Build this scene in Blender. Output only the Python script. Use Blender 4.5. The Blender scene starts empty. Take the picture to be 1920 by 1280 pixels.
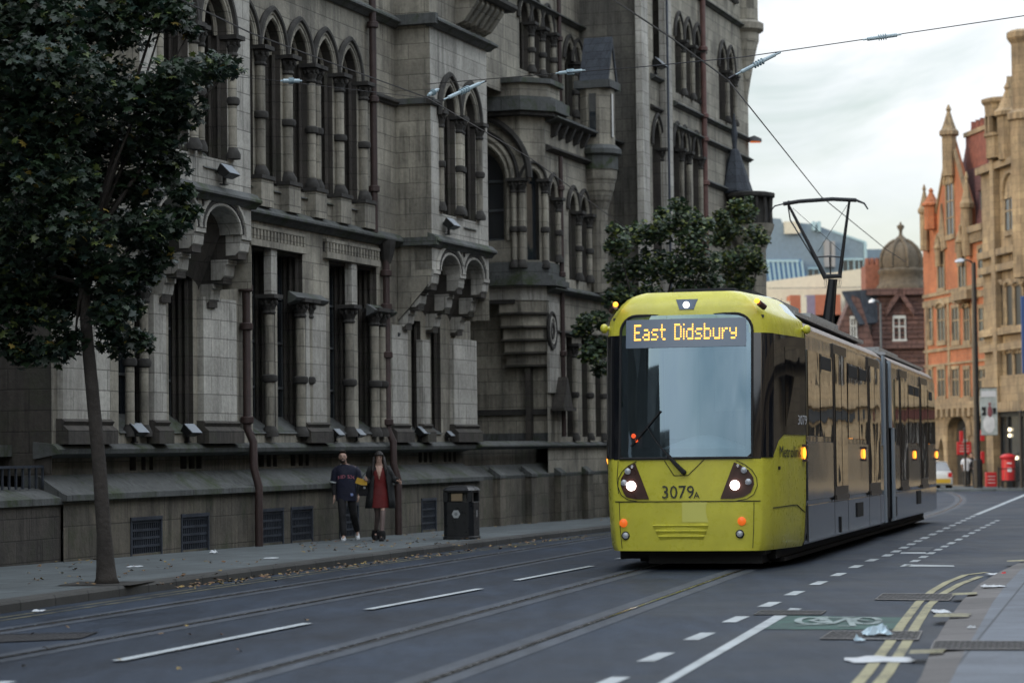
import bpy, bmesh, math, random
from mathutils import Vector, Matrix
from mathutils.geometry import tessellate_polygon
random.seed(7)
R=math.radians
sc=bpy.context.scene; COL=sc.collection
# ---------------------------------------------------------------- camera model used for surveying positions
F=4600.; H=1.65; HZ=838.; ROLL=R(0.7); PITCH=math.atan((HZ-640)/F)
FW=(0,math.cos(PITCH),math.sin(PITCH)); UP=(0,-math.sin(PITCH),math.cos(PITCH))
SLOPE=.0075
def gz(Y): return -SLOPE*(Y-17)
def ray(px,py):
    u=(px-960)/F; v=(640-py)/F; c,s=math.cos(ROLL),math.sin(ROLL)
    a=c*u+s*v; b=-s*u+c*v
    return (a+0*FW[0], FW[1]+b*UP[1], FW[2]+b*UP[2])
def G(px,py,z=0.):
    d=ray(px,py); t=(-H+17*SLOPE+z)/(d[2]+SLOPE*d[1]); return (d[0]*t,d[1]*t)
def D(px,py,Y):
    d=ray(px,py); t=Y/d[1]; return (d[0]*t,Y,H+d[2]*t)
class Frame:
    """wall frame: x along the wall, -y outwards (to its right), z up"""
    def __init__(s,ox,oy,deg,oz=0.):
        s.o=(ox,oy,oz); s.t=R(deg); s.ax=(math.sin(s.t),math.cos(s.t)); s.n=(math.cos(s.t),-math.sin(s.t))
    def W(s,px,py,d=0.):
        r=ray(px,py); t=(d+s.o[0]*s.n[0]+s.o[1]*s.n[1])/(r[0]*s.n[0]+r[1]*s.n[1])
        p=(r[0]*t-s.o[0],r[1]*t-s.o[1]); return (p[0]*s.ax[0]+p[1]*s.ax[1], H+r[2]*t-s.o[2])
    def S(s,px,py,d=0.): return s.W(px,py,d)[0]
    def root(s,name,label,cat,group=None):
        e=empty(name,s.o,math.pi/2-s.t); tag(e,label,cat,group); return e
def empty(name,loc,rz=0.):
    o=bpy.data.objects.new(name,None); o.location=loc; o.rotation_euler=(0,0,rz); o.empty_display_size=.3
    COL.objects.link(o); return o
def tag(o,label=None,cat=None,group=None,kind=None):
    if label: o['label']=label
    if cat: o['category']=cat
    if group: o['group']=group
    if kind: o['kind']=kind
    return o
def copy_tree(o,parent=None):
    c=o.copy(); COL.objects.link(c)
    if parent is not None: c.parent=parent
    for ch in list(o.children): copy_tree(ch,c)
    return c
# ---------------------------------------------------------------- mesh builder
class MB:
    def __init__(s): s.v=[]; s.f=[]; s.m=[]
    def add(s,vs,fs,m=0):
        k=len(s.v); s.v+= [tuple(p) for p in vs]; s.f+=[tuple(k+i for i in f) for f in fs]; s.m+=[m]*len(fs); return s
    def box(s,x0,x1,y0,y1,z0,z1,m=0):
        return s.add([(x0,y0,z0),(x1,y0,z0),(x1,y1,z0),(x0,y1,z0),(x0,y0,z1),(x1,y0,z1),(x1,y1,z1),(x0,y1,z1)],
            [(0,3,2,1),(4,5,6,7),(0,1,5,4),(1,2,6,5),(2,3,7,6),(3,0,4,7)],m)
    def wb(s,s0,s1,d0,d1,z0,z1,m=0):   # wall-frame box, d outwards
        return s.box(s0,s1,-max(d0,d1),-min(d0,d1),z0,z1,m)
    def extr(s,prof,s0,s1,m=0):        # profile of (d,z) swept along the wall from s0 to s1
        n=len(prof); vs=[(s0,-d,z) for d,z in prof]+[(s1,-d,z) for d,z in prof]
        fs=[(i,(i+1)%n,n+(i+1)%n,n+i) for i in range(n)]+[tuple(range(n-1,-1,-1)),tuple(range(n,2*n))]
        return s.add(vs,fs,m)
    def extrd(s,prof,d0,d1,m=0):       # profile of (s,z) swept outwards from d0 to d1
        n=len(prof); vs=[(a,-d0,z) for a,z in prof]+[(a,-d1,z) for a,z in prof]
        fs=[(i,(i+1)%n,n+(i+1)%n,n+i) for i in range(n)]
        s.add(vs,fs,m)
        for off,d in ((0,d0),(n,d1)):
            tr=tessellate_polygon([[Vector((a,0,z)) for a,z in prof]])
            s.add([(a,-d,z) for a,z in prof],tr,m)
        return s
    def prism(s,poly,z0,z1,m=0):
        n=len(poly); vs=[(x,y,z0) for x,y in poly]+[(x,y,z1) for x,y in poly]
        return s.add(vs,[(i,(i+1)%n,n+(i+1)%n,n+i) for i in range(n)]+[tuple(range(n-1,-1,-1)),tuple(range(n,2*n))],m)
    def lathe(s,prof,cx=0,cy=0,n=12,m=0,a0=0.,sx=1.):
        k=len(prof); vs=[]
        for r,z in prof:
            for i in range(n):
                a=a0+2*math.pi*i/n; vs.append((cx+r*sx*math.cos(a),cy+r*math.sin(a),z))
        fs=[(j*n+i,j*n+(i+1)%n,(j+1)*n+(i+1)%n,(j+1)*n+i) for j in range(k-1) for i in range(n)]
        fs+=[tuple(range(n-1,-1,-1)),tuple((k-1)*n+i for i in range(n))]
        return s.add(vs,fs,m)
    def tube(s,pts,r,n=6,m=0,closed=False,flat=1.):
        pts=[Vector(p) for p in pts]; rr=r if isinstance(r,(list,tuple)) else [r]*len(pts)
        vs=[]; N=len(pts); ref=None
        for i,p in enumerate(pts):
            t=(pts[min(i+1,N-1)]-pts[max(i-1,0)])
            if t.length<1e-9: t=Vector((0,0,1))
            t.normalize()
            if ref is None:
                ref=Vector((0,0,1)) if abs(t.z)<.9 else Vector((1,0,0))
            u=t.cross(ref); 
            if u.length<1e-6: u=t.cross(Vector((0,1,0)))
            u.normalize(); w=u.cross(t).normalized(); ref=w
            for k in range(n):
                a=2*math.pi*(k+.5)/n; vs.append(p+u*math.cos(a)*rr[i]+w*math.sin(a)*rr[i]*flat)
        fs=[(j*n+k,j*n+(k+1)%n,(j+1)*n+(k+1)%n,(j+1)*n+k) for j in range(N-1) for k in range(n)]
        fs+=[tuple(range(n-1,-1,-1)),tuple((N-1)*n+k for k in range(n))]
        return s.add(vs,fs,m)
    def loft(s,rings,m=0,cap0=True,cap1=True,closed=True):
        n=len(rings[0]); vs=[p for r in rings for p in r]; L=n if closed else n-1
        fs=[(j*n+i,j*n+(i+1)%n,(j+1)*n+(i+1)%n,(j+1)*n+i) for j in range(len(rings)-1) for i in range(L)]
        if cap0: fs.append(tuple(range(n-1,-1,-1)))
        if cap1: fs.append(tuple((len(rings)-1)*n+i for i in range(n)))
        return s.add(vs,fs,m)
    def ball(s,c,r,m=0,n=10,k=7,cut=None):
        if not isinstance(r,(tuple,list)): r=(r,r,r)
        vs=[];fs=[]
        for j in range(k+1):
            t=math.pi*j/k
            for i in range(n):
                a=2*math.pi*i/n; vs.append((c[0]+r[0]*math.sin(t)*math.cos(a),c[1]+r[1]*math.sin(t)*math.sin(a),c[2]+r[2]*math.cos(t)))
        for j in range(k):
            for i in range(n):
                q=(j*n+i,j*n+(i+1)%n,(j+1)*n+(i+1)%n,(j+1)*n+i)
                if cut is None or all(cut(vs[x]) for x in q): fs.append(q)
        return s.add(vs,fs,m)
    def split(s,name,mats,parent=None,**k):
        # one object for every loose piece of the mesh
        p=list(range(len(s.v)))
        def f(a):
            while p[a]!=a: p[a]=p[p[a]]; a=p[a]
            return a
        key={}
        for i,v in enumerate(s.v):
            q=(round(v[0],4),round(v[1],4),round(v[2],4))
            if q in key: p[f(i)]=f(key[q])
            else: key[q]=i
        for fc in s.f:
            for a in fc[1:]: p[f(a)]=f(fc[0])
        grp={}
        for fi,fc in enumerate(s.f): grp.setdefault(f(fc[0]),[]).append(fi)
        out=[]
        for g in grp.values():
            m=MB(); mp={}
            for fi in g:
                for a in s.f[fi]:
                    if a not in mp: mp[a]=len(m.v); m.v.append(s.v[a])
                m.f.append(tuple(mp[a] for a in s.f[fi])); m.m.append(s.m[fi])
            out.append(m.build(name,mats,parent,**k))
        return out
    def build(s,name,mats,parent=None,smooth=False,norm=True,bevel=0.,merge=True,auto=None):
        me=bpy.data.meshes.new(name); me.from_pydata(s.v,[],s.f)
        if not isinstance(mats,(list,tuple)): mats=[mats]
        for m in mats: me.materials.append(m)
        for p,mi in zip(me.polygons,s.m): p.material_index=mi
        if norm or merge:
            b=bmesh.new(); b.from_mesh(me)
            if merge: bmesh.ops.remove_doubles(b,verts=b.verts,dist=1e-5)
            if norm: bmesh.ops.recalc_face_normals(b,faces=b.faces)
            b.to_mesh(me); b.free()
        if smooth: 
            for p in me.polygons: p.use_smooth=True
            if auto is not None:
                try: me.set_sharp_from_angle(angle=R(auto))
                except Exception: pass
        o=bpy.data.objects.new(name,me); COL.objects.link(o)
        if parent is not None: o.parent=parent
        if bevel:
            md=o.modifiers.new('Bevel','BEVEL'); md.width=bevel; md.segments=1; md.limit_method='ANGLE'
        return o
def mesh_text(txt,size,name,m,parent=None,depth=.002,align='LEFT',sx=1.):
    cu=bpy.data.curves.new(name,'FONT'); cu.body=txt; cu.size=size; cu.extrude=depth; cu.align_x=align
    cu.resolution_u=2
    o=bpy.data.objects.new(name,cu); COL.objects.link(o)
    bpy.context.view_layer.update(); dg=bpy.context.evaluated_depsgraph_get()
    me=bpy.data.meshes.new_from_object(o.evaluated_get(dg)); me.name=name
    bpy.data.objects.remove(o); me.materials.clear(); me.materials.append(m)
    if sx!=1.: me.transform(Matrix.Diagonal((sx,1,1,1)))
    q=bpy.data.objects.new(name,me); COL.objects.link(q)
    if parent is not None: q.parent=parent
    return q
# ---------------------------------------------------------------- materials
def newmat(name):
    m=bpy.data.materials.new(name); m.use_nodes=True; nt=m.node_tree; b=nt.nodes['Principled BSDF']; return m,nt,b
def N(nt,t,**k):
    n=nt.nodes.new(t)
    for a,v in k.items(): setattr(n,a,v)
    return n
def ramp(nt,fac,stops):
    r=N(nt,'ShaderNodeValToRGB'); el=r.color_ramp.elements
    while len(el)<len(stops): el.new(.5)
    for e,(p,c) in zip(el,stops): e.position=p; e.color=(c[0],c[1],c[2],1) if not isinstance(c,(int,float)) else (c,c,c,1)
    nt.links.new(fac,r.inputs[0]); return r.outputs[0]
def mix(nt,a,b,fac,mode='MIX'):
    x=N(nt,'ShaderNodeMix',data_type='RGBA',blend_type=mode)
    for sock,v in ((x.inputs[0],fac),(x.inputs[6],a),(x.inputs[7],b)):
        if hasattr(v,'is_linked') or hasattr(v,'links'): nt.links.new(v,sock)
        elif isinstance(v,(int,float)): sock.default_value=v
        else: sock.default_value=(v[0],v[1],v[2],1)
    return x.outputs[2]
def noise(nt,vec,scale,detail=4,rough=.6,dist=0.,sz=None):
    n=N(nt,'ShaderNodeTexNoise'); n.inputs['Scale'].default_value=scale; n.inputs['Detail'].default_value=detail
    n.inputs['Roughness'].default_value=rough; n.inputs['Distortion'].default_value=dist
    if sz is not None:
        mp=N(nt,'ShaderNodeMapping'); mp.inputs['Scale'].default_value=sz; nt.links.new(vec,mp.inputs[0]); vec=mp.outputs[0]
    nt.links.new(vec,n.inputs['Vector']); return n.outputs['Fac']
def plain(name,col,rough=.6,metal=0.,ior=1.5,emis=None,es=0.,var=0.,bump=0.,bs=30.,coat=0.):
    m,nt,b=newmat(name); b.inputs['Base Color'].default_value=(*col,1); b.inputs['Roughness'].default_value=rough
    b.inputs['Metallic'].default_value=metal; b.inputs['IOR'].default_value=ior
    if coat: b.inputs['Coat Weight'].default_value=coat; b.inputs['Coat Roughness'].default_value=.05
    if emis: b.inputs['Emission Color'].default_value=(*emis,1); b.inputs['Emission Strength'].default_value=es
    if var or bump:
        tc=N(nt,'ShaderNodeTexCoord').outputs['Object']
        if var:
            f=noise(nt,tc,3.,6,.65); c=ramp(nt,f,[(.3,[v*(1-var) for v in col]),(.7,[min(1,v*(1+var)) for v in col])])
            nt.links.new(c,b.inputs['Base Color'])
            rr=ramp(nt,noise(nt,tc,9.,4),[(.3,max(.02,rough-.12)),(.7,min(1,rough+.12))]); nt.links.new(rr,b.inputs['Roughness'])
        if bump:
            f=noise(nt,tc,bs,5,.6); bp=N(nt,'ShaderNodeBump'); bp.inputs['Strength'].default_value=bump; bp.inputs['Distance'].default_value=.02
            nt.links.new(f,bp.inputs['Height']); nt.links.new(bp.outputs[0],b.inputs['Normal'])
    return m
def masonry(name,c1,c2,soot,amt=.5,bw=.75,bh=.33,mort=.012,mortc=None,bump=.5,moss=0.,streak=True):
    m,nt,b=newmat(name); tc=N(nt,'ShaderNodeTexCoord').outputs['Object']
    sp=N(nt,'ShaderNodeSeparateXYZ'); nt.links.new(tc,sp.inputs[0])
    ad=N(nt,'ShaderNodeMath',operation='ADD'); nt.links.new(sp.outputs[0],ad.inputs[0]); nt.links.new(sp.outputs[1],ad.inputs[1])
    cb=N(nt,'ShaderNodeCombineXYZ'); nt.links.new(ad.outputs[0],cb.inputs[0]); nt.links.new(sp.outputs[2],cb.inputs[1])
    br=N(nt,'ShaderNodeTexBrick'); br.offset=.5; br.inputs['Scale'].default_value=1.; br.inputs['Brick Width'].default_value=bw
    br.inputs['Row Height'].default_value=bh; br.inputs['Mortar Size'].default_value=mort; br.inputs['Mortar Smooth'].default_value=.4
    br.inputs['Bias'].default_value=0.
    br.inputs['Color1'].default_value=(*c1,1); br.inputs['Color2'].default_value=(*c2,1)
    mc=mortc or [v*.45 for v in c1]; br.inputs['Mortar'].default_value=(*mc,1); nt.links.new(cb.outputs[0],br.inputs['Vector'])
    col=br.outputs['Color']
    f1=noise(nt,tc,.55,5,.65,.6); f2=noise(nt,tc,1.2,6,.7,.3,sz=(1.6,1.6,.28)); f3=noise(nt,tc,14.,4,.6)
    s1=ramp(nt,f1,[(.38,0.),(.68,1.)]); s2=ramp(nt,f2,[(.45,0.),(.72,1.)])
    ms=mix(nt,s1,s2,.55 if streak else .1); 
    mu=N(nt,'ShaderNodeMath',operation='MULTIPLY'); nt.links.new(ms,mu.inputs[0]); mu.inputs[1].default_value=amt*1.5; mu.use_clamp=True
    col=mix(nt,col,soot,mu.outputs[0])
    f4=noise(nt,tc,1.,5,.75,.2,sz=(7,7,.35)); f5=noise(nt,tc,.9,4,.6,.3)
    g4=ramp(nt,f4,[(.36,.50),(.55,1.08)]); m5=ramp(nt,f5,[(.42,0.),(.60,1.)]); col=mix(nt,col,mix(nt,col,g4,1.,'MULTIPLY'),m5) if streak else col
    g6=ramp(nt,noise(nt,tc,.7,3,.5),[(.50,1.),(.70,1.28)]); col=mix(nt,col,g6,1.,'MULTIPLY')
    g=ramp(nt,f3,[(.25,.78),(.75,1.2)]); col=mix(nt,col,g,.8,'MULTIPLY')
    if moss:
        fm=ramp(nt,noise(nt,tc,1.5,6,.7,.5),[(.5,0.),(.66,moss)]); col=mix(nt,col,(.035,.05,.018),fm)
    nt.links.new(col,b.inputs['Base Color']); b.inputs['Roughness'].default_value=.9
    h=mix(nt,br.outputs['Fac'],(0,0,0),0.); iv=N(nt,'ShaderNodeMath',operation='MULTIPLY_ADD'); nt.links.new(br.outputs['Fac'],iv.inputs[0]); iv.inputs[1].default_value=-.6
    nt.links.new(f3,iv.inputs[2]); bp=N(nt,'ShaderNodeBump'); bp.inputs['Strength'].default_value=bump; bp.inputs['Distance'].default_value=.02
    nt.links.new(iv.outputs[0],bp.inputs['Height']); nt.links.new(bp.outputs[0],b.inputs['Normal'])
    return m
def glassmat(name,col=(.01,.012,.014),ior=1.7,rough=.06,wav=.12,ws=2.):
    m,nt,b=newmat(name); b.inputs['Base Color'].default_value=(*col,1); b.inputs['IOR'].default_value=ior; b.inputs['Roughness'].default_value=rough
    if wav:
        tc=N(nt,'ShaderNodeTexCoord').outputs['Object']; f=noise(nt,tc,ws,1,.4); bp=N(nt,'ShaderNodeBump'); bp.inputs['Strength'].default_value=wav; bp.inputs['Distance'].default_value=.05
        nt.links.new(f,bp.inputs['Height']); nt.links.new(bp.outputs[0],b.inputs['Normal'])
    return m
STN=masonry('sandstone',(.38,.355,.29),(.265,.245,.20),(.05,.048,.044),.64)
STP=masonry('pale_sandstone',(.49,.475,.43),(.36,.35,.315),(.14,.13,.115),.5)
STD=masonry('soot_and_shade_sandstone',(.075,.066,.056),(.055,.049,.043),(.025,.023,.022),.6,moss=.3)  # soot tone; also darkens recessed walls to stand in for their shade
STB=masonry('base_sandstone',(.16,.14,.11),(.11,.10,.08),(.03,.028,.024),.8,bw=1.3,bh=.5,moss=.45)  # base colour darkened to paint in the dimness along the wall foot
STM=masonry('weathered_ledge_stone',(.10,.105,.105),(.08,.085,.085),(.02,.024,.018),.4,bw=1.4,bh=2.,moss=.95)
SOOT=plain('soot_stone',(.036,.034,.031),.92,var=.5,bump=.5,bs=12.)
GLS=glassmat('dark_window_glass',(.022,.028,.034),2.4,.06,.25,1.2)
IRON=plain('dark_iron',(.065,.075,.095),.5,.6,var=.3)
PIPE=plain('red_brown_pipe',(.04,.023,.021),.55,var=.3)
LEAD=plain('lead_frame',(.09,.10,.105),.6,var=.2)
SLATE=masonry('roof_slate',(.06,.07,.085),(.045,.052,.065),(.02,.024,.03),.4,bw=.3,bh=.22,mort=.01)
BLK=plain('black_paint',(.012,.013,.015),.35,var=.2)
WHT=plain('white_plastic',(.7,.72,.74),.5)
SUN_EL=16; SUN_AZ=243; SUN_E=.7; EXPO=0.38; CLOUDR=[(.38,0.),(.54,1.)]; CLOUD_D=(.93,.97,1.02); CLOUD_L=(1.01,1.04,1.06); CLOUD_S=8.2; SKY_S=1.15; LOWC=.35; ZEN=3.0
# ================================================================ TOWN BUILDING
T=Frame(-6.30,40.08,19.)
TH=T.root('gothic_building','long sooty sandstone gothic building with arcades of arched windows, behind the left pavement','building')
D0=-.20; DB=.60
def arch_pts(sc_,hw,zs,c,off=0.,n=9):
    r=hw+c+off; a1=math.acos(max(-1,min(1,c/r))) if c>0 else math.pi/2
    L=[(sc_+c-r*math.cos(a1*i/n), zs+r*math.sin(a1*i/n)) for i in range(n+1)]
    Rr=[(2*sc_-x,z) for x,z in reversed(L)]
    return L+Rr[1:] if c>1e-6 else L+Rr[1:]
def outline(op,off=0.):
    k,s_,hw,z0,zt=op[:5]
    if k=='flat': return [(s_-hw-off,z0)]+[(s_-(hw+off)*math.cos(math.pi*i/16),zt+(hw*.45+off)*math.sin(math.pi*i/16)) for i in range(17)]+[(s_+hw+off,z0)]
    if k=='rect': return [(s_-hw-off,z0-off),(s_+hw+off,z0-off),(s_+hw+off,zt+off),(s_-hw-off,zt+off)]
    if k=='slit': return [(s_-hw-off,z0),(s_+hw+off,z0),(s_+hw+off,zt+off),(s_-hw-off,zt+off)]
    c={'point':.55,'lancet':1.0,'round':0.,'soft':.25}[k]*hw
    return [(s_-hw-off,z0)]+arch_pts(s_,hw,zt,c,off)+[(s_+hw+off,z0)]
def panel(mb,s0,s1,z0,z1,d,ops,depth=.4,m=0,mr=1):
    loops=[[(s0,z0),(s1,z0),(s1,z1),(s0,z1)]]+[outline(o) for o in ops]
    tr=tessellate_polygon([[Vector((a,z,0)) for a,z in l] for l in loops])
    flat=[p for l in loops for p in l]
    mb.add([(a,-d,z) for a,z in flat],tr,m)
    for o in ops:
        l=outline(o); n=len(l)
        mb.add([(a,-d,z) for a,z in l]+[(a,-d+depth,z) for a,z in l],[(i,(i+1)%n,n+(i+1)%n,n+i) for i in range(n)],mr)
def hood(mb,op,d,off=.16,r=.05,m=0,n=6,drop=0.):
    k,s_,hw,z0,zt=op[:5]; c={'point':.55,'lancet':1.0,'round':0.,'soft':.25,'flat':0.}[k]*hw
    p=arch_pts(s_,hw,zt,c,off,12) if k!='flat' else outline(op,off)[1:-1]
    if drop: p=[(p[0][0],zt-drop)]+p+[(p[-1][0],zt-drop)]
    mb.tube([(a,-d,z) for a,z in p],r,n,m)
def column(root,s,d,z0,z1,r=.085,rings=(.5,),cap=.34,name='column',mats=None,n=10,capname='capital',blocky=.0):
    m=MB(); zc=z1-cap
    pr=[(r*1.7,z0),(r*1.7,z0+.08),(r*1.35,z0+.14),(r,z0+.2)]
    L=zc-z0-.2
    for q in rings:
        z=z0+.2+L*q; pr+=[(r,z-.07),(r*1.45,z-.05),(r*1.55,z),(r*1.45,z+.05),(r,z+.07)]
    pr+=[(r,zc)]
    m.lathe(pr[:4],s,-d,n,1)
    i=3
    # shaft in stone, rings in soot
    segs=[]; cur=[pr[3]]
    for p in pr[4:]:
        cur.append(p)
    m.lathe(pr[3:],s,-d,n,0)
    for q in rings:
        z=z0+.2+L*q; m.lathe([(r*1.1,z-.075),(r*1.5,z-.055),(r*1.62,z),(r*1.5,z+.055),(r*1.1,z+.075)],s,-d,n,1)
    o=m.build(name,mats or [STN,SOOT],root,smooth=True,auto=40)
    k=MB(); k.lathe([(r*1.1,zc-.03),(r*1.35,zc),(r*1.1,zc+.05),(r*1.5,zc+.14),(r*1.25,zc+.17),(r*1.9,zc+cap*.72),(r*1.6,zc+cap*.76)],s,-d,10,0)
    for a in range(8):
        t=a*math.pi/4; k.ball((s+r*1.55*math.cos(t),-d+r*1.55*math.sin(t),zc+cap*.55),(r*.38,r*.38,r*.55),0,6,4)
    k.box(s-r*2.1,s+r*2.1,-d-r*2.1,-d+r*2.1,z1-cap*.22,z1,0)
    k.build(capname,[SOOT],o)
    return o
def glaze(root,op,d,depth=.42,bars=1,name='window',mat=None):
    m=MB(); l=outline(op,-.0); n=len(l); y=-d+depth
    tr=tessellate_polygon([[Vector((a,z,0)) for a,z in l]]); m.add([(a,y,z) for a,z in l],tr,0)
    o=m.build(name,mat or GLS,root)
    k=MB(); s_,hw,z0=op[1],op[2],op[3]; zt=max(z for a,z in l)
    k.box(s_-.03,s_+.03,y-.05,y-.005,z0,zt-.02,0)
    H_=op[4]-z0; nb=max(2,int(H_/.8))
    for i in range(1,nb+1): k.box(s_-hw,s_+hw,y-.043,y-.007,z0+H_*i/nb-.022,z0+H_*i/nb+.022,0)
    for sg in (-1,1): k.box(s_+sg*hw-.04*(1+sg)/2*1,s_+sg*hw+.04*(1-sg)/2,y-.047,y-.006,z0,op[4],0)
    k.build('frame',LEAD,o)
    return o
wall=MB(); up=MB(); pale=MB(); dk=MB(); ledge=MB()
# ---- plinth (three set-backs) 
def plinth(s0,s1,d,vents=(),slots=()):
    m=MB()
    ops=[('rect',a,w,-.6,z) for a,w,z in vents]
    loops=[('rect',a,w,-.02-.006*a,z) for a,w,z in vents]
    panel(m,s0,s1,-.8,.95,d,loops,.25,0,1)
    return m
vents=[]; 
for a,b in ((244,303),(339,391),(487,531),(545,586),(636,672),(790,818)):
    s0=T.S(a,1000,0); s1=T.S(b,1000,0); vents.append(((s0+s1)/2,(s1-s0)/2,.56))
pm=plinth(-2.1,17.,0.,vents); pm.build('plinth_wall',[STB,SOOT],TH)
for a,w,z in vents:
    g=MB(); z0=-.1-.006*a
    for i in range(5): 
        zz=z0+(z-z0)*(i+.5)/5; g.wb(a-w,a+w,-.01,-.04,zz-.02,zz+.02,0)
    k=int(w*2/.07)
    for i in range(k): x=a-w+(i+.5)*2*w/k; g.wb(x-.012,x+.012,-.015,-.045,z0,z,0)
    g.wb(a-w,a-w+.04,.02,-.06,z0,z,0); g.wb(a+w-.04,a+w,.02,-.06,z0,z,0); g.wb(a-w,a+w,.025,-.06,z-.04,z+.02,0)
    go=g.build('window_grille',IRON,TH)
    k=MB(); k.wb(a-w-.02,a+w+.02,-.2,-.24,-.5,z+.02,0); k.build('pane',GLS,go)
# weathered slope above the plinth, slot windows, string
sl=MB(); sl.extr([(.10,.90),(.10,.99),(.02,1.02),(-.42,1.30),(-.7,1.30),(-.7,.90)],-2.16,16.95); sl.build('sloping_ledge',STM,TH)
sb=MB(); slots=[]
for a,b in ((243,255),(265,273),(280,287),(338,350),(354,365),(368,378),(485,495),(500,508),(512,519),(545,554),(560,568),(573,579),(785,791),(795,801),(805,810),(832,837),(841,846),(850,855)):
    s0=T.S(a,865,-.42); s1=T.S(b,865,-.42); slots.append(('rect',(s0+s1)/2,(s1-s0)/2,1.34,1.56))
panel(sb,-2.1,16.95,1.28,1.64,-.42,slots,.18,0,1)
sb.build('slot_course',[STB,SOOT],TH)
gb=MB()
for o in slots: gb.wb(o[1]-o[2],o[1]+o[2],-.58,-.6,o[3],o[4],0)
gb.split('slot_window',GLS,TH)
cs=MB(); cs.extr([(-.45,1.56),(-.22,1.60),(-.08,1.63),(-.06,1.70),(-.10,1.75),(-.18,1.79),(-.5,1.82),(-.5,1.56)],-2.16,17.0); cs.build('string_course',STM,TH)
# ---- main wall, ground storey
Gp=[]   # (px0,px1,py)
def oprect(p0,p1,py,d,z0,z1): 
    a=T.S(p0,py,d); b=T.S(p1,py,d); return ('rect',(a+b)/2,(b-a)/2,z0,z1)
opsG=[oprect(222,284,690,D0,1.98,4.9),oprect(316,362,690,D0,1.98,4.7),
      oprect(473,516,640,D0,1.98,5.42),oprect(520,568,640,D0,1.98,5.42),
      oprect(618,662,640,D0,1.98,5.40),oprect(671,707,640,D0,1.98,5.40),
      oprect(771,789,690,D0,1.98,4.4),oprect(808,826,690,D0,1.98,4.4)]
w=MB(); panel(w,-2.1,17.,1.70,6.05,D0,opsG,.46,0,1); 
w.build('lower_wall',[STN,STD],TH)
for o in opsG: glaze(TH,o,D0,.44)
# moulded jambs inside each opening
for o in opsG:
    jm=MB()
    for dd in (.12,.24,.36):
        for sg in (-1,1):
            x=o[1]+sg*(o[2]-.02-.05*dd); jm.tube([(x,-D0+dd,o[3]),(x,-D0+dd,o[4])],.045,6,0)
        jm.tube([(o[1]-o[2],-D0+dd,o[4]-.02),(o[1]+o[2],-D0+dd,o[4]-.02)],.04,6,0)
    jm.add([(o[1]-o[2],-D0-.04,o[3]-.02),(o[1]+o[2],-D0-.04,o[3]-.02),(o[1]+o[2],-D0+.5,o[3]+.35),(o[1]-o[2],-D0+.5,o[3]+.35)],[(0,1,2,3)],1); jm.build('window_moulding',[STD,STM],TH)
    #
# projecting piers in paler stone
def pier(p0,p1,py,z0,z1,d=D0,pr=.10,nm='pier',mat=None):
    a=T.S(p0,py,d+pr); b=T.S(p1,py,d+pr); m=MB(); m.wb(a,b,d-.05,d+pr,z0+.35,z1,0)
    m.extr([(d,z0),(d+pr+.12,z0),(d+pr+.12,z0+.22),(d+pr+.02,z0+.3),(d+pr+.06,z0+.36),(d+pr,z0+.4),(d,z0+.4)],a-.05,b+.05,1)
    return m.build(nm,[mat or STP,STD],TH)
pier(118,206,690,1.78,5.0); pier(289,312,690,1.78,4.3,pr=.12); pier(382,444,690,1.78,4.35,pr=.12); pier(574,612,690,1.78,4.45)
pier(736,765,690,1.78,4.25,pr=.08); pier(793,806,690,1.78,4.0,pr=.1); pier(851,894,690,1.78,4.1,pr=.1)
# columns of the ground windows
for px in (243,270): column(TH,T.S(px,690,D0+.02),D0+.02,1.9,4.5,.08,(.5,))
for px in (505,563,577,655,702,716): column(TH,T.S(px,640,D0+.03),D0+.03,1.9,4.55,.095,(.42,))
# upper shafts above the capitals
us=MB()
for px in (505,655): 
    a=T.S(px+8,500,D0+.04); us.wb(a-.13,a+.13,D0-.1,D0+.05,4.56,5.44,0)
us.split('mullion_block',[STP],TH)
ml=MB()
for p0,p1,py,z in ((553,614,560,4.55),(700,742,640,4.5)):
    a=T.S(p0,py,D0+.15);b=T.S(p1,py,D0+.15); ml.extr([(D0,z-.12),(D0+.16,z-.05),(D0+.2,z),(D0+.02,z+.12),(D0,z+.12)],a,b)
a=T.S(690,640,D0+.1); ml.extr([(D0,4.0),(D0+.1,4.02),(D0+.12,4.08),(D0,4.14)],T.S(742,640,D0),12.3)
ml.split('impost_ledge',STM,TH)
# lintels with dentils
for p0,p1,py in ((470,576,445),(614,714,480)):
    ln=MB(); a=T.S(p0,py,D0+.1);b=T.S(p1,py,D0+.1)
    ln.wb(a,b,D0-.05,D0+.10,5.42,5.54,0); ln.wb(a,b,D0-.05,D0+.03,5.54,5.74,1); ln.wb(a,b,D0-.05,D0+.09,5.74,5.80,0)
    k=int((b-a)/.15)
    for i in range(k): x=a+(i+.5)*(b-a)/k; ln.wb(x-.04,x+.04,D0+.02,D0+.085,5.55,5.73,0)
    ln.build('lintel',[STN,SOOT],TH)
# string at first floor
def string(z,s0,s1,d,h=.16,p=.22,mat=None,name='string_course'):
    m=MB(); m.extr([(d-.06,z-h),(d+.05,z-h),(d+p*.6,z-h*.55),(d+p,z-h*.3),(d+p,z),(d+p*.4,z+h*.7),(d-.06,z+h)],s0,s1); return m.build(name,mat or STM,TH)
B1=(T.S(262,200,DB),T.S(469,200,DB)); B2=(T.S(808,300,DB),T.S(914,300,DB))
string(6.05,-2.1,B1[0],D0); string(6.05,B1[1]-.2,B2[0],D0); string(6.05,B2[1]-.2,17.0,D0)
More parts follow.
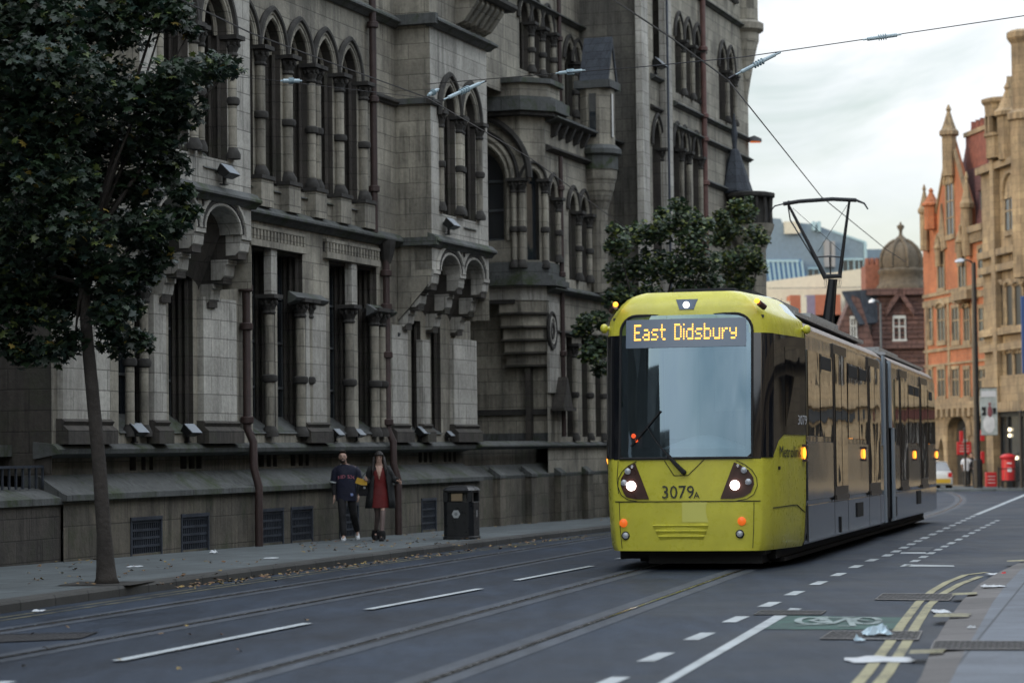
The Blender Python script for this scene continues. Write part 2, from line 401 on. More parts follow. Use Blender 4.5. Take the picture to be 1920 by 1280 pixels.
# ---- first storey of main wall: arcade of pointed arches
cs_=[5.1,6.35,7.6,8.85,10.1]; off=T.S(534,200,D0)-6.35
cols=[c+off for c in (5.1,6.35,7.6,8.85,10.1)]
opsF=[('point',(cols[i]+cols[i+1])/2,.43,6.62,9.15) for i in range(4)]+[('point',cols[0]-.62,.43,6.62,9.15)]
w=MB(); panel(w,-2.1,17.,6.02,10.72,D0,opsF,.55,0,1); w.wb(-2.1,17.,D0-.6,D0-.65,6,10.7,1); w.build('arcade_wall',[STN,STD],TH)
for o in opsF:
    hm=MB()
    hood(hm,o,D0+.02,.03,.04); hood(hm,o,D0+.03,.11,.035); hood(hm,o,D0+.05,.185,.06,1)
    hood(hm,o,D0-.2,-.03,.04); hood(hm,o,D0-.4,-.05,.045)
    for sg in (-1,1):
        for dd in (.14,.28,.42): hm.tube([(o[1]+sg*(o[2]-.03),-D0+dd,6.7),(o[1]+sg*(o[2]-.03),-D0+dd,9.15)],.045,6,2)
    hm.add([(o[1]-o[2],-D0-.05,6.50),(o[1]+o[2],-D0-.05,6.50),(o[1]+o[2],-D0+.8,7.1),(o[1]-o[2],-D0+.8,7.1)],[(0,1,2,3)],3)
    hm.build('arch_moulding',[STN,SOOT,STD,STM],TH,smooth=True,auto=50)
for o in opsF: glaze(TH,('point',o[1],o[2],6.7,9.15),D0,.53)
for i,c in enumerate(cols):
    dd=D0+.06
    if i==2: column(TH,c-.13,dd,6.72,9.15,.085); column(TH,c+.13,dd,6.72,9.15,.085)
    else: column(TH,c,dd,6.72,9.15,.10)
for c in cols:
    pd=MB(); pd.wb(c-.27,c+.27,D0-.05,D0+.2,6.15,6.72,0); pd.wb(c-.3,c+.3,D0-.05,D0+.23,6.66,6.73,1); pd.build('pedestal',[STN,SOOT],TH)
string(9.0,T.S(694,200,D0),B2[0],D0,.10,.14,SOOT)
string(10.72,-2.1,B1[0],D0,.14,.22,STM); string(10.72,B1[1]-.2,B2[0],D0,.14,.22,STM)
w=MB(); w.wb(-2.1,17.,D0-.9,D0,10.8,17.,0); w.build('upper_wall',[STN],TH)
# ---- two corbelled bays
def bay(s0,s1):
    L=s1-s0; m=MB(); z_ar=5.42
    ac=[s0+L*.30,s0+L*.72]; hw=L*.165
    # lower apron with two round arches carried on corbels
    pts=[(s0,z_ar-.02)]
    loops=[(s0,z_ar)]
    for c in ac:
        loops+=[(c-hw,z_ar)]+[(c-hw*math.cos(math.pi*i/12),z_ar+hw*.62*math.sin(math.pi*i/12)) for i in range(1,12)]+[(c+hw,z_ar)]
    loops+=[(s1,z_ar),(s1,6.05),(s0,6.05)]
    m.extrd(loops,DB-.38,DB,1)
    for c in ac:      # receding vault behind each arch down to the wall
        n=10
        r0=[(c-hw*math.cos(math.pi*i/n),-(DB-.38),z_ar+hw*.62*math.sin(math.pi*i/n)) for i in range(n+1)]
        r1=[(c-hw*math.cos(math.pi*i/n),-D0,z_ar-.95+hw*.35*math.sin(math.pi*i/n)) for i in range(n+1)]
        m.add(r0+r1,[(i,i+1,n+2+i,n+1+i) for i in range(n)],2)
    # corbel webs
    for a,b in ((s0,ac[0]-hw),(ac[0]+hw,ac[1]-hw),(ac[1]+hw,s1)):
        for (dz0,dz1,dd) in ((-.42,0,DB-.01),(-.84,-.42,DB-.30),(-1.25,-.84,DB-.58)):
            wq=min(.34,(b-a)); c=(a+b)/2
            m.wb(c-wq/2,c+wq/2,D0-.05,dd-.05,z_ar+dz0,z_ar+dz1,2)
            m.extr([(dd-.28,z_ar+dz0+.06),(dd-.10,z_ar+dz0+.06),(dd-.02,z_ar+dz0+.14),(dd,z_ar+dz0+.26),(dd,z_ar+dz1-.1),(dd+.04,z_ar+dz1-.08),(dd+.04,z_ar+dz1-.005),(dd-.28,z_ar+dz1-.005)],c-wq/2-.02,c+wq/2+.02,1)
    # solid near side cheek
    m.extrd([(s0,4.55),(s0+.12,4.55),(s0+.12,6.0),(s0,6.0)],D0,D0+.02,0)
    m.add([(s0,-D0,4.35),(s0,-D0-.25,4.6),(s0,-DB+.1,5.1),(s0,-DB,5.42),(s0,-DB,6.05),(s0,-D0,6.05)],[(0,1,2,3,4,5)],0)
    m.add([(s0+.35,-D0,4.35),(s0+.35,-D0-.25,4.6),(s0+.35,-DB+.1,5.1),(s0+.35,-DB,5.42),(s0+.35,-DB,6.05),(s0+.35,-D0,6.05)],[(0,1,2,3,4,5)],0)
    m.add([(s0,-D0,4.35),(s0,-D0-.25,4.6),(s0,-DB+.1,5.1),(s0+.35,-D0,4.35),(s0+.35,-D0-.25,4.6),(s0+.35,-DB+.1,5.1)],[(0,1,4,3),(1,2,5,4)],2)
    body=m.build('bay_apron',[STN,STP,STD],TH)
    k=MB()
    for c in ac:
        for o_,r_,mm in ((.03,.035,0),(.10,.04,1),(.20,.05,0)):
            k.tube([(c-(hw+o_)*math.cos(math.pi*i/14),-DB-.01,z_ar+(hw*.62+o_)*math.sin(math.pi*i/14)) for i in range(15)],r_,6,mm)
        for i in range(1,14):
            t=math.pi*i/14; x=c-(hw+.11)*math.cos(t); z=z_ar+(hw*.62+.11)*math.sin(t); k.wb(x-.035,x+.035,DB,DB+.035,z-.04,z+.04,1)
    cc=(ac[0]+ac[1])/2; k.lathe([(.001,0),(.12,0),(.12,.04),(.001,.04)],0,0,12,1) if False else None
    k.tube([(cc+.13*math.cos(a*.5236),-DB-.005,5.83+.13*math.sin(a*.5236)) for a in range(13)],.03,6,1)
    k.build('apron_moulding',[STP,SOOT],body,smooth=True,auto=50)
    string(6.05,s0-.1,s1+.1,DB,.15,.18)
    # weathering slope to upper wall
    # upper storey of the bay
    ops=[('point',s0+L*.30,L*.115,6.65,8.85),('point',s0+L*.66,L*.115,6.65,8.85)]
    u=MB(); panel(u,s0,s1,6.05,10.72,DB,ops,.62,1,2)
    u.add([(s0,-DB,6.05),(s0,-D0,6.05),(s0,-D0,10.72),(s0,-DB,10.72)],[(0,1,2,3)],0)
    u.add([(s1,-DB,4.5),(s1,-D0,4.5),(s1,-D0,10.72),(s1,-DB,10.72)],[(0,1,2,3)],0)
    u.wb(s0+.02,s1-.02,DB-.63,DB-.66,6.1,10.6,2)
    u.build('bay_wall',[STN,STP,STD],TH)
    for o in ops:
        hm=MB(); hood(hm,o,DB+.02,.04,.045); hood(hm,o,DB+.03,.13,.04); hood(hm,o,DB+.05,.24,.065,1,drop=.1); hood(hm,o,DB-.2,-.04,.045)
        for sg in (-1,1):
            for q in (.15,.32,.48): hm.tube([(o[1]+sg*(o[2]-.03),-DB+q,6.7),(o[1]+sg*(o[2]-.03),-DB+q,8.85)],.04,6,2)
        hm.add([(o[1]-o[2],-DB-.04,6.45),(o[1]+o[2],-DB-.04,6.45),(o[1]+o[2],-DB+.6,6.95),(o[1]-o[2],-DB+.6,6.95)],[(0,1,2,3)],3)
        glaze(TH,('point',o[1],o[2],6.7,8.85),DB,.60)
        column(TH,o[1]+o[2]+.12,DB+.04,6.7,8.85,.085); column(TH,o[1]-o[2]-.10,DB+.02,6.7,8.85,.065)
        hm.build('arch_moulding',[STN,SOOT,STD,STM],TH,smooth=True,auto=50)
    string(9.0,s0-.1,s0+.35,DB,.08,.1,SOOT)
    m=MB(); m.wb(s0-.09,s0,D0,DB+.1,8.94,9.06,0); m.wb(s0-.17,s0,D0,DB+.2,10.62,10.84,0); m.wb(s0-.15,s0,D0,DB+.16,5.93,6.1,0)
    m.split('side_string',STM,TH)
    string(10.72,s0-.1,s1+.15,DB,.14,.24)
    # bracketed balcony over the bay
    b=MB(); 
    for i in range(6):
        x=s0+L*.45+(i+.2)*L*.55/6; b.extr([(DB,10.86),(DB+.2,10.95),(DB+.5,11.35),(DB+.5,11.45),(DB,11.45)],x-.09,x+.09,0)
    b.extr([(DB-.1,11.45),(DB+.6,11.45),(DB+.68,11.52),(DB+.68,11.6),(DB+.5,11.66),(DB-.1,11.66)],s0+L*.42,s1+.25,1)
    for i in range(9):
        x=s0+L*.46+i*L*.56/8; b.lathe([(.05,11.66),(.09,11.8),(.05,12.0),(.08,12.2)],x,-DB-.45,8,1)
    b.wb(s0+L*.42,s1+.2,DB+.34,DB+.55,12.2,12.35,1)
    b.wb(s0,s1,D0,DB,10.84,14.,2)
    b.build('balcony',[STN,SOOT,STN],TH)
bay(*B1); bay(*B2)
# ---- down pipes
def pipe(s,d,zs,r=.07,mat=None,rings=None):
    m=MB(); m.tube([(s,-dd,z) for dd,z in zs],r,8,0)
    for z in rings or []: m.lathe([(r*1.2,z-.07),(r*1.7,z-.05),(r*1.7,z+.05),(r*1.2,z+.07)],s,-(d),8,0)
    return m.build('drainpipe',mat or PIPE,TH,smooth=True,auto=50)
s_=T.S(462,600,D0+.12)
pipe(s_,D0+.12,[(D0+.12,5.2),(D0+.12,2.05),(D0+.24,1.8),(D0+.24,1.35),(.14,1.0),(.14,-.2)],.075,rings=(4.6,3.9,2.2))
s_=T.S(725,600,D0+.12)
pipe(s_,D0+.12,[(D0+.12,5.7),(D0+.12,2.05),(D0+.24,1.8),(D0+.24,1.35),(.14,1.0),(.14,-.3)],.075,rings=(5.3,4.6,3.6,2.2))
s_=T.S(700,200,D0+.14)
pipe(s_,D0+.14,[(D0+.14,12.),(D0+.14,6.1)],.075,rings=(10.4,8.85,7.0))
m=MB(); m.lathe([(.09,5.5),(.16,5.7),(.2,5.9),(.2,6.0)],T.S(725,470,D0+.12),-D0-.12,8,0); m.build('hopper_head',SOOT,TH)
# ---- near recessed part on the far left, rest of the block (also behind the camera)
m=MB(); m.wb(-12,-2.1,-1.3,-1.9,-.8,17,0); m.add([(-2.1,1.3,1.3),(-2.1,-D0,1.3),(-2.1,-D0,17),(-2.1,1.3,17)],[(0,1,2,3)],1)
m.build('recessed_wall',[STD,STD],TH)  # dark stone all over, painting in the shade of the recess
m=MB(); m.wb(-60,-2.1,-1.3,-.05,-.8,.85,0); m.extr([(-.0,.85),(0,.95),(-.4,1.1),(-1.3,1.15),(-1.3,.85)],-60,-2.1,1)
for i in range(30): m.wb(-8+i*.2,-8+i*.2+.03,-.3,-.33,1.1,1.42,2)
m.wb(-8,-2.2,-.28,-.35,1.42,1.46,2); m.wb(-60,-2.1,-1.3,-.9,1.6,1.78,1)
m.build('area_wall',[STD,STM,IRON],TH)  # dark stone continues here, shade put into the wall colour
# ---- second stretch with the entrance recess and corbelled pavilion
D2=-.1; DU=-1.0; S1=22.6; SU=21.82; sT=28.3
opsg=[('rect',T.S(x,640,D2),.24,1.9,4.45) for x in (1067,1095,1120)]
opsm=[('point',T.S(1073,440,D2),.30,5.95,7.75),('point',T.S(1093,440,D2),.30,5.95,7.75),('point',T.S(1035,400,D2),.26,6.3,7.95)]
opsu=[('point',T.S(1066,140,DU),.34,10.6,12.1),('point',T.S(1083,150,DU)-.1,.34,10.6,12.1)]
opsv=[('point',T.S(982,80,DU),.36,11.3,12.6),('point',T.S(1003,90,DU),.36,11.3,12.6),('point',T.S(1024,100,DU),.36,11.3,12.6)]
m=MB(); panel(m,22.3,sT,-.9,10.0,D2,opsg+opsm,.45,0,1); m.wb(22.35,sT,D2-.47,D2-.6,-.9,10.,1); m.build('far_wall',[STN,STD],TH)
m=MB(); m.extr([(D2+.0,9.98),(D2,10.02),(DU,10.5),(DU,9.98)],22.6,sT,0); m.build('cornice_roof',SLATE,TH)
m=MB(); panel(m,17.,sT,10.5,17.5,DU,opsu+opsv,.45,0,1); m.wb(17,sT,DU-.47,DU-.6,10.5,17.5,1); m.build('upper_far_wall',[STN,STD],TH)
for o,dd in [(o,D2) for o in opsm]+[(o,DU) for o in opsu+opsv]:
    hm=MB(); hood(hm,o,dd+.02,.03,.04); hood(hm,o,dd+.03,.10,.035); hood(hm,o,dd+.05,.17,.055,1); hood(hm,o,dd-.2,-.03,.04)
    for q in (.15,.32): hm.tube([(o[1]+(o[2]-.03),-dd+q,o[3]),(o[1]+(o[2]-.03),-dd+q,o[4])],.04,6,2)
    glaze(TH,o,dd,.43); hm.build('arch_moulding',[STN,SOOT,STD],TH,smooth=True,auto=50); column(TH,o[1]+o[2]+.08,dd+.06,o[3],o[4],.075)
for o in opsg: glaze(TH,o,D2,.43); column(TH,o[1]+o[2]+.08,D2+.04,1.8,4.3,.075)
string(4.55,23.,sT,D2,.07,.12,SOOT); string(9.15,22.4,sT,D2,.09,.18,SOOT); string(9.93,22.4,sT,D2,.14,.34); string(5.62,22.3,sT,D2,.12,.26); string(1.70,17.,sT,D2-.1,.1,.25); string(13.15,17,sT,DU,.1,.2)
for i in range(9): x=22.9+i*.62; q=MB(); q.extr([(D2,9.45),(D2+.12,9.5),(D2+.26,9.8),(D2,9.8)],x-.07,x+.07); q.build('cornice_bracket',SOOT,TH)
m=MB(); m.wb(17.,sT,D2-.4,-.10,-.9,.95,0); m.extr([(-.10,.90),(-.08,.98),(-.4,1.22),(-.7,1.3),(-.7,.9)],17.,sT,1); m.build('plinth_wall',[STB,STM],TH)
for i in range(5): x=18.2+i*2.3; q=MB(); q.wb(x,x+.42,-.12,.06,-.9,.93,0); q.extr([(.08,.93),(.08,1.0),(-.2,1.2),(-.2,.93)],x-.03,x+.45,1); q.build('plinth_buttress',[STB,STM],TH)
m=MB(); m.wb(17.,22.4,-.45,-.75,1.2,1.66,0); m.build('slot_course',[STB],TH)
def sface(name,s,pts,mats,mi=0,parent=TH):  # polygon lying in a plane across the wall, pts (d,z)
    m=MB(); m.add([(s,-d,z) for d,z in pts],[tuple(range(len(pts)))],mi); return m.build(name,mats,parent)
# back and cheek of the recess
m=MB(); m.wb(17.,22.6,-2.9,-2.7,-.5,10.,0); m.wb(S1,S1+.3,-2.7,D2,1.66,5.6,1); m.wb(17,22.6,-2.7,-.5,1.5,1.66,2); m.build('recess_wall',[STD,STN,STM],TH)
m=MB(); m.add([(17.005,-D0,1.7),(17.005,2.7,1.7),(17.005,2.7,10.7),(17.005,-D0,10.7)],[(0,1,2,3)],0); m.build('return_wall',[STN],TH)
m=MB(); m.box(S1-.10,S1+.02,-D2,2.7,2.46,2.60,0); m.box(S1-.05,S1+.02,-D2,2.7,1.66,2.0,1); m.build('cheek_band',[SOOT,STM],TH)
m=MB(); m.wb(S1-.02,S1+1.0,D2,D2+.35,2.55,2.62,0); m.extrd([(S1,2.6),(S1+.8,2.6),(S1+.4,3.4)],D2,D2+.32,0); m.build('door_gablet',[STD],TH)
# overhanging pavilion: near face at SU, chamfer to the street face
CH=.475; P=lambda e:[(SU-e,2.7),(SU-e,-(D2-CH)-e*.0-.0),(SU+CH-e*.3,-D2-e),(S1+2.6 if e>.0 else S1+.2,-D2-e),(S1+2.6 if e>.0 else S1+.2,2.7)]
def P(e,x1=23.3): return [(SU-e,2.7),(SU-e,-(D2-CH)-e*.4),(SU+CH-e*.4,-D2-e),(x1,-D2-e),(x1,2.7)]
oa=('round',0.,1.02,6.8,8.33)   # arch on the near face, coordinate along the face = -d
cA=1.96
def nf(a,z,e=0.): return (SU-e,cA+a,z)     # a: along the face, towards the inside of the block
l=outline(oa); loops=[[( -(cA-(CH-D2)),5.6),(2.7-cA,5.6),(2.7-cA,9.9),(-(cA-(CH-D2)),9.9)],[(max(-2,min(2.7-cA-.01,x)),z) for x,z in l]]
m=MB(); tr=tessellate_polygon([[Vector((x,z,0)) for x,z in q] for q in loops]); m.add([nf(x,z) for q in loops for x,z in q],tr,0)
ll=loops[1]; n=len(ll); m.add([nf(x,z) for x,z in ll]+[nf(x,z,-.5) for x,z in ll],[(i,(i+1)%n,n+(i+1)%n,n+i) for i in range(n)],1)
# chamfer and short street face
LC=CH*math.sqrt(2); k=math.sqrt(.5)
def cant(a,z,e=0): return (SU+a*k-e*k,-(D2-CH)-a*k-e*k,z)
oc=('point',LC*.5,.17,6.3,8.3); loops=[[(0,5.6),(LC,5.6),(LC,9.9),(0,9.9)],outline(oc)]
tr=tessellate_polygon([[Vector((a,z,0)) for a,z in q] for q in loops]); m.add([cant(a,z) for q in loops for a,z in q],tr,0)
l=outline(oc); n=len(l); m.add([cant(a,z) for a,z in l]+[cant(a,z,-.2) for a,z in l],[(i,(i+1)%n,n+(i+1)%n,n+i) for i in range(n)],1)
m.add([cant(a,z,-.19) for a,z in l],tessellate_polygon([[Vector((a,z,0)) for a,z in l]]),2)
m.build('pavilion_wall',[STN,STD,GLS],TH)
g=MB(); g.add([nf(x,z,-.48) for x,z in ll],tessellate_polygon([[Vector((x,z,0)) for x,z in ll]])); go=g.build('window',GLS,TH)
g=MB(); 
for x in (-.95,-.32,.32): g.box(SU+.42,SU+.47,cA+x-.03,cA+x+.03,6.8,9.2)
for z in (6.85,7.6,8.33): g.box(SU+.41,SU+.475,cA-1.,cA+.73,z-.03,z+.03)
g.build('frame',LEAD,go)
for off,r_,mm,e in ((.03,.06,0,.02),(.16,.07,0,.03),(.30,.05,1,.03),(.62,.09,1,.08),(-.08,.07,0,-.2),(-.14,.06,0,-.35)):
    pts=[nf(x,z,e) for x,z in arch_pts(0,1.02,8.33,0.,off,14) if x<2.7-cA]
    if off<.3: pts=[nf(-1.02-off,6.8,e)]+pts
    q=MB(); q.tube(pts,r_,6,0); q.build('arch_moulding',[SOOT if mm else STN],TH,smooth=True,auto=50)
for off in (.05,.2):
    q=MB(); q.tube([cant(a,z,.03) for a,z in outline(oc,off)[1:-1]],.04,6,0); q.build('arch_moulding',[STN if off<.1 else SOOT],TH,smooth=True,auto=50)
for c_ in (nf(-1.22,0,.06),nf(-1.40,0,.02),cant(.02,0,.03),cant(LC-.02,0,.04)): column(TH,c_[0],-c_[1],6.1,8.33,.075,(.45,))
m=MB(); m.prism(P(.28),9.9,10.0,0); m.prism(P(.36),10.0,10.28,1); m.prism(P(.22),10.28,10.38,1); m.prism(P(.1),10.38,10.72,2); m.prism(P(.22),10.72,10.84,1); m.build('pavilion_parapet',[SOOT,STM,STN],TH)
m=MB(); m.prism(P(.30),5.66,5.80,0); m.prism(P(.2),5.8,5.92,0); m.prism(P(.08),5.92,6.25,0); m.build('pavilion_ledge',[STM],TH)
m=MB(); m.prism(P(.02),5.30,5.66,0); m.prism([(SU-.06,2.7),(SU-.06,.75),(SU+.02,.75),(SU+.02,2.7)],5.22,5.32,1); m.build('pavilion_lintel',[STP,SOOT],TH)
zz=[5.30,4.95,4.62,4.30,3.98,3.66]
for i in range(5):
    e=i*.13; q=MB(); q.prism([(SU+e,1.18),(SU+e,.5-D2+.0-.0),(SU+CH+e*.3,-D2),(S1,-D2),(S1,1.18)],zz[i+1]+.05,zz[i],0); q.prism([(SU-.05+e,1.22),(SU-.05+e,.45-D2),(SU+CH+e*.3-.03,-D2-.05),(S1,-D2-.05),(S1,1.22)],zz[i+1],zz[i+1]+.05,1); q.build('corbel_step',[STN,STD],TH)
m=MB(); m.wb(22.35,23.2,D2,D2+.06,3.0,5.3,0); m.build('pale_panel',[STP],TH)
for r_,rr,mm in ((.30,.045,0),(.22,.035,1),(.12,.04,0)): q=MB(); q.tube([(22.55+r_*math.cos(a*math.pi/10),-D2-.07,4.55+r_*1.5*math.sin(a*math.pi/10)) for a in range(21)],rr,6,0); q.build('round_ornament',[STP if mm else SOOT],TH)
# corbelled turret beside the tower
st=T.S(1127,200,.2); dt=.1
m=MB(); m.lathe([(.22,5.7),(.24,7.9),(.30,8.1),(.33,8.15),(.38,8.35),(.41,8.4),(.46,8.65),(.49,8.7),(.52,8.95)],st,-dt,12,0)
m.lathe([(.54,8.95),(.54,9.3),(.64,9.36),(.64,9.48),(.5,9.6)],st,-dt,12,1); m.lathe([(.46,9.6),(.46,11.2)],st,-dt,8,0,a0=.39); m.wb(st-.5,st+.5,dt-.5,dt+.5,11.1,11.3,1); m.extrd([(st-.40,11.3),(st+.40,11.3),(st,12.3)],dt-.35,dt+.40,0); m.extrd([(st-.47,11.3),(st-.36,11.3),(st+.0,12.28),(st+.36,11.3),(st+.47,11.3),(st,12.5)],dt-.35,dt+.44,3)
m.box(st-.47,st-.42,-dt-.09,-dt+.09,9.8,10.95,2); m.wb(st-.2,st-.05,dt+.43,dt+.455,9.8,10.95,2); m.build('corner_turret',[STN,STM,GLS,SLATE],TH)
# ---- tower and last stretch
DT=.75; sE=T.S(1400,30,DT)
opT=[('lancet',T.S(1231,300,DT),.42,6.6,9.95)]
opT2=[('lancet',T.S(x,150,DT),.34,11.75,13.35) for x in (1272,1289,1306)]
opT3=[('lancet',T.S(x,300,DT),.32,7.9,10.15) for x in (1268,1282,1304)]
opT4=[('lancet',T.S(x,180,DT),.40,11.6,13.2) for x in (1354,1369)]
opT5=[('rect',T.S(1233,60,DT),.5,12.3,16.8)]
opT6=[('lancet',T.S(x,20,DT),.34,15.5,16.9) for x in (1354,1370)]
opT7=[('lancet',T.S(x,330,DT),.36,7.6,9.3) for x in (1345,)]
allT=opT+opT2+opT3+opT4+opT5+opT6
m=MB(); panel(m,sT,sE,-.9,19.,DT,allT,.5,1,2); m.add([(sT,-DT,-.9),(sT,3,-.9),(sT,3,19),(sT,-DT,19)],[(0,1,2,3)],0)
m.wb(sT+.02,sE-.02,DT-.52,DT-.6,-.9,19,2)
m.add([(sE,-DT,-.9),(sE,-DT+12,-.9),(sE,-DT+12,19),(sE,-DT,19)],[(0,1,2,3)],0)
m.build('tower_wall',[masonry('grey_tower_stone',(.17,.16,.135),(.13,.125,.11),(.05,.048,.044),.7),STN,STD],TH)
for o in allT:
    if o[0]=='rect': continue
    hm=MB(); hood(hm,o,DT+.02,.03,.04); hood(hm,o,DT+.05,.15,.05,1); glaze(TH,o,DT,.48)
    column(TH,o[1]+o[2]+.08,DT+.05,o[3],o[4],.07,()); hm.build('arch_moulding',[STN,SOOT],TH,smooth=True,auto=50)
for p0,p1 in ((1205,1217),(1249,1261)):
    m=MB(); m.wb(T.S(p0,200,DT+.18),T.S(p1,200,DT+.18),DT,DT+.18,-.9,18,0); m.build('buttress',[STP],TH)
sa=T.S(1262,200,DT)
for z,a_,b_ in ((11.4,sa,sE),(10.75,sa,sE),(14.95,sa,sE),(9.5,T.S(1320,300,DT),sE),(8.4,T.S(1320,400,DT),sE)): string(z,a_,b_,DT,.09,.16)
string(11.85,T.S(1219,150,DT),T.S(1248,165,DT),DT,.09,.16); string(11.0,T.S(1219,200,DT),T.S(1248,200,DT),DT,.08,.12,SOOT)
pipe(T.S(1320,200,DT+.12),DT+.12,[(DT+.12,18.),(DT+.12,-.4)],.085,plain('faded_red_pipe',(.12,.058,.05),.6,var=.3),rings=(16.6,14.95,13.4,11.4,10.7,9.4,8.2,7))
pipe(T.S(1253,200,DT+.25),DT+.25,[(DT+.25,18.),(DT+.25,-.4)],.035,IRON)
pipe(T.S(1051,300,D2+.12),D2+.12,[(D2+.12,9.),(D2+.12,1.9)],.06,rings=(8.2,6.,4.)); pipe(T.S(1049,100,DU+.12),DU+.12,[(DU+.12,15.),(DU+.12,10.)],.06,rings=(12.5,11.2))
# corner tourelle at the far end
se=sE-.35; m=MB(); m.lathe([(.1,12.5),(.22,13.2),(.36,13.9),(.48,14.4),(.52,14.5),(.52,14.75),(.68,14.85),(.68,15.05),(.5,15.15),(.5,19.)],se,-DT+.05,12,0); m.build('corner_turret',[STN],TH)
# main roof
rf=MB(); rf.extr([(-1.2,17.2),(-1.2,17.4),(-7,22.),(-13,17.4),(-13,17.2)],-12,sT,0); rf.extr([(DT,19.2),(DT+.2,19.2),(DT+.2,19.4),(-6,24),(-13,19.4),(-13,19.2)],sT,sE,0)
rf.build('roof',[SLATE],TH)
m=MB(); m.wb(-12,sE-.1,-12.5,-12.9,-1,17.3,0); m.wb(-12,-11.6,-1.3,-12.5,-1,17.3,0); m.build('rear_wall',[STN],TH)
# round stair turret with pyramid roof beyond the corner
cx,cy,_=D(1407,460,75.5); Pt=empty('stair_turret',(cx,cy,gz(75.5)),0); tag(Pt,'round stone turret with steep octagonal cap and balustrade, beyond the end of the gothic building','turret')
m=MB(); m.lathe([(.66,0),(.66,7.3),(.8,7.6),(1.0,7.95),(1.05,8.1)],0,0,16,0); m.v=[(x*.72,y*.72,z if z<7 else z+.75) for x,y,z in m.v]; 
m.lathe([(.55,8.85),(.55,9.8)],0,0,16,1); m.build('shaft',[STN,SOOT],Pt,smooth=True,auto=40)
m=MB(); 
for i in range(14):
    a=i*2*math.pi/14; m.lathe([(.055,8.85),(.035,9.2),(.06,9.68)],.66*math.cos(a),.66*math.sin(a),6,0)
m.lathe([(.74,9.66),(.78,9.7),(.78,9.8),(.6,9.84)],0,0,16,0); m.build('balustrade',[SOOT],Pt)
m=MB(); m.lathe([(.52,9.8),(.56,9.86),(.14,11.15),(.08,11.2),(.07,11.3),(.10,11.65),(.02,12.3)],-.44,0,8,0); m.build('cap_roof',[SLATE],Pt)
# ================================================================ GROUND AND ROAD
def asphalt(name,c,spk=.5,patch=.25,rough=.62,fine=90.):
    m,nt,b=newmat(name); tc=N(nt,'ShaderNodeTexCoord').outputs['Object']
    f=noise(nt,tc,fine,3,.7); p=noise(nt,tc,.35,5,.6,.4); q=noise(nt,tc,2.2,6,.7,.2,sz=(1.4,.25,1))
    c0=ramp(nt,f,[(.3,[v*(1-spk) for v in c]),(.55,c),(.75,[v*(1+spk*1.6) for v in c])])
    g=ramp(nt,p,[(.3,1-patch),(.7,1+patch)]); g2=ramp(nt,q,[(.35,.74),(.65,1.22)])
    col=mix(nt,c0,g,1.,'MULTIPLY'); col=mix(nt,col,g2,1.,'MULTIPLY'); nt.links.new(col,b.inputs['Base Color'])
    r=ramp(nt,p,[(.3,rough-.1),(.7,rough+.12)]); nt.links.new(r,b.inputs['Roughness']); b.inputs['Specular IOR Level'].default_value=.2
    bp=N(nt,'ShaderNodeBump'); bp.inputs['Strength'].default_value=.5; bp.inputs['Distance'].default_value=.006
    nt.links.new(f,bp.inputs['Height']); nt.links.new(bp.outputs[0],b.inputs['Normal']); return m
ASPH=asphalt('asphalt',(.025,.035,.053),.6,.42); CONC=asphalt('trackbed_concrete',(.060,.070,.086),.25,.2,.6,60.)
GRND=asphalt('town_ground',(.08,.08,.08)); 
def slabs(name,c,bw,bh,rot,mort=.012,var=.12):
    m,nt,b=newmat(name); tc=N(nt,'ShaderNodeTexCoord').outputs['Object']; mp=N(nt,'ShaderNodeMapping'); mp.inputs['Rotation'].default_value=(0,0,rot)
    nt.links.new(tc,mp.inputs[0]); br=N(nt,'ShaderNodeTexBrick'); br.inputs['Scale'].default_value=1; br.inputs['Brick Width'].default_value=bw; br.inputs['Row Height'].default_value=bh
    br.inputs['Mortar Size'].default_value=mort; br.inputs['Color1'].default_value=(*[v*(1-var) for v in c],1); br.inputs['Color2'].default_value=(*[v*(1+var) for v in c],1); br.inputs['Mortar'].default_value=(*[v*.4 for v in c],1)
    nt.links.new(mp.outputs[0],br.inputs['Vector']); f=noise(nt,tc,1.1,6,.7,.4); g=ramp(nt,f,[(.3,.72),(.7,1.18)]); g2=ramp(nt,noise(nt,tc,40,3,.6),[(.3,.85),(.7,1.15)])
    col=mix(nt,br.outputs['Color'],g,1.,'MULTIPLY'); col=mix(nt,col,g2,1.,'MULTIPLY'); nt.links.new(col,b.inputs['Base Color']); b.inputs['Roughness'].default_value=.75
    bp=N(nt,'ShaderNodeBump'); bp.inputs['Strength'].default_value=.4; bp.inputs['Distance'].default_value=.01; iv=N(nt,'ShaderNodeMath',operation='MULTIPLY_ADD'); nt.links.new(br.outputs['Fac'],iv.inputs[0]); iv.inputs[1].default_value=-1.; nt.links.new(f,iv.inputs[2])
    nt.links.new(iv.outputs[0],bp.inputs['Height']); nt.links.new(bp.outputs[0],b.inputs['Normal']); return m
PAVE=slabs('paving_slabs',(.095,.112,.118),.9,.62,R(-71)); PAVR=slabs('right_paving_slabs',(.125,.145,.175),.9,.6,R(-76)); 
KERB=slabs('kerb_stone',(.115,.11,.11),.9,5.,R(-76),.02,.2)
def interp(pts,t,k=0):
    # pts sorted list of (t,x): piecewise linear with end extrapolation
    for i in range(len(pts)-1):
        if t<=pts[i+1][0] or i==len(pts)-2:
            (a,x0),(b,x1)=pts[i],pts[i+1]; return x0+(x1-x0)*(t-a)/(b-a)
def line(pxs,z=0.):
    L=[G(x,y,z) for x,y in pxs]; L.sort(key=lambda p:p[1]); return [(p[1],p[0]) for p in L]
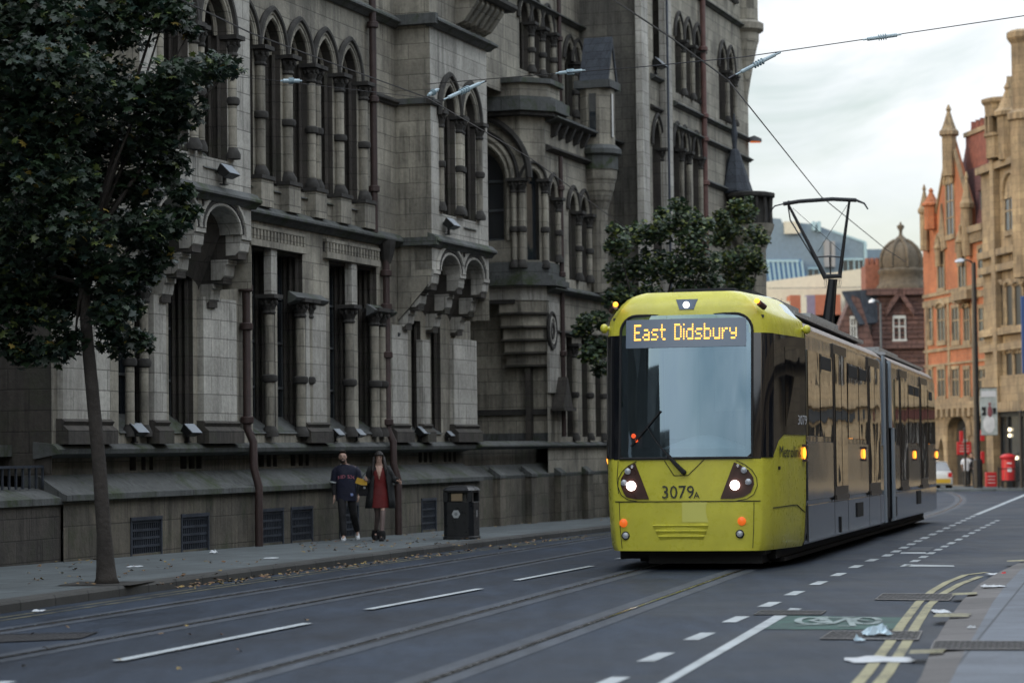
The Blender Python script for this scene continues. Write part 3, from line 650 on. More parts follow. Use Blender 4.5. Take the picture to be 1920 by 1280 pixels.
def fitq(pts,a=0.):
    # least squares quadratic x(y)
    import itertools
    n=len(pts); S=[sum(p[0]**k for p in pts) for k in range(5)]; B=[sum(p[1]*p[0]**k for p in pts) for k in range(3)]
    M=Matrix(((S[0],S[1],S[2]),(S[1],S[2],S[3]),(S[2],S[3],S[4]))); c=M.inverted()@Vector(B); return c
def gp(x,y,h=0.): return (x,y,gz(y)+h)
def ribbon(name,fl,fr,ys,h,mat,kind='structure',mb=None,m=0):
    k=mb or MB(); vs=[]
    for y in ys: vs+= [gp(fl(y),y,h),gp(fr(y),y,h)]
    k.add(vs,[(2*i,2*i+1,2*i+3,2*i+2) for i in range(len(ys)-1)],m)
    if mb is None: return tag(k.build(name,mat,norm=False,merge=False),kind=kind)
def frange(a,b,st):
    n=max(1,int(round((b-a)/st))); return [a+(b-a)*i/n for i in range(n+1)]
g=MB(); g.add([(-350,-120,gz(-120)-.05),(350,-120,gz(-120)-.05),(350,600,gz(600)-.05),(-350,600,gz(600)-.05)],[(0,1,2,3)])
tag(g.build('ground',GRND),kind='structure')
kp=line([(0,1150),(300,1108),(500,1078),(700,1052),(1000,1013),(1140,996)])
kf=fitq(kp); KY=kp[-1][0]
def kerbL(y):
    if y<24: y0=24; return kerbL(y0)+(y-y0)*(kf[1]+2*kf[2]*y0)
    if y>58: y0=58; s=min(.30,kf[1]+2*kf[2]*y0); return (kf[0]+kf[1]*58+kf[2]*58*58)+(y-y0)*.27
    return kf[0]+kf[1]*y+kf[2]*y*y
r1=line([(390,1280),(700,1205),(1000,1135),(1200,1085)]); r2=line([(800,1280),(1100,1180),(1380,1090)])
slp=(math.tan(R(14.1)))
def railc(y):   # centre line of the near track, passing under the tram then bending slightly left
    a=(-1.41,17.4); b=(2.45-.0,35.0)
    t=(y-a[1])/(b[1]-a[1]); x=a[0]+(b[0]-a[0])*t
    if y>35: x=b[0]+(y-35)*slp
    if y>66: x-= (y-66)**2*.0012
    return x
def band(f,o0,o1): return (lambda y:f(y)+o0),(lambda y:f(y)+o1)
rd=MB(); ys=frange(-60,170,4.)
ribbon('road',lambda y:kerbL(y)-.02,lambda y:kerbL(y)+40,ys,-.0,ASPH)
# trackbed and rails
RAIL=plain('rail_steel',(.30,.31,.33),.22,1.,var=.25); GRV=plain('rail_groove',(.02,.02,.022),.8)
def other(y):  # left hand track
    a=G(0,1207); b=G(1142,1016); t=(y-a[1])/(b[1]-a[1]); return a[0]+(b[0]-a[0])*t
for f,nm in ((railc,'near'),(other,'far')):
    tb=MB(); rl=MB(); gv=MB(); yy=frange(-30,150,3.)
    for o in (-.76,.76):
        ribbon('',*band(f,o-.22,o+.22),yy,.004,None,mb=tb); ribbon('',*band(f,o-.045,o+.045),yy,.008,None,mb=gv)
        ribbon('',*band(f,o-(.036 if o<0 else -.0),o+(.0 if o<0 else .036)),yy,.012,None,mb=rl)
    tag(tb.build('track_bed',CONC,norm=False,merge=False),kind='structure'); tag(gv.build('rail_groove',GRV,norm=False,merge=False),kind='structure'); tag(rl.build('tram_rail',RAIL,norm=False,merge=False),kind='structure')
# pavements
def pavement(name,poly,h,mat,hk=.14):
    m=MB(); n=len(poly); m.add([gp(x,y,h) for x,y in poly]+[gp(x,y,-.1) for x,y in poly],[tuple(range(n))]+[(i,(i+1)%n,n+(i+1)%n,n+i) for i in range(n)])
    return tag(m.build(name,mat),kind='structure')
ys=frange(-60,150,3.)
pavement('pavement_left',[(kerbL(y)-.28,y) for y in ys]+[(kerbL(y)-14,y) for y in reversed(ys)],.12,PAVE)
k=MB(); KBL=slabs('left_kerb_stone',(.05,.05,.047),.95,5.,R(-73),.02,.25)
vs=[]
for y in ys: vs+=[gp(kerbL(y)-.29,y,.124),gp(kerbL(y)-.02,y,.124),gp(kerbL(y),y,.09),gp(kerbL(y),y,-.05)]
k.add(vs,[(4*i+j,4*i+j+1,4*i+j+5,4*i+j+4) for i in range(len(ys)-1) for j in range(3)]); tag(k.build('kerb',KBL,norm=False,merge=False),kind='structure')
def worn(name,c,amt=.5,base=(.03,.036,.048)):
    m,nt,b=newmat(name); tc=N(nt,'ShaderNodeTexCoord').outputs['Object']; f=noise(nt,tc,26.,6,.8,.2); p=noise(nt,tc,1.3,5,.7,.5)
    f2=mix(nt,f,p,.45); k=ramp(nt,f2,[(.36+.10*amt,0.),(.44+.12*amt,1.)]); g=ramp(nt,p,[(.3,.75),(.7,1.1)]); cc=mix(nt,mix(nt,base,c,k),g,1.,'MULTIPLY'); nt.links.new(cc,b.inputs['Base Color']); b.inputs['Roughness'].default_value=.65; b.inputs['Specular IOR Level'].default_value=.25; return m
PNT=worn('white_road_paint',(.42,.46,.48),.0); YEL=worn('yellow_road_paint',(.33,.31,.19),.30)
# left yellow lines
yl=MB()
for o in (.28,.50): ribbon('',*band(kerbL,o,o+.07),frange(10,100,3.),.004,None,mb=yl)
tag(yl.build('yellow_line',worn('worn_yellow_paint',(.16,.15,.09),.7),norm=False,merge=False),kind='structure')
# white lane dashes between the tracks
wl=MB()
def quadpx(mb,pts,h=.006): mb.add([gp(*G(x,y),h) for x,y in pts],[tuple(range(len(pts)))])
for a,b in (((220,1241),(577,1170)),((690,1144),(900,1105)),((968,1089),(1110,1062)),((1157,1049),(1210,1040)),((-330,1345),(20,1280))):
    p=G(*a);q=G(*b); d=Vector((q[0]-p[0],q[1]-p[1])); n=Vector((d.y,-d.x)).normalized()*.055
    wl.add([gp(p[0]-n.x,p[1]-n.y,.016),gp(p[0]+n.x,p[1]+n.y,.016),gp(q[0]+n.x,q[1]+n.y,.016),gp(q[0]-n.x,q[1]-n.y,.016)],[(0,1,2,3)])
# dashed cycle line on the right
dp=[(1140,1280),(1230,1232),(1312,1193),(1380,1161),(1443,1133),(1490,1112),(1535,1093),(1572,1077),(1605,1062),(1635,1050)]
for x,y in dp+[(1050,1334)]:
    p=G(x,y); d=Vector((.245,.97)); n=Vector((.97,-.245))*.07; L=.45
    wl.add([gp(p[0]-d.x*L-n.x,p[1]-d.y*L-n.y,.006),gp(p[0]-d.x*L+n.x,p[1]-d.y*L+n.y,.006),gp(p[0]+d.x*L+n.x,p[1]+d.y*L+n.y,.006),gp(p[0]+d.x*L-n.x,p[1]+d.y*L-n.y,.006)],[(0,1,2,3)])
def dashline(pts,n,w,fill=.5):
    P=[Vector(G(*q)) for q in pts]
    for i in range(len(P)-1):
        d=P[i+1]-P[i]; u=d.normalized(); nn=Vector((u.y,-u.x))*w
        for j in range(n[i]):
            a=P[i]+d*(j/n[i]); b=P[i]+d*((j+fill)/n[i])
            wl.add([gp(a.x-nn.x,a.y-nn.y,.006),gp(a.x+nn.x,a.y+nn.y,.006),gp(b.x+nn.x,b.y+nn.y,.006),gp(b.x-nn.x,b.y-nn.y,.006)],[(0,1,2,3)])
dashline([(1660,1043),(1730,1010),(1830,965)],[5,9],.07); dashline([(1830,965),(1935,922)],[1],.08,1.)
dashline([(1695,1062),(1780,1020),(1875,973)],[6,9],.06)
quadpx(wl,[(1228,1285),(1250,1285),(1476,1154),(1452,1154)]); quadpx(wl,[(1700,1058),(1788,1060),(1790,1062),(1696,1062)]); quadpx(wl,[(1476,1144),(1482,1140),(1504,1141),(1498,1144)])
quadpx(wl,[(1690,1035),(1735,1035),(1738,1038),(1688,1038)])
tag(wl.build('white_road_marking',PNT,norm=False,merge=False),kind='structure')
pm_=MB(); quadpx(pm_,[(1700,1033),(1740,1033),(1752,1025),(1712,1025)],.005); quadpx(pm_,[(1785,995),(1815,995),(1822,990),(1795,990)],.005)
tag(pm_.build('road_patch',CONC,norm=False,merge=False),kind='structure')
# green cycle patch with the bicycle symbol
gr=MB(); quadpx(gr,[(1478,1154),(1702,1158),(1674,1180),(1432,1180)],.005); tag(gr.build('green_cycle_patch',worn('green_road_paint',(.035,.095,.08),.5),norm=False),kind='structure')
bk=MB()
def strokepx(mb,pts,w,h=.01):
    P=[Vector(G(*q)) for q in pts]
    for i in range(len(P)-1):
        d=(P[i+1]-P[i]); 
        if d.length<1e-4: continue
        u=d.normalized(); nn=Vector((u.y,-u.x))*w; a=P[i]-u*w*.6; b=P[i+1]+u*w*.6
        mb.add([gp(a.x-nn.x,a.y-nn.y,h+.0004*i),gp(a.x+nn.x,a.y+nn.y,h+.0004*i),gp(b.x+nn.x,b.y+nn.y,h+.0004*i),gp(b.x-nn.x,b.y-nn.y,h+.0004*i)],[(0,1,2,3)])
def circ(cx,cy,rx,ry,n=16): return [(cx+rx*math.cos(2*math.pi*i/n),cy+ry*math.sin(2*math.pi*i/n)) for i in range(n+1)]
strokepx(bk,circ(1520,1165,24,6),.035); strokepx(bk,circ(1624,1165,24,6),.035)
for s in ([(1520,1165),(1545,1159),(1590,1160)],[(1545,1159),(1560,1171),(1590,1160)],[(1520,1165),(1560,1171),(1500,1173)],[(1590,1160),(1624,1165)],[(1590,1160),(1600,1175),(1575,1175)],[(1535,1159),(1552,1158)],[(1582,1158),(1600,1158)]): strokepx(bk,s,.03,.013)
tag(bk.build('bicycle_marking',worn('faded_white_paint',(.30,.36,.36),.45,(.035,.09,.078)),norm=False,merge=False),kind='structure')
# right yellow lines, kerb and pavement
yr=MB()
for o in ([(1600,1290),(1625,1262),(1668,1205),(1690,1172),(1722,1130),(1748,1108),(1775,1092),(1810,1078),(1850,1073)],[(1640,1290),(1664,1262),(1700,1205),(1718,1172),(1742,1135),(1768,1113),(1800,1095),(1838,1081)]):
    strokepx(yr,o,.045,.005)
tag(yr.build('yellow_line',YEL,norm=False,merge=False),kind='structure')
ke=[(1690,1330),(1722,1280),(1745,1220),(1768,1180),(1800,1135),(1836,1100),(1872,1078),(1910,1060),(1960,1052),(2100,1045)]
pe=[(1765,1330),(1790,1280),(1810,1235),(1838,1185),(1862,1140),(1888,1105),(1916,1075),(1950,1062),(1990,1056),(2100,1052)]
K=[Vector(G(*p)) for p in ke]; P_=[Vector(G(*p)) for p in pe]
m=MB(); n=len(K); vs=[]
back=Vector((-1.5,-8))
for a,b in zip(K,P_): vs+=[gp(a.x,a.y,.002),gp(a.x+.02,a.y,.05),gp(b.x,b.y,.065)]
m.add(vs,[(3*i+j,3*i+j+1,3*i+j+4,3*i+j+3) for i in range(n-1) for j in range(2)])
tag(m.build('kerb',KERB,norm=False,merge=False),kind='structure')
poly=[(p.x,p.y) for p in P_]; far=poly[-1]; poly=poly+[(far[0]+20,far[1]-.2),(30,-60),(-12,-60),(poly[0][0]-3.2,0)]
m=MB(); m.add([gp(x,y,.066) for x,y in poly],[tuple(range(len(poly)))]); tag(m.build('pavement_right',PAVR),kind='structure')
m=MB(); a,b=K[0],P_[0]; m.add([gp(a.x,a.y,.002),gp(b.x,b.y,.064),gp(-4.,-60,.064),gp(-4.6,-60,.002)],[(0,1,2,3)]); tag(m.build('kerb',KERB,norm=False),kind='structure')
# yellow kerb ticks
tk=MB()
for q in ([(1786,1124),(1832,1122),(1832,1126),(1786,1128)],[(1755,1164),(1822,1164),(1820,1166),(1754,1167)],[(1752,1167.5),(1818,1167.5),(1816,1170),(1750,1170.5)],[(1708,1236),(1774,1234),(1772,1237),(1706,1239)],[(1706,1240),(1770,1238),(1768,1241),(1704,1243)],[(1888,1060),(1920,1058),(1920,1061),(1888,1062)]): 
    quadpx(tk,q,.075)
tag(tk.build('yellow_line',YEL,norm=False,merge=False),kind='structure')
# far pavement across the end of the street
Yf=132.; m=MB(); xs=(12,60); m.add([gp(8,119.5,.12),gp(60,119.5,.12),gp(60,170,.12),gp(12,170,.12),gp(8,119.5,-.05),gp(60,119.5,-.05)],[(0,1,2,3),(4,5,1,0)]); tag(m.build('far_pavement',PAVE),kind='structure')
# drain covers
CAST=plain('cast_iron',(.055,.055,.06),.38,.5,var=.4)
def cover(pts,label,nr=5,nc=16,name='drain_cover',raised=.05):
    P=[Vector(G(*q,raised)) for q in pts]; o=P[0].copy(); z0=gz(o.y)+raised; root=empty(name,(o.x,o.y,z0)); tag(root,label,'drain cover','iron drain covers in the road and pavement')
    def at(u,v,h): p=(P[0]*(1-u)+P[1]*u)*(1-v)+(P[3]*(1-u)+P[2]*u)*v; return (p.x-o.x,p.y-o.y,gz(p.y)+raised-z0+h)
    m=MB(); m.add([at(0,0,.007),at(1,0,.007),at(1,1,.007),at(0,1,.007)],[(0,1,2,3)]); m.build('plate',GRV,root,norm=False)
    r=MB(); W_=.06
    for i in range(nr):
        for j in range(nc):
            u=(j+.5)/nc; v=(i+.5)/nr; s=1 if (i+j)%2 else -1; a=.36/nc; b=.30/nr
            r.add([at(u-a,v-b*s*.6-b*.3,.012),at(u+a,v+b*s*.6-b*.3,.012),at(u+a,v+b*s*.6+b*.3,.012),at(u-a,v-b*s*.6+b*.3,.012)],[(0,1,2,3)])
    for u0,u1,v0,v1 in ((0,1,0,.05),(0,1,.95,1),(0,.015,.05,.95),(.985,1,.05,.95)): r.add([at(u0,v0,.013),at(u1,v0,.013),at(u1,v1,.013),at(u0,v1,.013)],[(0,1,2,3)])
    r.build('tread',CAST,root,norm=False,merge=False)
cover([(1536,1199),(1722,1201),(1730,1184),(1560,1184)],'iron drain cover under the crumpled white bag by the double yellow lines',raised=0.)
cover([(1640,1125),(1780,1127),(1792,1114),(1655,1113)],'iron drain cover crossed by the yellow lines beyond the green cycle patch',raised=0.)
cover([(1412,1153),(1540,1153),(1550,1146),(1428,1145)],'faint iron drain cover just beyond the green cycle patch',raised=0.)
cover([(1744,1219),(1925,1219),(1925,1203),(1752,1202)],'iron drain cover set in the right pavement',raised=.066)
cover([(-20,1206),(150,1198),(185,1186),(0,1190)],'iron drain cover in the road near the left tram track',raised=0.)
# ================================================================ TRAM
TY=plain('tram_yellow',(.59,.56,.06),.32,var=.10,coat=.35,bump=.06,bs=3.); 
BLKG=glassmat('tram_black_glass',(.008,.009,.012),1.8,.05,.05,1.)
WIND,nt,b=newmat('windscreen_glass'); gl=N(nt,'ShaderNodeBsdfGlossy'); gl.inputs['Color'].default_value=(.62,.84,1.,1); gl.inputs['Roughness'].default_value=.02
tr_=N(nt,'ShaderNodeBsdfTransparent'); tr_.inputs[0].default_value=(.60,.70,.74,1); ms=N(nt,'ShaderNodeMixShader'); ms.inputs[0].default_value=.29; nt.links.new(tr_.outputs[0],ms.inputs[1]); nt.links.new(gl.outputs[0],ms.inputs[2]); nt.links.new(ms.outputs[0],nt.nodes['Material Output'].inputs[0])
tc=N(nt,'ShaderNodeTexCoord').outputs['Object']; f=noise(nt,tc,.8,1,.4); bp=N(nt,'ShaderNodeBump'); bp.inputs['Strength'].default_value=.04; bp.inputs['Distance'].default_value=.05; nt.links.new(f,bp.inputs['Height']); nt.links.new(bp.outputs[0],gl.inputs['Normal']); nt.nodes.remove(b)
m_,nt,b=newmat('tram_side_film'); b.inputs['Base Color'].default_value=(.05,.05,.055,1); b.inputs['Roughness'].default_value=.08; b.inputs['IOR'].default_value=2.0; b.inputs['Metallic'].default_value=.2
tc=N(nt,'ShaderNodeTexCoord').outputs['Object']; f=noise(nt,tc,1.3,2,.5,0,sz=(1,1,.25)); bp=N(nt,'ShaderNodeBump'); bp.inputs['Strength'].default_value=.25; bp.inputs['Distance'].default_value=.06; nt.links.new(f,bp.inputs['Height']); nt.links.new(bp.outputs[0],b.inputs['Normal']); SIDE=m_
SILV=glassmat('tram_silver_panel',(.13,.15,.18),1.6,.10,.10,.9); SILV.node_tree.nodes['Principled BSDF'].inputs['Metallic'].default_value=.6
SGLS=glassmat('tram_side_glass',(.008,.008,.010),1.9,.03,.18,1.2)
TROOF=plain('tram_roof_grey',(.36,.38,.40),.35,.2,var=.15)
TROOF2=plain('tram_roof_mirrored_brown',(.22,.18,.16),.4,.2,var=.2)  # brown of mirrored surroundings painted into the roof colour
RUB=plain('rubber_black',(.008,.008,.009),.75); 
AMB=plain('amber_lamp',(.9,.25,.02),.4,emis=(1,.33,.03),es=2.2); AMBL=plain('amber_lens',(.75,.12,.02),.25,emis=(1,.2,.02),es=.35)
HL=plain('headlamp_lit',(1,.9,.85),.3,emis=(1.,.84,.78),es=7.); CLR=plain('clear_lens',(.45,.48,.52),.12,.3); LEDM=plain('amber_led',(.9,.4,.05),.5,emis=(1,.50,.08),es=1.7)
WLED=plain('white_led',(1,1,1),.4,emis=(1,.98,.9),es=2.5)
DKB=plain('lamp_housing_brown',(.06,.03,.025),.35,var=.2)
TA=R(14.1); YT=35.0; XT=2.45
tram=empty('tram',(XT,YT,gz(YT)),-TA); tram.rotation_euler=(-SLOPE*math.cos(TA),0,-TA)
tag(tram,'yellow fronted tram with glossy dark sides, lit headlamps and an amber East Didsbury display','tram')
HWZ=[(.28,.99),(.36,1.02),(.6,1.04),(1.0,1.06),(1.58,1.07),(2.2,1.07),(2.8,1.08),(3.3,1.08),(3.5,1.07),(3.62,1.04),(3.74,.98),(3.84,.90),(3.91,.83),(3.96,.75),(4.0,.62)]
def rake(z): return .105*max(0,z-1.55)+ (.06*(.6-z) if z<.6 else 0)
def fy(x,z): return .11*(x/1.06)**2+rake(z)+ (max(0,z-3.72)**2)*2.2
def hwz(z): return interp(HWZ,z)
m=MB(); NX=13; rows=[]
for z,h in HWZ: rows.append([(h*(2*i/(NX-1)-1),fy(h*(2*i/(NX-1)-1),z),z) for i in range(NX)])
for i in range(len(rows)-1): m.add(rows[i]+rows[i+1],[(j,j+1,NX+j+1,NX+j) for j in range(NX-1) if not (1.5<HWZ[i][0]<3.4 and 1<=j<=NX-3)])
def ring(dw,y,k,zt=0.,skirt=0.):
    L=[(-(h+dw*(1 if z<3.7 else .8)),y+fy(h,z)*k,z+zt*(1 if z>3.6 else 0)+(skirt if z<.3 else 0)) for z,h in HWZ]; Rr=[((h+dw*(1 if z<3.7 else .8)),y+fy(h,z)*k,z+zt*(1 if z>3.6 else 0)+(skirt if z<.3 else 0)) for z,h in reversed(HWZ)]
    return L+Rr
m.loft([ring(0,0,1),ring(.035,.03,1),ring(.13,.22,.9),ring(.25,1.1,.4),ring(.38,2.1,0.)],0,False,False,False)
# under closing + top closing
rr=[ring(0,0,1),ring(.035,.03,1),ring(.13,.22,.9),ring(.25,1.1,.4),ring(.38,2.1,0.)]
n=len(HWZ)
for a,b_ in zip(rr,rr[1:]): m.add([a[n-1],a[n],b_[n],b_[n-1],a[0],a[-1],b_[-1],b_[0]],[(0,1,2,3),(4,5,6,7)])
cab=m.build('cab_shell',TY,tram,smooth=True,auto=35)
def nose_x(y,z=1.5):
    R_=[ring(.035,.03,1),ring(.13,.22,.9),ring(.25,1.1,.4),ring(.38,2.1,0.)]
    pts=[]
    for g_ in R_:
        col=[(p[2],p[0],p[1]) for p in g_[n:]]; col.sort(); x=interp([(c[0],c[1]) for c in col],z); yy=interp([(c[0],c[2]) for c in col],z); pts.append((yy,x))
    return interp(pts,y)
def facept(x,z,e): return (x,fy(x,z)-e,z)
def facepatch(poly,e,mat,name,parent=tram,nx=10,nz=8,smooth=True,hole=None):
    # grid patch clipped to polygon columns (poly given as function of z -> x range)
    m=MB(); z0,z1,fx=poly; rows=[]
    zs=frange(z0,z1,(z1-z0)/nz)
    for z in zs:
        a,b=fx(z); rows.append([facept(a+(b-a)*i/nx,z,e) for i in range(nx+1)])
    for i in range(nz): m.add(rows[i]+rows[i+1],[(j,j+1,nx+j+2,nx+j+1) for j in range(nx) if not (hole and abs(rows[i][j][0]+rows[i][j+1][0])/2<hole and zs[i]>1.62)])
    # rim back to the shell
    rim=[r[0] for r in rows]+rows[-1][1:]+[r[-1] for r in reversed(rows[:-1])]+list(reversed(rows[0][1:-1])); k=len(rim)
    m.add(rim+[(x,y+e,z) for x,y,z in rim],[(i,(i+1)%k,k+(i+1)%k,k+i) for i in range(k)])
    return m.build(name,mat,parent,smooth=smooth,auto=40)
def rounded(x0,x1,z0,z1,r):
    def f(z):
        q=0
        if z>z1-r: q=r-math.sqrt(max(0,r*r-(z-(z1-r))**2))
        if z<z0+.08: q=max(q,.08-math.sqrt(max(0,.0064-((z0+.08)-z)**2)))
        return (x0+q,x1-q)
    return f
# black mask (pillars) and windscreen
facepatch((1.585,3.38,lambda z:(-hwz(z)+.0,hwz(z)-.0)),.006,BLKG,'front_mask',nx=30,nz=12,hole=.86)
def wsx(z): a=rounded(-.985,.955,1.60,3.66,.24)(z); return a
m=MB(); SL=[]
for z in frange(1.60,3.42,.26): SL.append((-.975,z))
for a_ in range(7): SL.append((-.975+.24*(1-math.cos(a_*math.pi/12)),3.42+.24*math.sin(a_*math.pi/12)))
for a_ in range(7): SL.append((.945-.24*(1-math.sin(math.pi/2-a_*math.pi/12+0) if 0 else 1-math.cos(math.pi/2-a_*math.pi/12)),3.42+.24*math.sin(math.pi/2-a_*math.pi/12)))
for z in frange(3.42,1.60,.26)[0:]: pass
for i_ in range(1,8): SL.append((.945,3.42-1.82*i_/7))
SL=SL+[(.945-1.92*i_/8,1.60) for i_ in range(1,9)]
m.tube([facept(x,z,.016) for x,z in SL],.020,6,0); m.build('windscreen_seal',RUB,tram)
ws=facepatch((1.605,3.655,lambda z:(rounded(-.975,.945,1.605,3.655,.24)(z))),.014,WIND,'windscreen',nx=24,nz=30)
# cab interior seen through the glass
CABD=plain('cab_lining_dark',(.035,.038,.042),.7,var=.2); CABG=plain('console_grey',(.16,.18,.20),.6,var=.15); SEATM=plain('seat_cloth',(.02,.02,.024),.8)
q=MB(); q.box(-1.05,1.05,1.78,1.84,.9,3.6,0); q.box(-1.1,1.1,.3,1.8,.9,.94,0); q.box(-1.1,1.1,.35,1.8,3.6,3.64,0); q.build('cab_bulkhead',CABD,tram)
q=MB(); rg=[]
for x in frange(-.95,.95,.19): 
    h_=1.66+.26*math.exp(-((x-.15)/.55)**2); rg.append([(x,.34,1.3),(x,.36,h_-.10),(x,.48,h_),(x,.85,h_+.02),(x,.95,1.3)])
q.loft(rg); q.build('console',CABG,tram,smooth=True,auto=60)
q=MB(); q.loft([[(.62+w_*c,1.25+.07*t_,z) for c,t_ in ((-1,0),(-.7,-1),(.7,-1),(1,0),(.7,1),(-.7,1))] for z,w_ in ((1.3,.24),(1.7,.27),(2.05,.25),(2.2,.18),(2.28,.10))]); q.box(.36,.88,.85,1.3,1.25,1.38); q.build('driver_seat',SEATM,tram,smooth=True,auto=50)
q=MB(); q.box(-.80,-.72,.5,.56,1.75,2.0); q.tube([(-.76,.53,1.3),(-.76,.53,1.8)],.02,6); q.box(-.86,-.60,.6,.66,1.62,1.76); q.build('cab_monitor',RUB,tram)
q=MB(); q.ball((-.84,.45,1.93),.035,0,8,6); q.ball((-.80,.46,1.86),.025,0,8,6); q.build('cab_warning_lamp',plain('cab_red_lamp',(.8,.06,.02),.4,emis=(1,.10,.02),es=1.6),tram,smooth=True)
q=MB(); q.box(-.62,-.10,1.75,1.775,1.9,3.2,0); q.box(.15,.75,1.75,1.775,2.3,3.2,0); q.build('bulkhead_window',plain('dim_saloon_glass',(.10,.13,.15),.3),tram)
# destination display behind the top of the glass
DSP=plain('display_panel',(.10,.15,.22),.3,ior=1.9); 
ds=facepatch((3.19,3.60,lambda z:(-.89,.86)),.030,DSP,'destination_display',nx=10,nz=3)
FONT={'E':["#####","#....","#....","####.","#....","#....","#####"],'a':["","",".###.","....#",".####","#...#",".####"],'s':["","",".####","#....",".###.","....#","####."],'t':[".#..",".#..","####",".#..",".#..",".#..","..##"],
'D':["####.","#...#","#...#","#...#","#...#","#...#","####."],'i':["#",".","#","#","#","#","#"],'d':["....#","....#",".####","#...#","#...#","#...#",".####"],'b':["#....","#....","####.","#...#","#...#","#...#","####."],'u':["","","#...#","#...#","#...#","#...#",".####"],'r':["","","#.##","##..","#...","#...","#..."],'y':["","","#...#","#...#",".####","....#",".###."],' ':["...."]*7}
m=MB(); cx=0; px_=.0262; zh=.034; txt='East Didsbury'; W_=sum(len(FONT[c][3])+1 for c in txt); x0=-.765; px_=1.52/W_
for c in txt:
    g_=FONT[c]; w_=len(g_[3])
    for r_,row in enumerate(g_):
        i=0
        while i<len(row):
            if row[i]=='#':
                j=i
                while j<len(row) and row[j]=='#': j+=1
                xa=x0+(cx+i)*px_; xb=x0+(cx+j)*px_-.004; z=3.515-r_*zh
                m.add([facept(xa,z-.012,.036),facept(xb,z-.012,.036),facept(xb,z+.012,.036),facept(xa,z+.012,.036)],[(0,1,2,3)]); i=j
            else: i+=1
    cx+=w_+1
m.build('led_text',LEDM,ds,norm=False,merge=False)
# top lamp niche
m=MB(); P=[(-.16,3.885),(.16,3.885),(.11,3.735),(-.10,3.735)]; m.add([facept(x,z,.012) for x,z in P]+[facept(x,z,-.03) for x,z in P],[(0,1,2,3),(0,1,5,4),(1,2,6,5),(2,3,7,6),(3,0,4,7)]); nb=m.build('lamp_niche',plain('lamp_niche_blue_grey',(.05,.08,.13),.3),tram,norm=False)
m=MB(); c=facept(.0,3.80,.02); m.ball(c,(.048,.02,.048),0,12,8); m.build('top_lamp',WLED,tram,smooth=True)
# headlamp clusters
def cluster(s,cx):
    pl=[(.70,1.535),(.80,1.49),(.90,1.42),(.965,1.32),(.975,1.22),(.93,1.11),(.84,1.05),(.70,1.02),(.50,1.02)]
    pl=[(s*(x-.01) + (0 if s>0 else -.05*(x<.9)),z) for x,z in pl]
    m=MB(); m.add([facept(x,z,.014) for x,z in pl],[tuple(range(len(pl)))]); k=len(pl); m.add([facept(x,z,.014) for x,z in pl]+[facept(x,z,0) for x,z in pl],[(i,(i+1)%k,k+(i+1)%k,k+i) for i in range(k)])
    o=m.build('headlight',DKB,tram,norm=False)
    def disc(x,z,r,mat,nm,e=.03):
        q=MB(); c=facept(x,z,e); q.lathe([(r*1.0,0),(r,.02),(r*.6,.03)],0,0,16,0); q.v=[(c[0]+a,c[1]-(h)+.01,c[2]+b_) for a,b_,h in q.v]; return q.build(nm,mat,o,smooth=True,auto=40)
    disc(s*.70-(.10 if s<0 else 0),1.21,.068,HL,'lamp',.026); disc(s*.83-(.02 if s<0 else 0),1.42,.045,CLR,'lens'); disc(s*.89-.02*(s<0),1.255,.045,CLR,'lens'); disc(s*.745-.04*(s<0),1.485,.022,CLR,'lens')
    q=MB(); pp=[(s*(x*1.0),z) for x,z in [(.72,1.56),(.84,1.50),(.94,1.42),(1.0,1.32),(1.01,1.2),(.96,1.08),(.86,1.015),(.72,.99)]]; q.tube([facept(x,z,.006) for x,z in pp],.006,4,0); q.build('seam',RUB,o)
cluster(1,0); cluster(-1,0)
# seams, access flap, wiper
m=MB()
m.tube([facept(x,.985,.004) for x in frange(-1.05,1.05,.2)],.008,4,0)
m.tube([facept(x,z,.004) for x,z in ((-.31,1.57),(-.17,1.355),(.03,1.355),(.27,1.58))],.007,4,0)
m.tube([facept(x,z,.004) for x,z in ((-.99,.97),(-.98,.6),(-.96,.32))],.005,4,0); m.tube([facept(x,z,.004) for x,z in ((.96,.97),(.95,.6),(.93,.32))],.005,4,0)
m.tube([facept(x,z,.004) for x,z in ((-1.0,1.57),(-1.02,1.3),(-1.0,1.1))],.005,4,0)
m.tube([(nose_x(y,z)+.004,y,z) for y,z in ((.35,.88),(1.3,.90),(1.6,.90),(2.05,.78))],.007,4,0)
m.tube([(nose_x(.25,z)+.003,.30,z) for z in (.88,.3)],.006,4,0)
m.tube([(nose_x(2.08,z)+.006,2.11,z) for z in (.3,1.,2.,3.,3.5)],.012,4,0)
m.split('panel_seam',RUB,tram)
m=MB(); m.tube([facept(x,z,.05) for x,z in ((-.02,1.40),(-.12,1.50),(-.25,1.64))],[.035,.03,.022],6,0); m.tube([facept(x,z,.055) for x,z in ((-.25,1.64),(-.42,1.84),(-.56,2.05))],[.012,.01,.008],5,0)
m.tube([facept(x,z,.045) for x,z in ((-.80,1.78),(-.60,2.0),(-.36,2.28))],.012,4,0); m.ball(facept(-.02,1.40,.05),.04,0,8,6); m.build('windscreen_wiper',RUB,tram)
m=MB()
for z,a,b_ in ((.645,-.49,.31),(.565,-.45,.285),(.49,-.41,.25)):
    m.add([facept(a,z,.028),facept(b_,z,.028),facept(b_-.01,z-.05,.004),facept(a+.02,z-.05,.004),facept(a,z+.012,.004),facept(b_,z+.012,.004)],[(0,1,2,3),(0,1,5,4)])
m.split('bumper_rib',TY,tram)
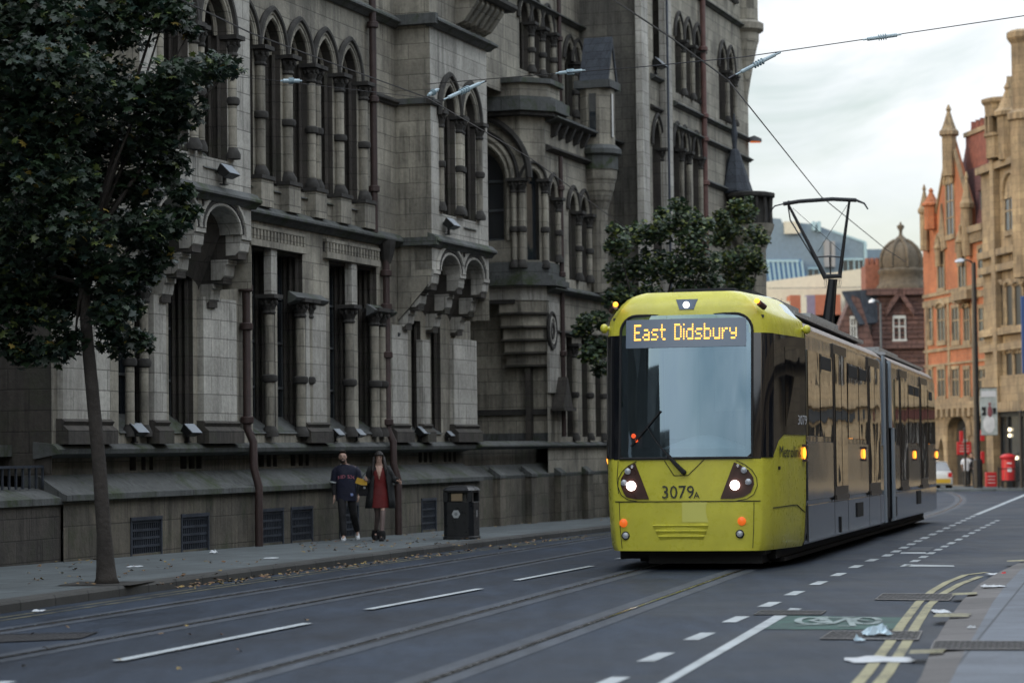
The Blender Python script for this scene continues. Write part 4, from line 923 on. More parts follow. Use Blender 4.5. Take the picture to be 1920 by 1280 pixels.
for x,z,mt,nm in ((-.93,.68,AMBL,'indicator_light'),(.785,.70,AMBL,'indicator_light'),(-.90,.50,CLR,'fog_light'),(.755,.52,CLR,'fog_light')):
    q=MB(); c=facept(x,z,.015); q.lathe([(.062,0),(.06,.012),(.045,.016)],0,0,16,0); q.lathe([(.048,.012),(.04,.026),(.02,.032)],0,0,16,1); q.v=[(c[0]+a,c[1]-h+.012,c[2]+b_) for a,b_,h in q.v]; q.build(nm,[RUB if mt is CLR else mt,mt],tram,smooth=True,auto=40)
m=MB()
for i_,(a_,b__) in enumerate(((-.06,.33),)):
    rows=[[facept(a_+(b__-a_)*(.02*math.sin(7*z)+.98)*j/4-(.04*math.sin(9*z) if j==4 else 0),z,.0035) for j in range(5)] for z in frange(.69,.975,.05)]
    for r0_,r1_ in zip(rows,rows[1:]): m.add(r0_+r1_,[(j,j+1,6+j,5+j) for j in range(4)])
m.build('faded_paint_patch',plain('faded_yellow',(.64,.63,.15),.36),tram,smooth=True,norm=False)
m=MB(); m.box(-.02,.02,-.02,.0,0,.05); m.v=[(nose_x(.62,1.45)+.01+x,.62+y,1.42+z) for x,y,z in m.v]; m.build('door_catch',RUB,tram)
# number and name
DT_=plain('dark_grey_lettering',(.03,.035,.03),.5); LTG=plain('white_lettering',(.6,.62,.65),.5)
t=mesh_text('3079',.262,'fleet_number',DT_,tram,.001,sx=.93); t.location=(-.36,fy(-.15,1.1)-.012,1.03); t.rotation_euler=(math.pi/2,0,0)
t=mesh_text('A',.13,'fleet_letter',DT_,tram,.001); t.location=(.11,fy(.1,1.1)-.012,1.03); t.rotation_euler=(math.pi/2,0,0)
an=math.atan2(nose_x(2.0)-nose_x(1.0),1.0)
t=mesh_text('Metrolink',.24,'operator_name',DT_,tram,.001,sx=1.25); t.location=(nose_x(.62,1.7)+.016,.62,1.60); t.rotation_euler=(math.pi/2,0,math.pi/2-an)
# cab side glazing
m=MB()
def nz(y,z,e):
    if y<.3: return (hwz(z)+.146,.215+fy(hwz(z),z)*.9,z)
    return (nose_x(max(y,.5+.0),z)+e+.004,y,z)
ysn=[.24,.62,.9,1.2,1.6,2.07]; zb=[1.63,1.84,1.93,1.93,1.93,1.93]
zt=[3.375]*6
for i in range(5):
    zs0=frange(zb[i],zt[i],(zt[i]-zb[i])/8); zs1=frange(zb[i+1],zt[i+1],(zt[i+1]-zb[i+1])/8)
    m.add([nz(ysn[i],z,.007) for z in zs0]+[nz(ysn[i+1],z,.007) for z in zs1],[(j,j+1,10+j,9+j) for j in range(8)])
# wrap between face and nose side
m.build('cab_side_window',BLKG,tram,smooth=True,norm=False)
m=MB(); a=[(hwz(z)+.0,fy(hwz(z),z)-.004,z) for z in frange(1.60,3.38,.178)]; 
rg=[]
for z in frange(1.60,3.38,.178):
    rg.append([(hwz(z)-.01,fy(hwz(z),z)-.012,z),(hwz(z)+.048,fy(hwz(z),z)+.02,z),(hwz(z)+.146,.215+fy(hwz(z),z)*.9,z)])
m.loft(rg,0,False,False,False); rg2=[[(-p[0],p[1],p[2]) for p in r_] for r_ in rg]; m.loft(rg2,0,False,False,False); m.split('corner_mask',BLKG,tram,smooth=True,norm=False)
m=MB(); m.add([nz(y,z,.012) for y,z in ((1.0,2.05),(1.75,2.05),(1.75,3.2),(1.0,3.2))],[(0,1,2,3)]); m.build('side_window_pane',SGLS,tram,norm=False)
# skirt cheek
t=mesh_text('3079',.2,'side_number',LTG,tram,.001,sx=1.3); t.location=(nose_x(1.62,2.1)+.017,1.62,2.08); t.rotation_euler=(math.pi/2,0,math.pi/2-an)
# mirrors / cameras and marker lamps
for sg,y in ((1,2.0),(-1,.5)):
    x=sg*(nose_x(y,3.5)+.10); q=MB(); x-=sg*.03; q.ball((x,y,3.50),(.06,.07,.07),0,12,8); q.tube([(x-sg*.14,y,3.5),(x,y,3.5)],.03,6,0); q.build('camera_pod',TY,tram,smooth=True)
for sg in (1,-1):
    q=MB(); q.tube([(sg*1.05,.26,3.80),(sg*1.12,.34,3.74)],.045,8,1); q.ball((sg*1.03,.2,3.83),.04,0,8,6); q.build('roof_marker_lamp',[WLED if 0 else AMB,DKB],tram,smooth=True,auto=50)
# ---------------- body sections
BW=[(.30,1.40),(.50,1.44),(3.42,1.45),(3.55,1.41),(3.66,1.30),(3.76,1.10),(3.82,.8),(3.86,.4)]
def bring(y,dw=0,dz=0): return [(-(w+dw),y,z+dz) for z,w in BW]+[((w+dw),y,z+dz) for z,w in reversed(BW)]
def section(name,y0,y1):
    s=MB(); r_=[bring(y) for y in (y0,y1)]; k=len(BW)
    s.loft(r_,0,True,True,True)
    o=s.build(name,[SIDE,TROOF2],tram,smooth=True,auto=30)
    for p in o.data.polygons:
        if p.center[2]>3.5: p.material_index=1
    return o
sec=[section('front_section',2.12,14.2),section('rear_section',15.9,27.3)]
q=MB(); q.loft([bring(14.2,-.07,-.05),bring(14.6,-.14,-.08),bring(15.0,-.07,-.05),bring(15.4,-.14,-.08),bring(15.9,-.07,-.05)],0); q.build('articulation_bellows',plain('bellows_rubber',(.03,.03,.035),.7),tram)
q=MB()
for y in (14.05,14.35,15.75,16.05): pass
q.box(1.44,1.475,13.95,14.35,.32,3.6); q.box(1.44,1.475,15.75,16.15,.32,2.2); q.box(1.40,1.46,15.5,15.78,2.2,3.55); q.split('articulation_post',plain('pale_blue_grey',(.30,.36,.42),.4),tram)
q=MB(); q.box(1.445,1.48,14.36,14.75,.4,.8); q.box(1.445,1.48,16.15,16.4,.4,.8); q.box(1.35,1.42,15.1,15.5,.6,3.5); q.split('articulation_damper',RUB,tram)
FR=plain('tram_door_frame',(.07,.06,.055),.35,.3)
def sidepane(y0,y1,z0,z1,name='side_window',mat=SGLS,x=1.456,parent=tram,th=.012):
    q=MB(); q.box(x-.02,x+th,y0,y1,z0,z1); return q.build(name,mat,parent,bevel=.006)
for y0,y1 in ((2.35,3.75),(3.85,5.45),(7.75,9.4),(9.5,10.9),(16.5,17.3),(19.6,21.),(21.1,22.4),(25.,27.1)):
    sidepane(y0,y1,1.92,3.22)
for y0,y1 in ((3.95,5.3),(7.85,9.2),(9.6,10.8),(19.7,20.9),(21.2,22.3),(25.2,26.2)):
    o=sidepane(y0,y1,2.98,3.19,'vent_window',RUB,1.462)
for y0,y1 in ((5.6,7.5),(11.1,13.1),(17.5,19.3),(22.7,24.6)):
    o=sidepane(y0,y1,.98,3.46,'door',FR,1.462); ym=(y0+y1)/2
    for a,b_ in ((y0+.1,ym-.03),(ym+.03,y1-.1)): sidepane(a,b_,1.12,3.3,'door_glass',SGLS,1.476,o)
    q=MB(); q.box(1.46,1.50,y0+.02,y1-.02,.90,.98); q.build('door_step',FR,o)
for y0,y1 in ((2.2,5.5),(7.6,11.0),(13.2,13.9),(16.2,17.4),(19.4,22.6),(24.7,27.2)): sidepane(y0,y1,.95,1.84,'lower_panel',SILV,1.452)
for y0,y1 in ((2.2,13.9),(16.2,27.2)): sidepane(y0,y1,.33,.88,'skirt_panel',SILV,1.452)
q=MB(); q.box(1.46,1.482,8.8,9.8,.55,.80); q.box(1.46,1.482,21.4,22.4,.55,.85); q.box(1.462,1.484,6.2,6.35,.36,.62); q.split('skirt_vent',RUB,tram)
q=MB(); 
for y in (2.11,5.55,7.55,11.05,13.15): q.box(1.455,1.466,y-.012,y+.012,.35,.92)
q.split('panel_seam',RUB,tram)
for sg,y,z in ((1,1.95,1.67),(1,10.1,1.67),(1,21.0,1.67),(1,27.35,1.68),(-1,.75,1.62)):
    x=nose_x(y,z) if y<2.1 else 1.46
    q=MB(); q.box(sg*x-.02,sg*x+.045*sg+.02,y-.06,y+.06,z-.14,z-.10,1); q.ball((sg*(x+.02),y,z-.01),(.026,.04,.09),0,10,8); q.box(sg*x-.02,sg*x+.045*sg+.02,y-.06,y+.06,z+.08,z+.12,1)
    q.build('side_indicator',[AMB,DKB],tram,bevel=.01)
# roof: panels tinted with sky reflection, and equipment
q=MB(); rg=[]
for y,zz,w in ((.55,4.02,.66),(1.3,4.035,.80),(2.0,4.03,.95)): rg.append([(-w-.42,y,3.66),(-w-.25,y,3.86),(-w,y,zz-.03),(0,y,zz),(w,y,zz-.03),(w+.25,y,3.86),(w+.42,y,3.66)])
q.loft(rg,0,False,False,False); q.build('roof_fairing',plain('sky_tinted_roof_panel',(.50,.58,.60),.25,.1,var=.08),tram,smooth=True,norm=False)  # pale cyan of the reflected sky painted into the panel
q=MB(); q.box(-.25,.75,1.6,3.4,4.0,4.09,0); q.box(-1.0,1.0,2.15,5.0,3.8,4.0,1); q.box(-1.0,1.0,6.5,10.5,3.8,4.02,1); q.box(-.9,.9,19,23.5,3.8,4.0,1); q.box(-.35,.55,1.2,1.58,4.04,4.10,0); q.split('roof_equipment',[RUB,TROOF],tram)
q=MB(); q.box(1.0,1.3,2.3,12,3.74,3.80); q.box(1.05,1.28,16.5,26,3.72,3.78); q.split('roof_rail',TROOF,tram)
# underframe and bogies; low black boxes also stand in for the shadow beneath
q=MB(); q.box(-1.15,1.15,.9,27.0,.14,.42); q.box(-.62,1.02,.35,1.1,.09,.3); q.box(-.80,1.08,.30,.9,.22,.4); q.box(-.95,1.2,1.4,26.5,.08,.14); q.build('underframe_with_shade',RUB,tram)
for y in (2.6,4.4,14.2,15.9,24.6,26.2):
    for x in (-.76,.76):
        q=MB(); q.lathe([(.34,-.06),(.34,.06)],0,0,20,0); q.v=[(x+h,y+a,.34+b_) for a,b_,h in q.v]; q.build('wheel',plain('wheel_steel',(.05,.045,.04),.5,.6),tram,smooth=True,auto=40)
# pantograph
PG=plain('pantograph_black',(.015,.017,.022),.4,.3)
yp=17.6
def tp(px,py,y=yp,x=None):
    # point of a pixel on the tram's cross plane at local y
    ayx,ayy=math.sin(TA),math.cos(TA); r=ray(px,py); o=(-XT,-YT); t=(y-(o[0]*ayx+o[1]*ayy))/(r[0]*ayx+r[1]*ayy); p=(r[0]*t-XT,r[1]*t-YT,H+r[2]*t-gz(YT))
    return (p[0]*math.cos(TA)-p[1]*math.sin(TA), y, p[2]+SLOPE*y*math.cos(TA))
q=MB(); q.tube([tp(1551,606),tp(1556,560),tp(1560,523)],[.12,.10,.085],8,0); q.tube([tp(1562,606,17.9),tp(1567,523,17.9)],.03,5,0); q.box(-.35,.45,17.2,18.4,3.8,3.95,0); q.build('pantograph_mast',PG,tram)
q=MB(); q.tube([tp(1546,518),tp(1578,517)],.05,8,0); q.tube([tp(1548,522),tp(1515,455),tp(1478,384)],[.055,.04,.03],8,0); q.tube([tp(1574,518),tp(1583,445),tp(1592,377)],[.045,.035,.028],8,0)
q.tube([tp(1477,386,yp+.1),tp(1481,412,yp+.1),tp(1535,500,yp+.1)],.016,5,0); q.tube([tp(1531,482),tp(1554,480),tp(1578,482)],.018,5,0); q.tube([tp(1555,482),tp(1557,518)],.016,5,0)
q.tube([tp(1486,390,yp+.2),tp(1576,470,yp+.2)],.007,4,0); q.tube([tp(1588,384,yp+.2),tp(1533,472,yp+.2)],.007,4,0); q.build('pantograph_arm',PG,tram)
q=MB()
for dy in (-.14,.14):
    q.tube([tp(1468,382,yp+dy),tp(1500,377,yp+dy),tp(1560,373,yp+dy),tp(1605,375,yp+dy)],.045,8,0)
    q.tube([tp(1468,382,yp+dy),tp(1452,386,yp+dy),tp(1443,397,yp+dy),tp(1440,408,yp+dy)],.016,5,0); q.tube([tp(1605,375,yp+dy),tp(1620,381,yp+dy),tp(1627,392,yp+dy)],[.03,.022,.016],5,0)
for px in (1478,1592): q.tube([tp(px,378,yp-.16),tp(px,378,yp+.16)],.03,6,0)
q.build('pantograph_head',PG,tram)
q=MB()
for px in (1546,1550,1570,1574): q.tube([tp(px,522),tp(px-1,532),tp(px+1,540),tp(px+3,530),tp(px+2,522)],.006,4,0)
q.build('pantograph_cable',PG,tram)
# ================================================================ OVERHEAD LINE
WIRE=plain('overhead_wire',(.03,.03,.035),.5,.5); INS=plain('insulator_grey_blue',(.35,.45,.5),.4)
def wire(name,label,cat,pts,r=.008,group=None):
    m=MB(); o=Vector(pts[0]); m.tube([Vector(p)-o for p in pts],r,5,0); ob=m.build(name,WIRE,None); ob.location=o; return tag(ob,label,cat,group)
cw=[D(1000,-95,24.),D(1150,0,28),D(1260,72,30.8),D(1365,150,33.9),D(1540,369,52.),D(1662,468,66.),D(1700,492,76)]
wire('contact_wire','black overhead wire running down to the raised tram pantograph','wire',cw,.011)
cw2=[D(250,-45,24.3),D(340,0,26.),D(470,62,28.),D(640,125,31.),D(800,183,34.5),D(1000,300,44),D(1180,432,58)]
wire('contact_wire','black overhead wire crossing in front of the gothic arcade on the left','wire',cw2,.009)
def span(name,label,pts,r,rod=None,cat='wire',group=None):
    root=empty(name,pts[0]); tag(root,label,cat,group); o=Vector(pts[0]); m=MB(); m.tube([Vector(p)-o for p in pts],r,5,0); m.build('wire',WIRE,root)
    for (a,b_) in rod or []:
        a=Vector(a)-o;b_=Vector(b_)-o; q=MB(); q.tube([a,a.lerp(b_,.1),a.lerp(b_,.12),a.lerp(b_,.88),a.lerp(b_,.9),b_],[.012,.012,.028,.028,.012,.012],8,0)
        for i in range(4): c=a.lerp(b_,.4+.06*i); q.tube([c,c.lerp(b_,.02)],.05,8,0)
        q.build('insulator',INS,root,smooth=True,auto=40)
ys_=36.
span('span_wire','thin span wire from the upper right corner across the sky to the gothic building',[D(2100,4,ys_),D(1920,30,ys_),D(1690,64,ys_),D(1395,107,ys_),D(1200,126,ys_+1),D(1045,138,ys_+3),D(800,158,48.)],.0075,[(D(1690,65,ys_-.02),D(1618,75,ys_-.02)),(D(1097,132,ys_+2.6),D(1042,138,ys_+2.9))])
span('registration_arm','grey insulated arm holding the contact wire against the sky above the turret',[D(1463,98,34.2),D(1410,122,34.1),D(1366,148,33.95)],.02,[(D(1463,98,34.15),D(1380,140,33.95))],'arm')
span('registration_arm','grey insulated arm in front of the twin lancets of the bay',[D(912,152,35.5),D(830,188,35.)],.012,[(D(908,153,35.45),D(832,187,34.95))],'arm')
span('registration_arm','short pale rod hanging before the tall arcade at upper left',[D(524,152,33.),D(568,152,33.2)],.01,[(D(526,152,32.98),D(566,152,33.1))],'arm')
span('span_wire','thin wire crossing just in front of the arcade to the left arm',[D(-60,95,35.),D(524,152,33.),D(830,188,35.)],.004)
span('registration_arm','short pale rod left of the long arm by the bay',[D(800,180,35.),D(824,166,35.2)],.008,[(D(801,180,34.98),D(823,167,35.1))],'arm')
# ================================================================ FAR BUILDINGS
BRK=masonry('orange_brick',(.44,.15,.06),(.37,.12,.05),(.16,.07,.04),.35,bw=.46,bh=.16,mort=.01,mortc=(.3,.2,.13),bump=.3)
WST=masonry('warm_buff_stone',(.37,.28,.165),(.29,.215,.13),(.09,.07,.05),.65,bw=.9,bh=.4,bump=.4)
RST=masonry('red_brown_sandstone',(.155,.085,.07),(.125,.068,.058),(.04,.03,.028),.5,bw=.9,bh=.42,mort=.05,mortc=(.07,.035,.03),bump=.6)
MRF=masonry('maroon_tiles',(.13,.05,.05),(.10,.04,.042),(.05,.03,.03),.3,bw=.35,bh=.25,mort=.02)
DOM=plain('dome_stone',(.10,.08,.055),.85,var=.4,bump=.5,bs=4.)
FW_=glassmat('far_window_glass',(.03,.035,.04),1.8,.08,.1,3.)
TERR=plain('terracotta_panel',(.36,.12,.065),.7,var=.15); MAUV=plain('mauve_panel',(.20,.17,.24),.7,var=.1); CREAM=plain('cream_cladding',(.62,.58,.46),.7,var=.08)
BGL=plain('blue_grey_cladding',(.17,.23,.28),.35,var=.15); BGL2=plain('blue_glass',(.10,.20,.36),.12,.2,var=.15); BGL3=plain('pale_blue_edge',(.35,.5,.55),.4)
def fbox(mb,fr,p0,q0,p1,q1,d0,d1,m=0):
    a=fr.S(p0,(q0+q1)/2,d1); b=fr.S(p1,(q0+q1)/2,d1); zt=fr.W((p0+p1)/2,q0,d1)[1]; zb=fr.W((p0+p1)/2,q1,d1)[1]
    mb.wb(min(a,b),max(a,b),d0,d1,zb,zt,m); return (min(a,b),max(a,b),zb,zt)
def fwin(root,fr,p0,q0,p1,q1,d=0.,mull=1,trans=1,arch=None,name='window',stone=None,glass=None,fw=.13,dp=None):
    dp=dp or (.45 if fr is Q else 1.)
    """window with stone surround, standing on wall plane d"""
    a=fr.S(p0,(q0+q1)/2,d); b=fr.S(p1,(q0+q1)/2,d); zt=fr.W((p0+p1)/2,q0,d)[1]; zb=fr.W((p0+p1)/2,q1,d)[1]
    g=MB(); g.wb(a,b,d-.3,d+.012,zb,zt,0); o=g.build(name,glass or FW_,root)
    s=MB(); s.wb(a-fw,a,d-.1,d+.14*dp,zb-.1,zt+.1,0); s.wb(b,b+fw,d-.1,d+.14*dp,zb-.1,zt+.1,0); s.wb(a-fw-.05,b+fw+.05,d-.1,d+.22*dp,zb-.28,zb,0); s.wb(a-fw,b+fw,d-.1,d+.17*dp,zt,zt+.2,0)
    for i in range(mull): x=a+(b-a)*(i+1)/(mull+1); s.wb(x-.04,x+.04,d,d+.10*dp,zb,zt,0)
    for i in range(trans): z=zb+(zt-zb)*(.62 if trans==1 else (i+1)/(trans+1)); s.wb(a,b,d,d+.09*dp,z-.04,z+.04,0)
    if arch: 
        c=(a+b)/2; hw=(b-a)/2
        s.tube([(c-hw*1.15*math.cos(math.pi*i/12),-d-.1,zt+hw*arch*math.sin(math.pi*i/12)) for i in range(13)],.12,6,0)
        s.extrd([(c-hw*1.1*math.cos(math.pi*i/12),zt+hw*arch*math.sin(math.pi*i/12)) for i in range(13)],d-.05,d+.06,0)
    s.build('frame',stone or WST,o); return o
P0=D(1857,700,130.)
Q=Frame(P0[0],P0[1],172.6,gz(131)+.12)
# ---------------- orange brick gothic building
ob=Q.root('brick_building','tall orange brick gothic building with stone dressings and a steep gable topped by a pinnacle','building')
sL=Q.S(1735,700,0); 
m=MB(); zc=Q.W(1800,757,0)[1]; zr=Q.W(1840,425,0)[1]; zg=Q.W(1781,278,0)[1]; ze=Q.W(1756,408,0)[1]
g0=Q.S(1754,405,0); g1=Q.S(1819,408,0); gc=Q.S(1783,300,0)
m.extrd([(sL,zc),(-.02,zc),(-.02,zr),(g1,zr),(g1,ze),(gc,zg+.6),(g0,ze),(sL,ze-.3)],-.3,0,0)
m.wb(sL,-.02,-9,-.3,zc,zr-.3,0); m.build('wall',BRK,ob)
m=MB(); ar=[('flat',Q.S(1802,850,0),abs(Q.S(1822,850,0)-Q.S(1785,850,0))/2,0,Q.W(1802,806,0)[1]),('flat',Q.S(1851,850,0),abs(Q.S(1864,850,0)-Q.S(1838,850,0))/2-.1,0,Q.W(1846,806,0)[1]),('lancet',Q.S(1769,870,0),.5,0.2,Q.W(1769,850,0)[1])]
panel(m,sL,0.6,-.4,zc,.12,ar,.5,0,0); m.build('stone_arcade',WST,ob)
m=MB()
for o in ar[:2]:
    for of,r_ in ((.1,.12),(.35,.1),(.55,.10)): hood(m,o,.16,of,r_,0,8,drop=2.2 if of<.3 else .3)
m.wb(sL,0,-.1,.45,zc-.25,zc+.1,0)
for i in range(12): x=sL+.4+i*abs(sL)/12; m.wb(x,x+.4,.1,.5,zc-.7,zc-.25,0)
m.build('arcade_moulding',WST,ob,smooth=True,auto=40)
m=MB(); m.wb(sL+.3,0,-.34,-.5,0,zc-.6,0); m.build('shop_window',FW_,ob)
st=MB()
for py,t_ in ((563,.35),(548,.2),(748,.3),(652,.18),(680,.12)):
    a=Q.W(1745,py+6,0)[1]; st.wb(sL,-.03,-.05,.09,a-t_/2,a+t_/2,0)
for p0,p1 in ((1735,1742),(1776,1783),(1822,1828)): fbox(st,Q,p0,565,p1-3,752,-.05,.06,0)
z=Q.W(1840,428,0)[1]; st.wb(g1,0,-.1,.35,z-.15,z+.2,0)
for i in range(7): x=g1+.2+i*(-g1)/7; st.wb(x,x+.25,0,.25,z-.7,z-.15,0)
# gable copings
def cop(a,b,w=.13): 
    A=Vector((a[0],0,a[1]));B=Vector((b[0],0,b[1])); st.tube([A,B],w,4,0)
cop((g0,ze),(gc,zg+.7)); cop((gc,zg+.7),(g1,ze))
st.build('stone_dressing',WST,ob)
def pinn(root,fr,px,ptop,pbot,r,d=.2,n=8,mat=None,name='pinnacle'):
    s_=fr.S(px,pbot,d); z1=fr.W(px,ptop,d)[1]; z0=fr.W(px,pbot,d)[1]; L=z1-z0; q=MB()
    q.lathe([(r,z0),(r,z0+L*.55),(r*1.35,z0+L*.57),(r*1.35,z0+L*.62),(r*1.0,z0+L*.66),(r*.6,z0+L*.78),(r*.25,z0+L*.9),(r*.4,z0+L*.93),(r*.1,z1)],s_,-d,n,0); return q.build(name,mat or WST,root)
pinn(ob,Q,1781,195,330,.42); pinn(ob,Q,1735,345,470,.3); pinn(ob,Q,1747,352,430,.42,mat=BRK); pinn(ob,Q,1760,440,500,.2); pinn(ob,Q,1801,420,500,.22); pinn(ob,Q,1815,320,480,.3)
for a in ((1776,345,1789,440,1,0),): fwin(ob,Q,*a[:4],mull=1,trans=2,arch=1.6)
for p0,p1 in ((1760,1771),(1799,1811)):
    fwin(ob,Q,p0,472,p1,540,mull=1,trans=1,arch=1.8)
    a=Q.S(p0-2,470,.1); b=Q.S(p1+2,470,.1); z=Q.W(p0,470,0)[1]; q=MB(); q.extrd([(a,z),(b,z),((a+b)/2,z+2.6)],-.05,.12,0); q.build('window_gablet',WST,ob)
for q0,q1 in ((577,638),(692,742)):
    for p0,p1 in ((1743,1749),(1760,1773),(1787,1799),(1809,1819),(1837,1853)): fwin(ob,Q,p0,q0,p1,q1,mull=1 if p1-p0>7 else 0,trans=1,arch=.5 if q0<600 and p0 in (1760,1809) else None)
fwin(ob,Q,1836,465,1850,520,mull=1,trans=1)
m=MB(); fbox(m,Q,1783,545,1812,562,0,.7,0); fbox(m,Q,1785,562,1802,568,0,.5,0); m.build('stone_balcony',WST,ob)
m=MB(); zR=Q.W(1825,264,-1.3)[1]; sl1=max(gc-1.2,Q.S(1789,264,-1.3)); m.extr([(-.12,zr-.3),(-1.3,zR),(-2.6,zr-.3)],sl1,-.02,0)
m.build('roof',MRF,ob)
m=MB(); s0=Q.S(1812,250,-1.0); s1=min(-.3,Q.S(1851,250,-1.0)); z1_=Q.W(1830,251,-1.0)[1]; m.wb(s0,s1,-1.75,-.95,z1_-3.2,z1_,0); m.wb(s0-.12,s1+.12,-1.85,-.85,z1_,z1_+.25,1)
for i in range(5): m.lathe([(.17,z1_+.25),(.13,z1_+.8),(.18,z1_+.85)],s0+.2+i*(s1-s0-.4)/4,1.35,8,0)
m.build('chimney',[plain('chimney_brick',(.20,.07,.05),.85,var=.3),WST],ob)
m=MB(); fbox(m,Q,1838,340,1856,425,-1.2,-.4,0); a=Q.S(1833,350,-.3); z=Q.W(1845,355,-.3)[1]; m.extrd([(a,z),(.2,z),(.0,z+1.6)],-1.5,-.2,1); m.build('dormer',[SLATE,MRF],ob)
# ---------------- buff stone building at the right edge
sb_=Q.root('stone_building','buff stone building with columned windows, right of the orange brick gable','building')
sR=9.
m=MB(); zt=Q.W(1870,300,.3)[1]; zs=Q.W(1900,758,.3)[1]; m.wb(0,sR,-8,.3,zs,zt,0); m.wb(0,1.1,-1,.3,-.4,zs,0); m.wb(7.,sR,-1,.3,-.4,zs,0); m.wb(.1,sR,-8,-1.5,-.3,zs,0); m.build('wall',WST,sb_)
m=MB(); m.wb(0,sR,.2,.75,zs-.35,zs+.15,0); m.wb(0,sR,.2,.5,zs+.15,zs+1.5,0)
for py in (650,620,500,470,305):
    z=Q.W(1890,py,.3)[1]; m.wb(0,sR,.2,.62,z-.18,z+.18,0)
fbox(m,Q,1858,200,1865,760,.2,.65,0); m.build('stone_dressing',WST,sb_)
DKR=plain('deep_window_dark_glass',(.02,.018,.016),.3)  # near-black glass for the deep window bays
for q0,q1 in ((535,610),(662,742)):
    for p0,p1 in ((1873,1883),(1889,1900),(1905,1917),(1922,1934)):
        fwin(sb_,Q,p0,q0,p1,q1,d=.31,mull=0,trans=0,arch=.5,glass=DKR,fw=.2)
fwin(sb_,Q,1886,370,1912,430,d=.31,mull=2,trans=1,arch=1.25); fwin(sb_,Q,1900,440,1914,495,d=.31,mull=1,trans=1); fwin(sb_,Q,1876,270,1880,300,d=.31,mull=0); fwin(sb_,Q,1888,268,1900,300,d=.31,mull=1); fwin(sb_,Q,1904,268,1912,298,d=.31,mull=0)
m=MB(); a=Q.S(1880,840,-.1); m.wb(a,7,-.6,-.1,.3,zs-.5,0); so_=m.build('shop_window',FW_,sb_)
m=MB(); 
for x in (a,2.6,4.4,6.4,7): m.wb(x-.08,x+.08,-.1,.0,0,zs-.5,0)
m.wb(a,7,-.5,.05,-.3,.35,0); m.wb(a,7,-.5,.05,zs-.6,zs-.3,0); m.build('frame',BLK,so_)
m=MB(); LMP=plain('shop_lamp_lit',(1,.9,.7),.5,emis=(1,.85,.55),es=3.)
for px,py in ((1893,805),(1893,816),(1894,855),(1906,858)): s_,z=Q.W(px,py,-.05); m.ball((s_,.05,z),.09,0,8,6)
m.build('lamp',LMP,so_)
m=MB(); s_=Q.S(1866,260,.3); z0=Q.W(1866,300,.3)[1]; z1=Q.W(1866,190,.3)[1]; n_=8
m.lathe([(.8,z0),(.8,z0+(z1-z0)*.35),(.92,z0+(z1-z0)*.37),(.92,z0+(z1-z0)*.42)],s_+.6,-.2,8,0)
for i in range(8):
    t=i*math.pi/4+.39; m.box(s_+.6+.7*math.cos(t)-.10,s_+.6+.7*math.cos(t)+.10,-.2+.7*math.sin(t)-.10,-.2+.7*math.sin(t)+.10,z0+(z1-z0)*.42,z1-.9)
m.lathe([(.82,z1-.9),(.86,z1-.3),(1.02,z1-.15),(1.02,z1),(.7,z1+.1)],s_+.6,-.2,8,0); m.build('corner_turret',WST,sb_)
pinn(sb_,Q,1892,153,300,.55,d=.3); m=MB(); s0,z0=Q.W(1880,300,.3); s1=Q.S(1905,300,.3); m.extrd([(s0,z0),(s1,z0),((s0+s1)/2,z0+4.2)],-.4,.35,0); m.build('gablet',WST,sb_)
m=MB(); s_=Q.S(1914,250,.5)+.8; z0=Q.W(1912,300,.5)[1]; z1=Q.W(1912,60,.5)[1]; m.lathe([(.75,z0-6),(.75,z1-4.6),(.9,z1-4.5),(.9,z1-4.2),(.62,z1-4.),(.62,z1-.7),(.85,z1-.4),(.85,z1-.15),(.6,z1)],s_-.2,-.5,8,0); m.build('tall_turret',WST,sb_)
# ---------------- domed red brown building
Y3=172.; c3=D(1686,700,Y3); D3=Frame(c3[0],c3[1],92.,gz(Y3))
db=D3.root('domed_building','dark red brown sandstone building with a stone dome and urn finial','building')
m=MB(); r_=fbox(m,D3,1637,548,1736,900,-8,0,0); m.build('wall',RST,db)
m=MB(); z=D3.W(1686,545,0)[1]; m.wb(r_[0]-.4,r_[1]+.4,-7,.5,z-.3,z+.15,0); z2=D3.W(1686,645,0)[1]; m.wb(r_[0]-.2,r_[1]+.2,-.1,.35,z2-.3,z2+.2,0)
for py in range(560,700,9): zz_=D3.W(1686,py,0)[1]; m.wb(r_[0]-.02,r_[1]+.02,-.1,.08,zz_-.1,zz_+.05,0)
m.build('cornice',RST,db)
cxs=D3.S(1690,500,-2); zz=lambda py:D3.W(1690,py,-2)[1]
pxm=lambda p:p*(Y3+2)/F
m=MB(); m.lathe([(pxm(47),zz(548)),(pxm(48),zz(538)),(pxm(43),zz(533)),(pxm(41),zz(516)),(pxm(44),zz(512)),(pxm(44),zz(507)),(pxm(38),zz(503)),(pxm(39),zz(490)),(pxm(37),zz(478)),(pxm(31),zz(466)),(pxm(21),zz(457)),(pxm(12),zz(453)),(pxm(12),zz(449)),(pxm(6),zz(443))],cxs,2,16,0)
m.lathe([(pxm(6),zz(445)),(pxm(3),zz(438)),(pxm(3),zz(433)),(pxm(7),zz(426)),(pxm(7),zz(423)),(pxm(3),zz(421)),(pxm(1),zz(416))],cxs,2,10,0)
for i in range(8):
    t=i*math.pi/4+.2; P_r=[(pxm(39),zz(503)),(pxm(40),zz(490)),(pxm(38),zz(478)),(pxm(32),zz(466)),(pxm(21),zz(456)),(pxm(12),zz(451))]; m.tube([(cxs+r0*math.cos(t),2+r0*math.sin(t),z0) for r0,z0 in P_r],.14,5,0)
m.build('dome',DOM,db,smooth=True,auto=50)
WF=plain('white_window_frame',(.5,.52,.5),.6)
fwin(db,D3,1676,597,1696,636,mull=1,trans=1,stone=WF,fw=.08)
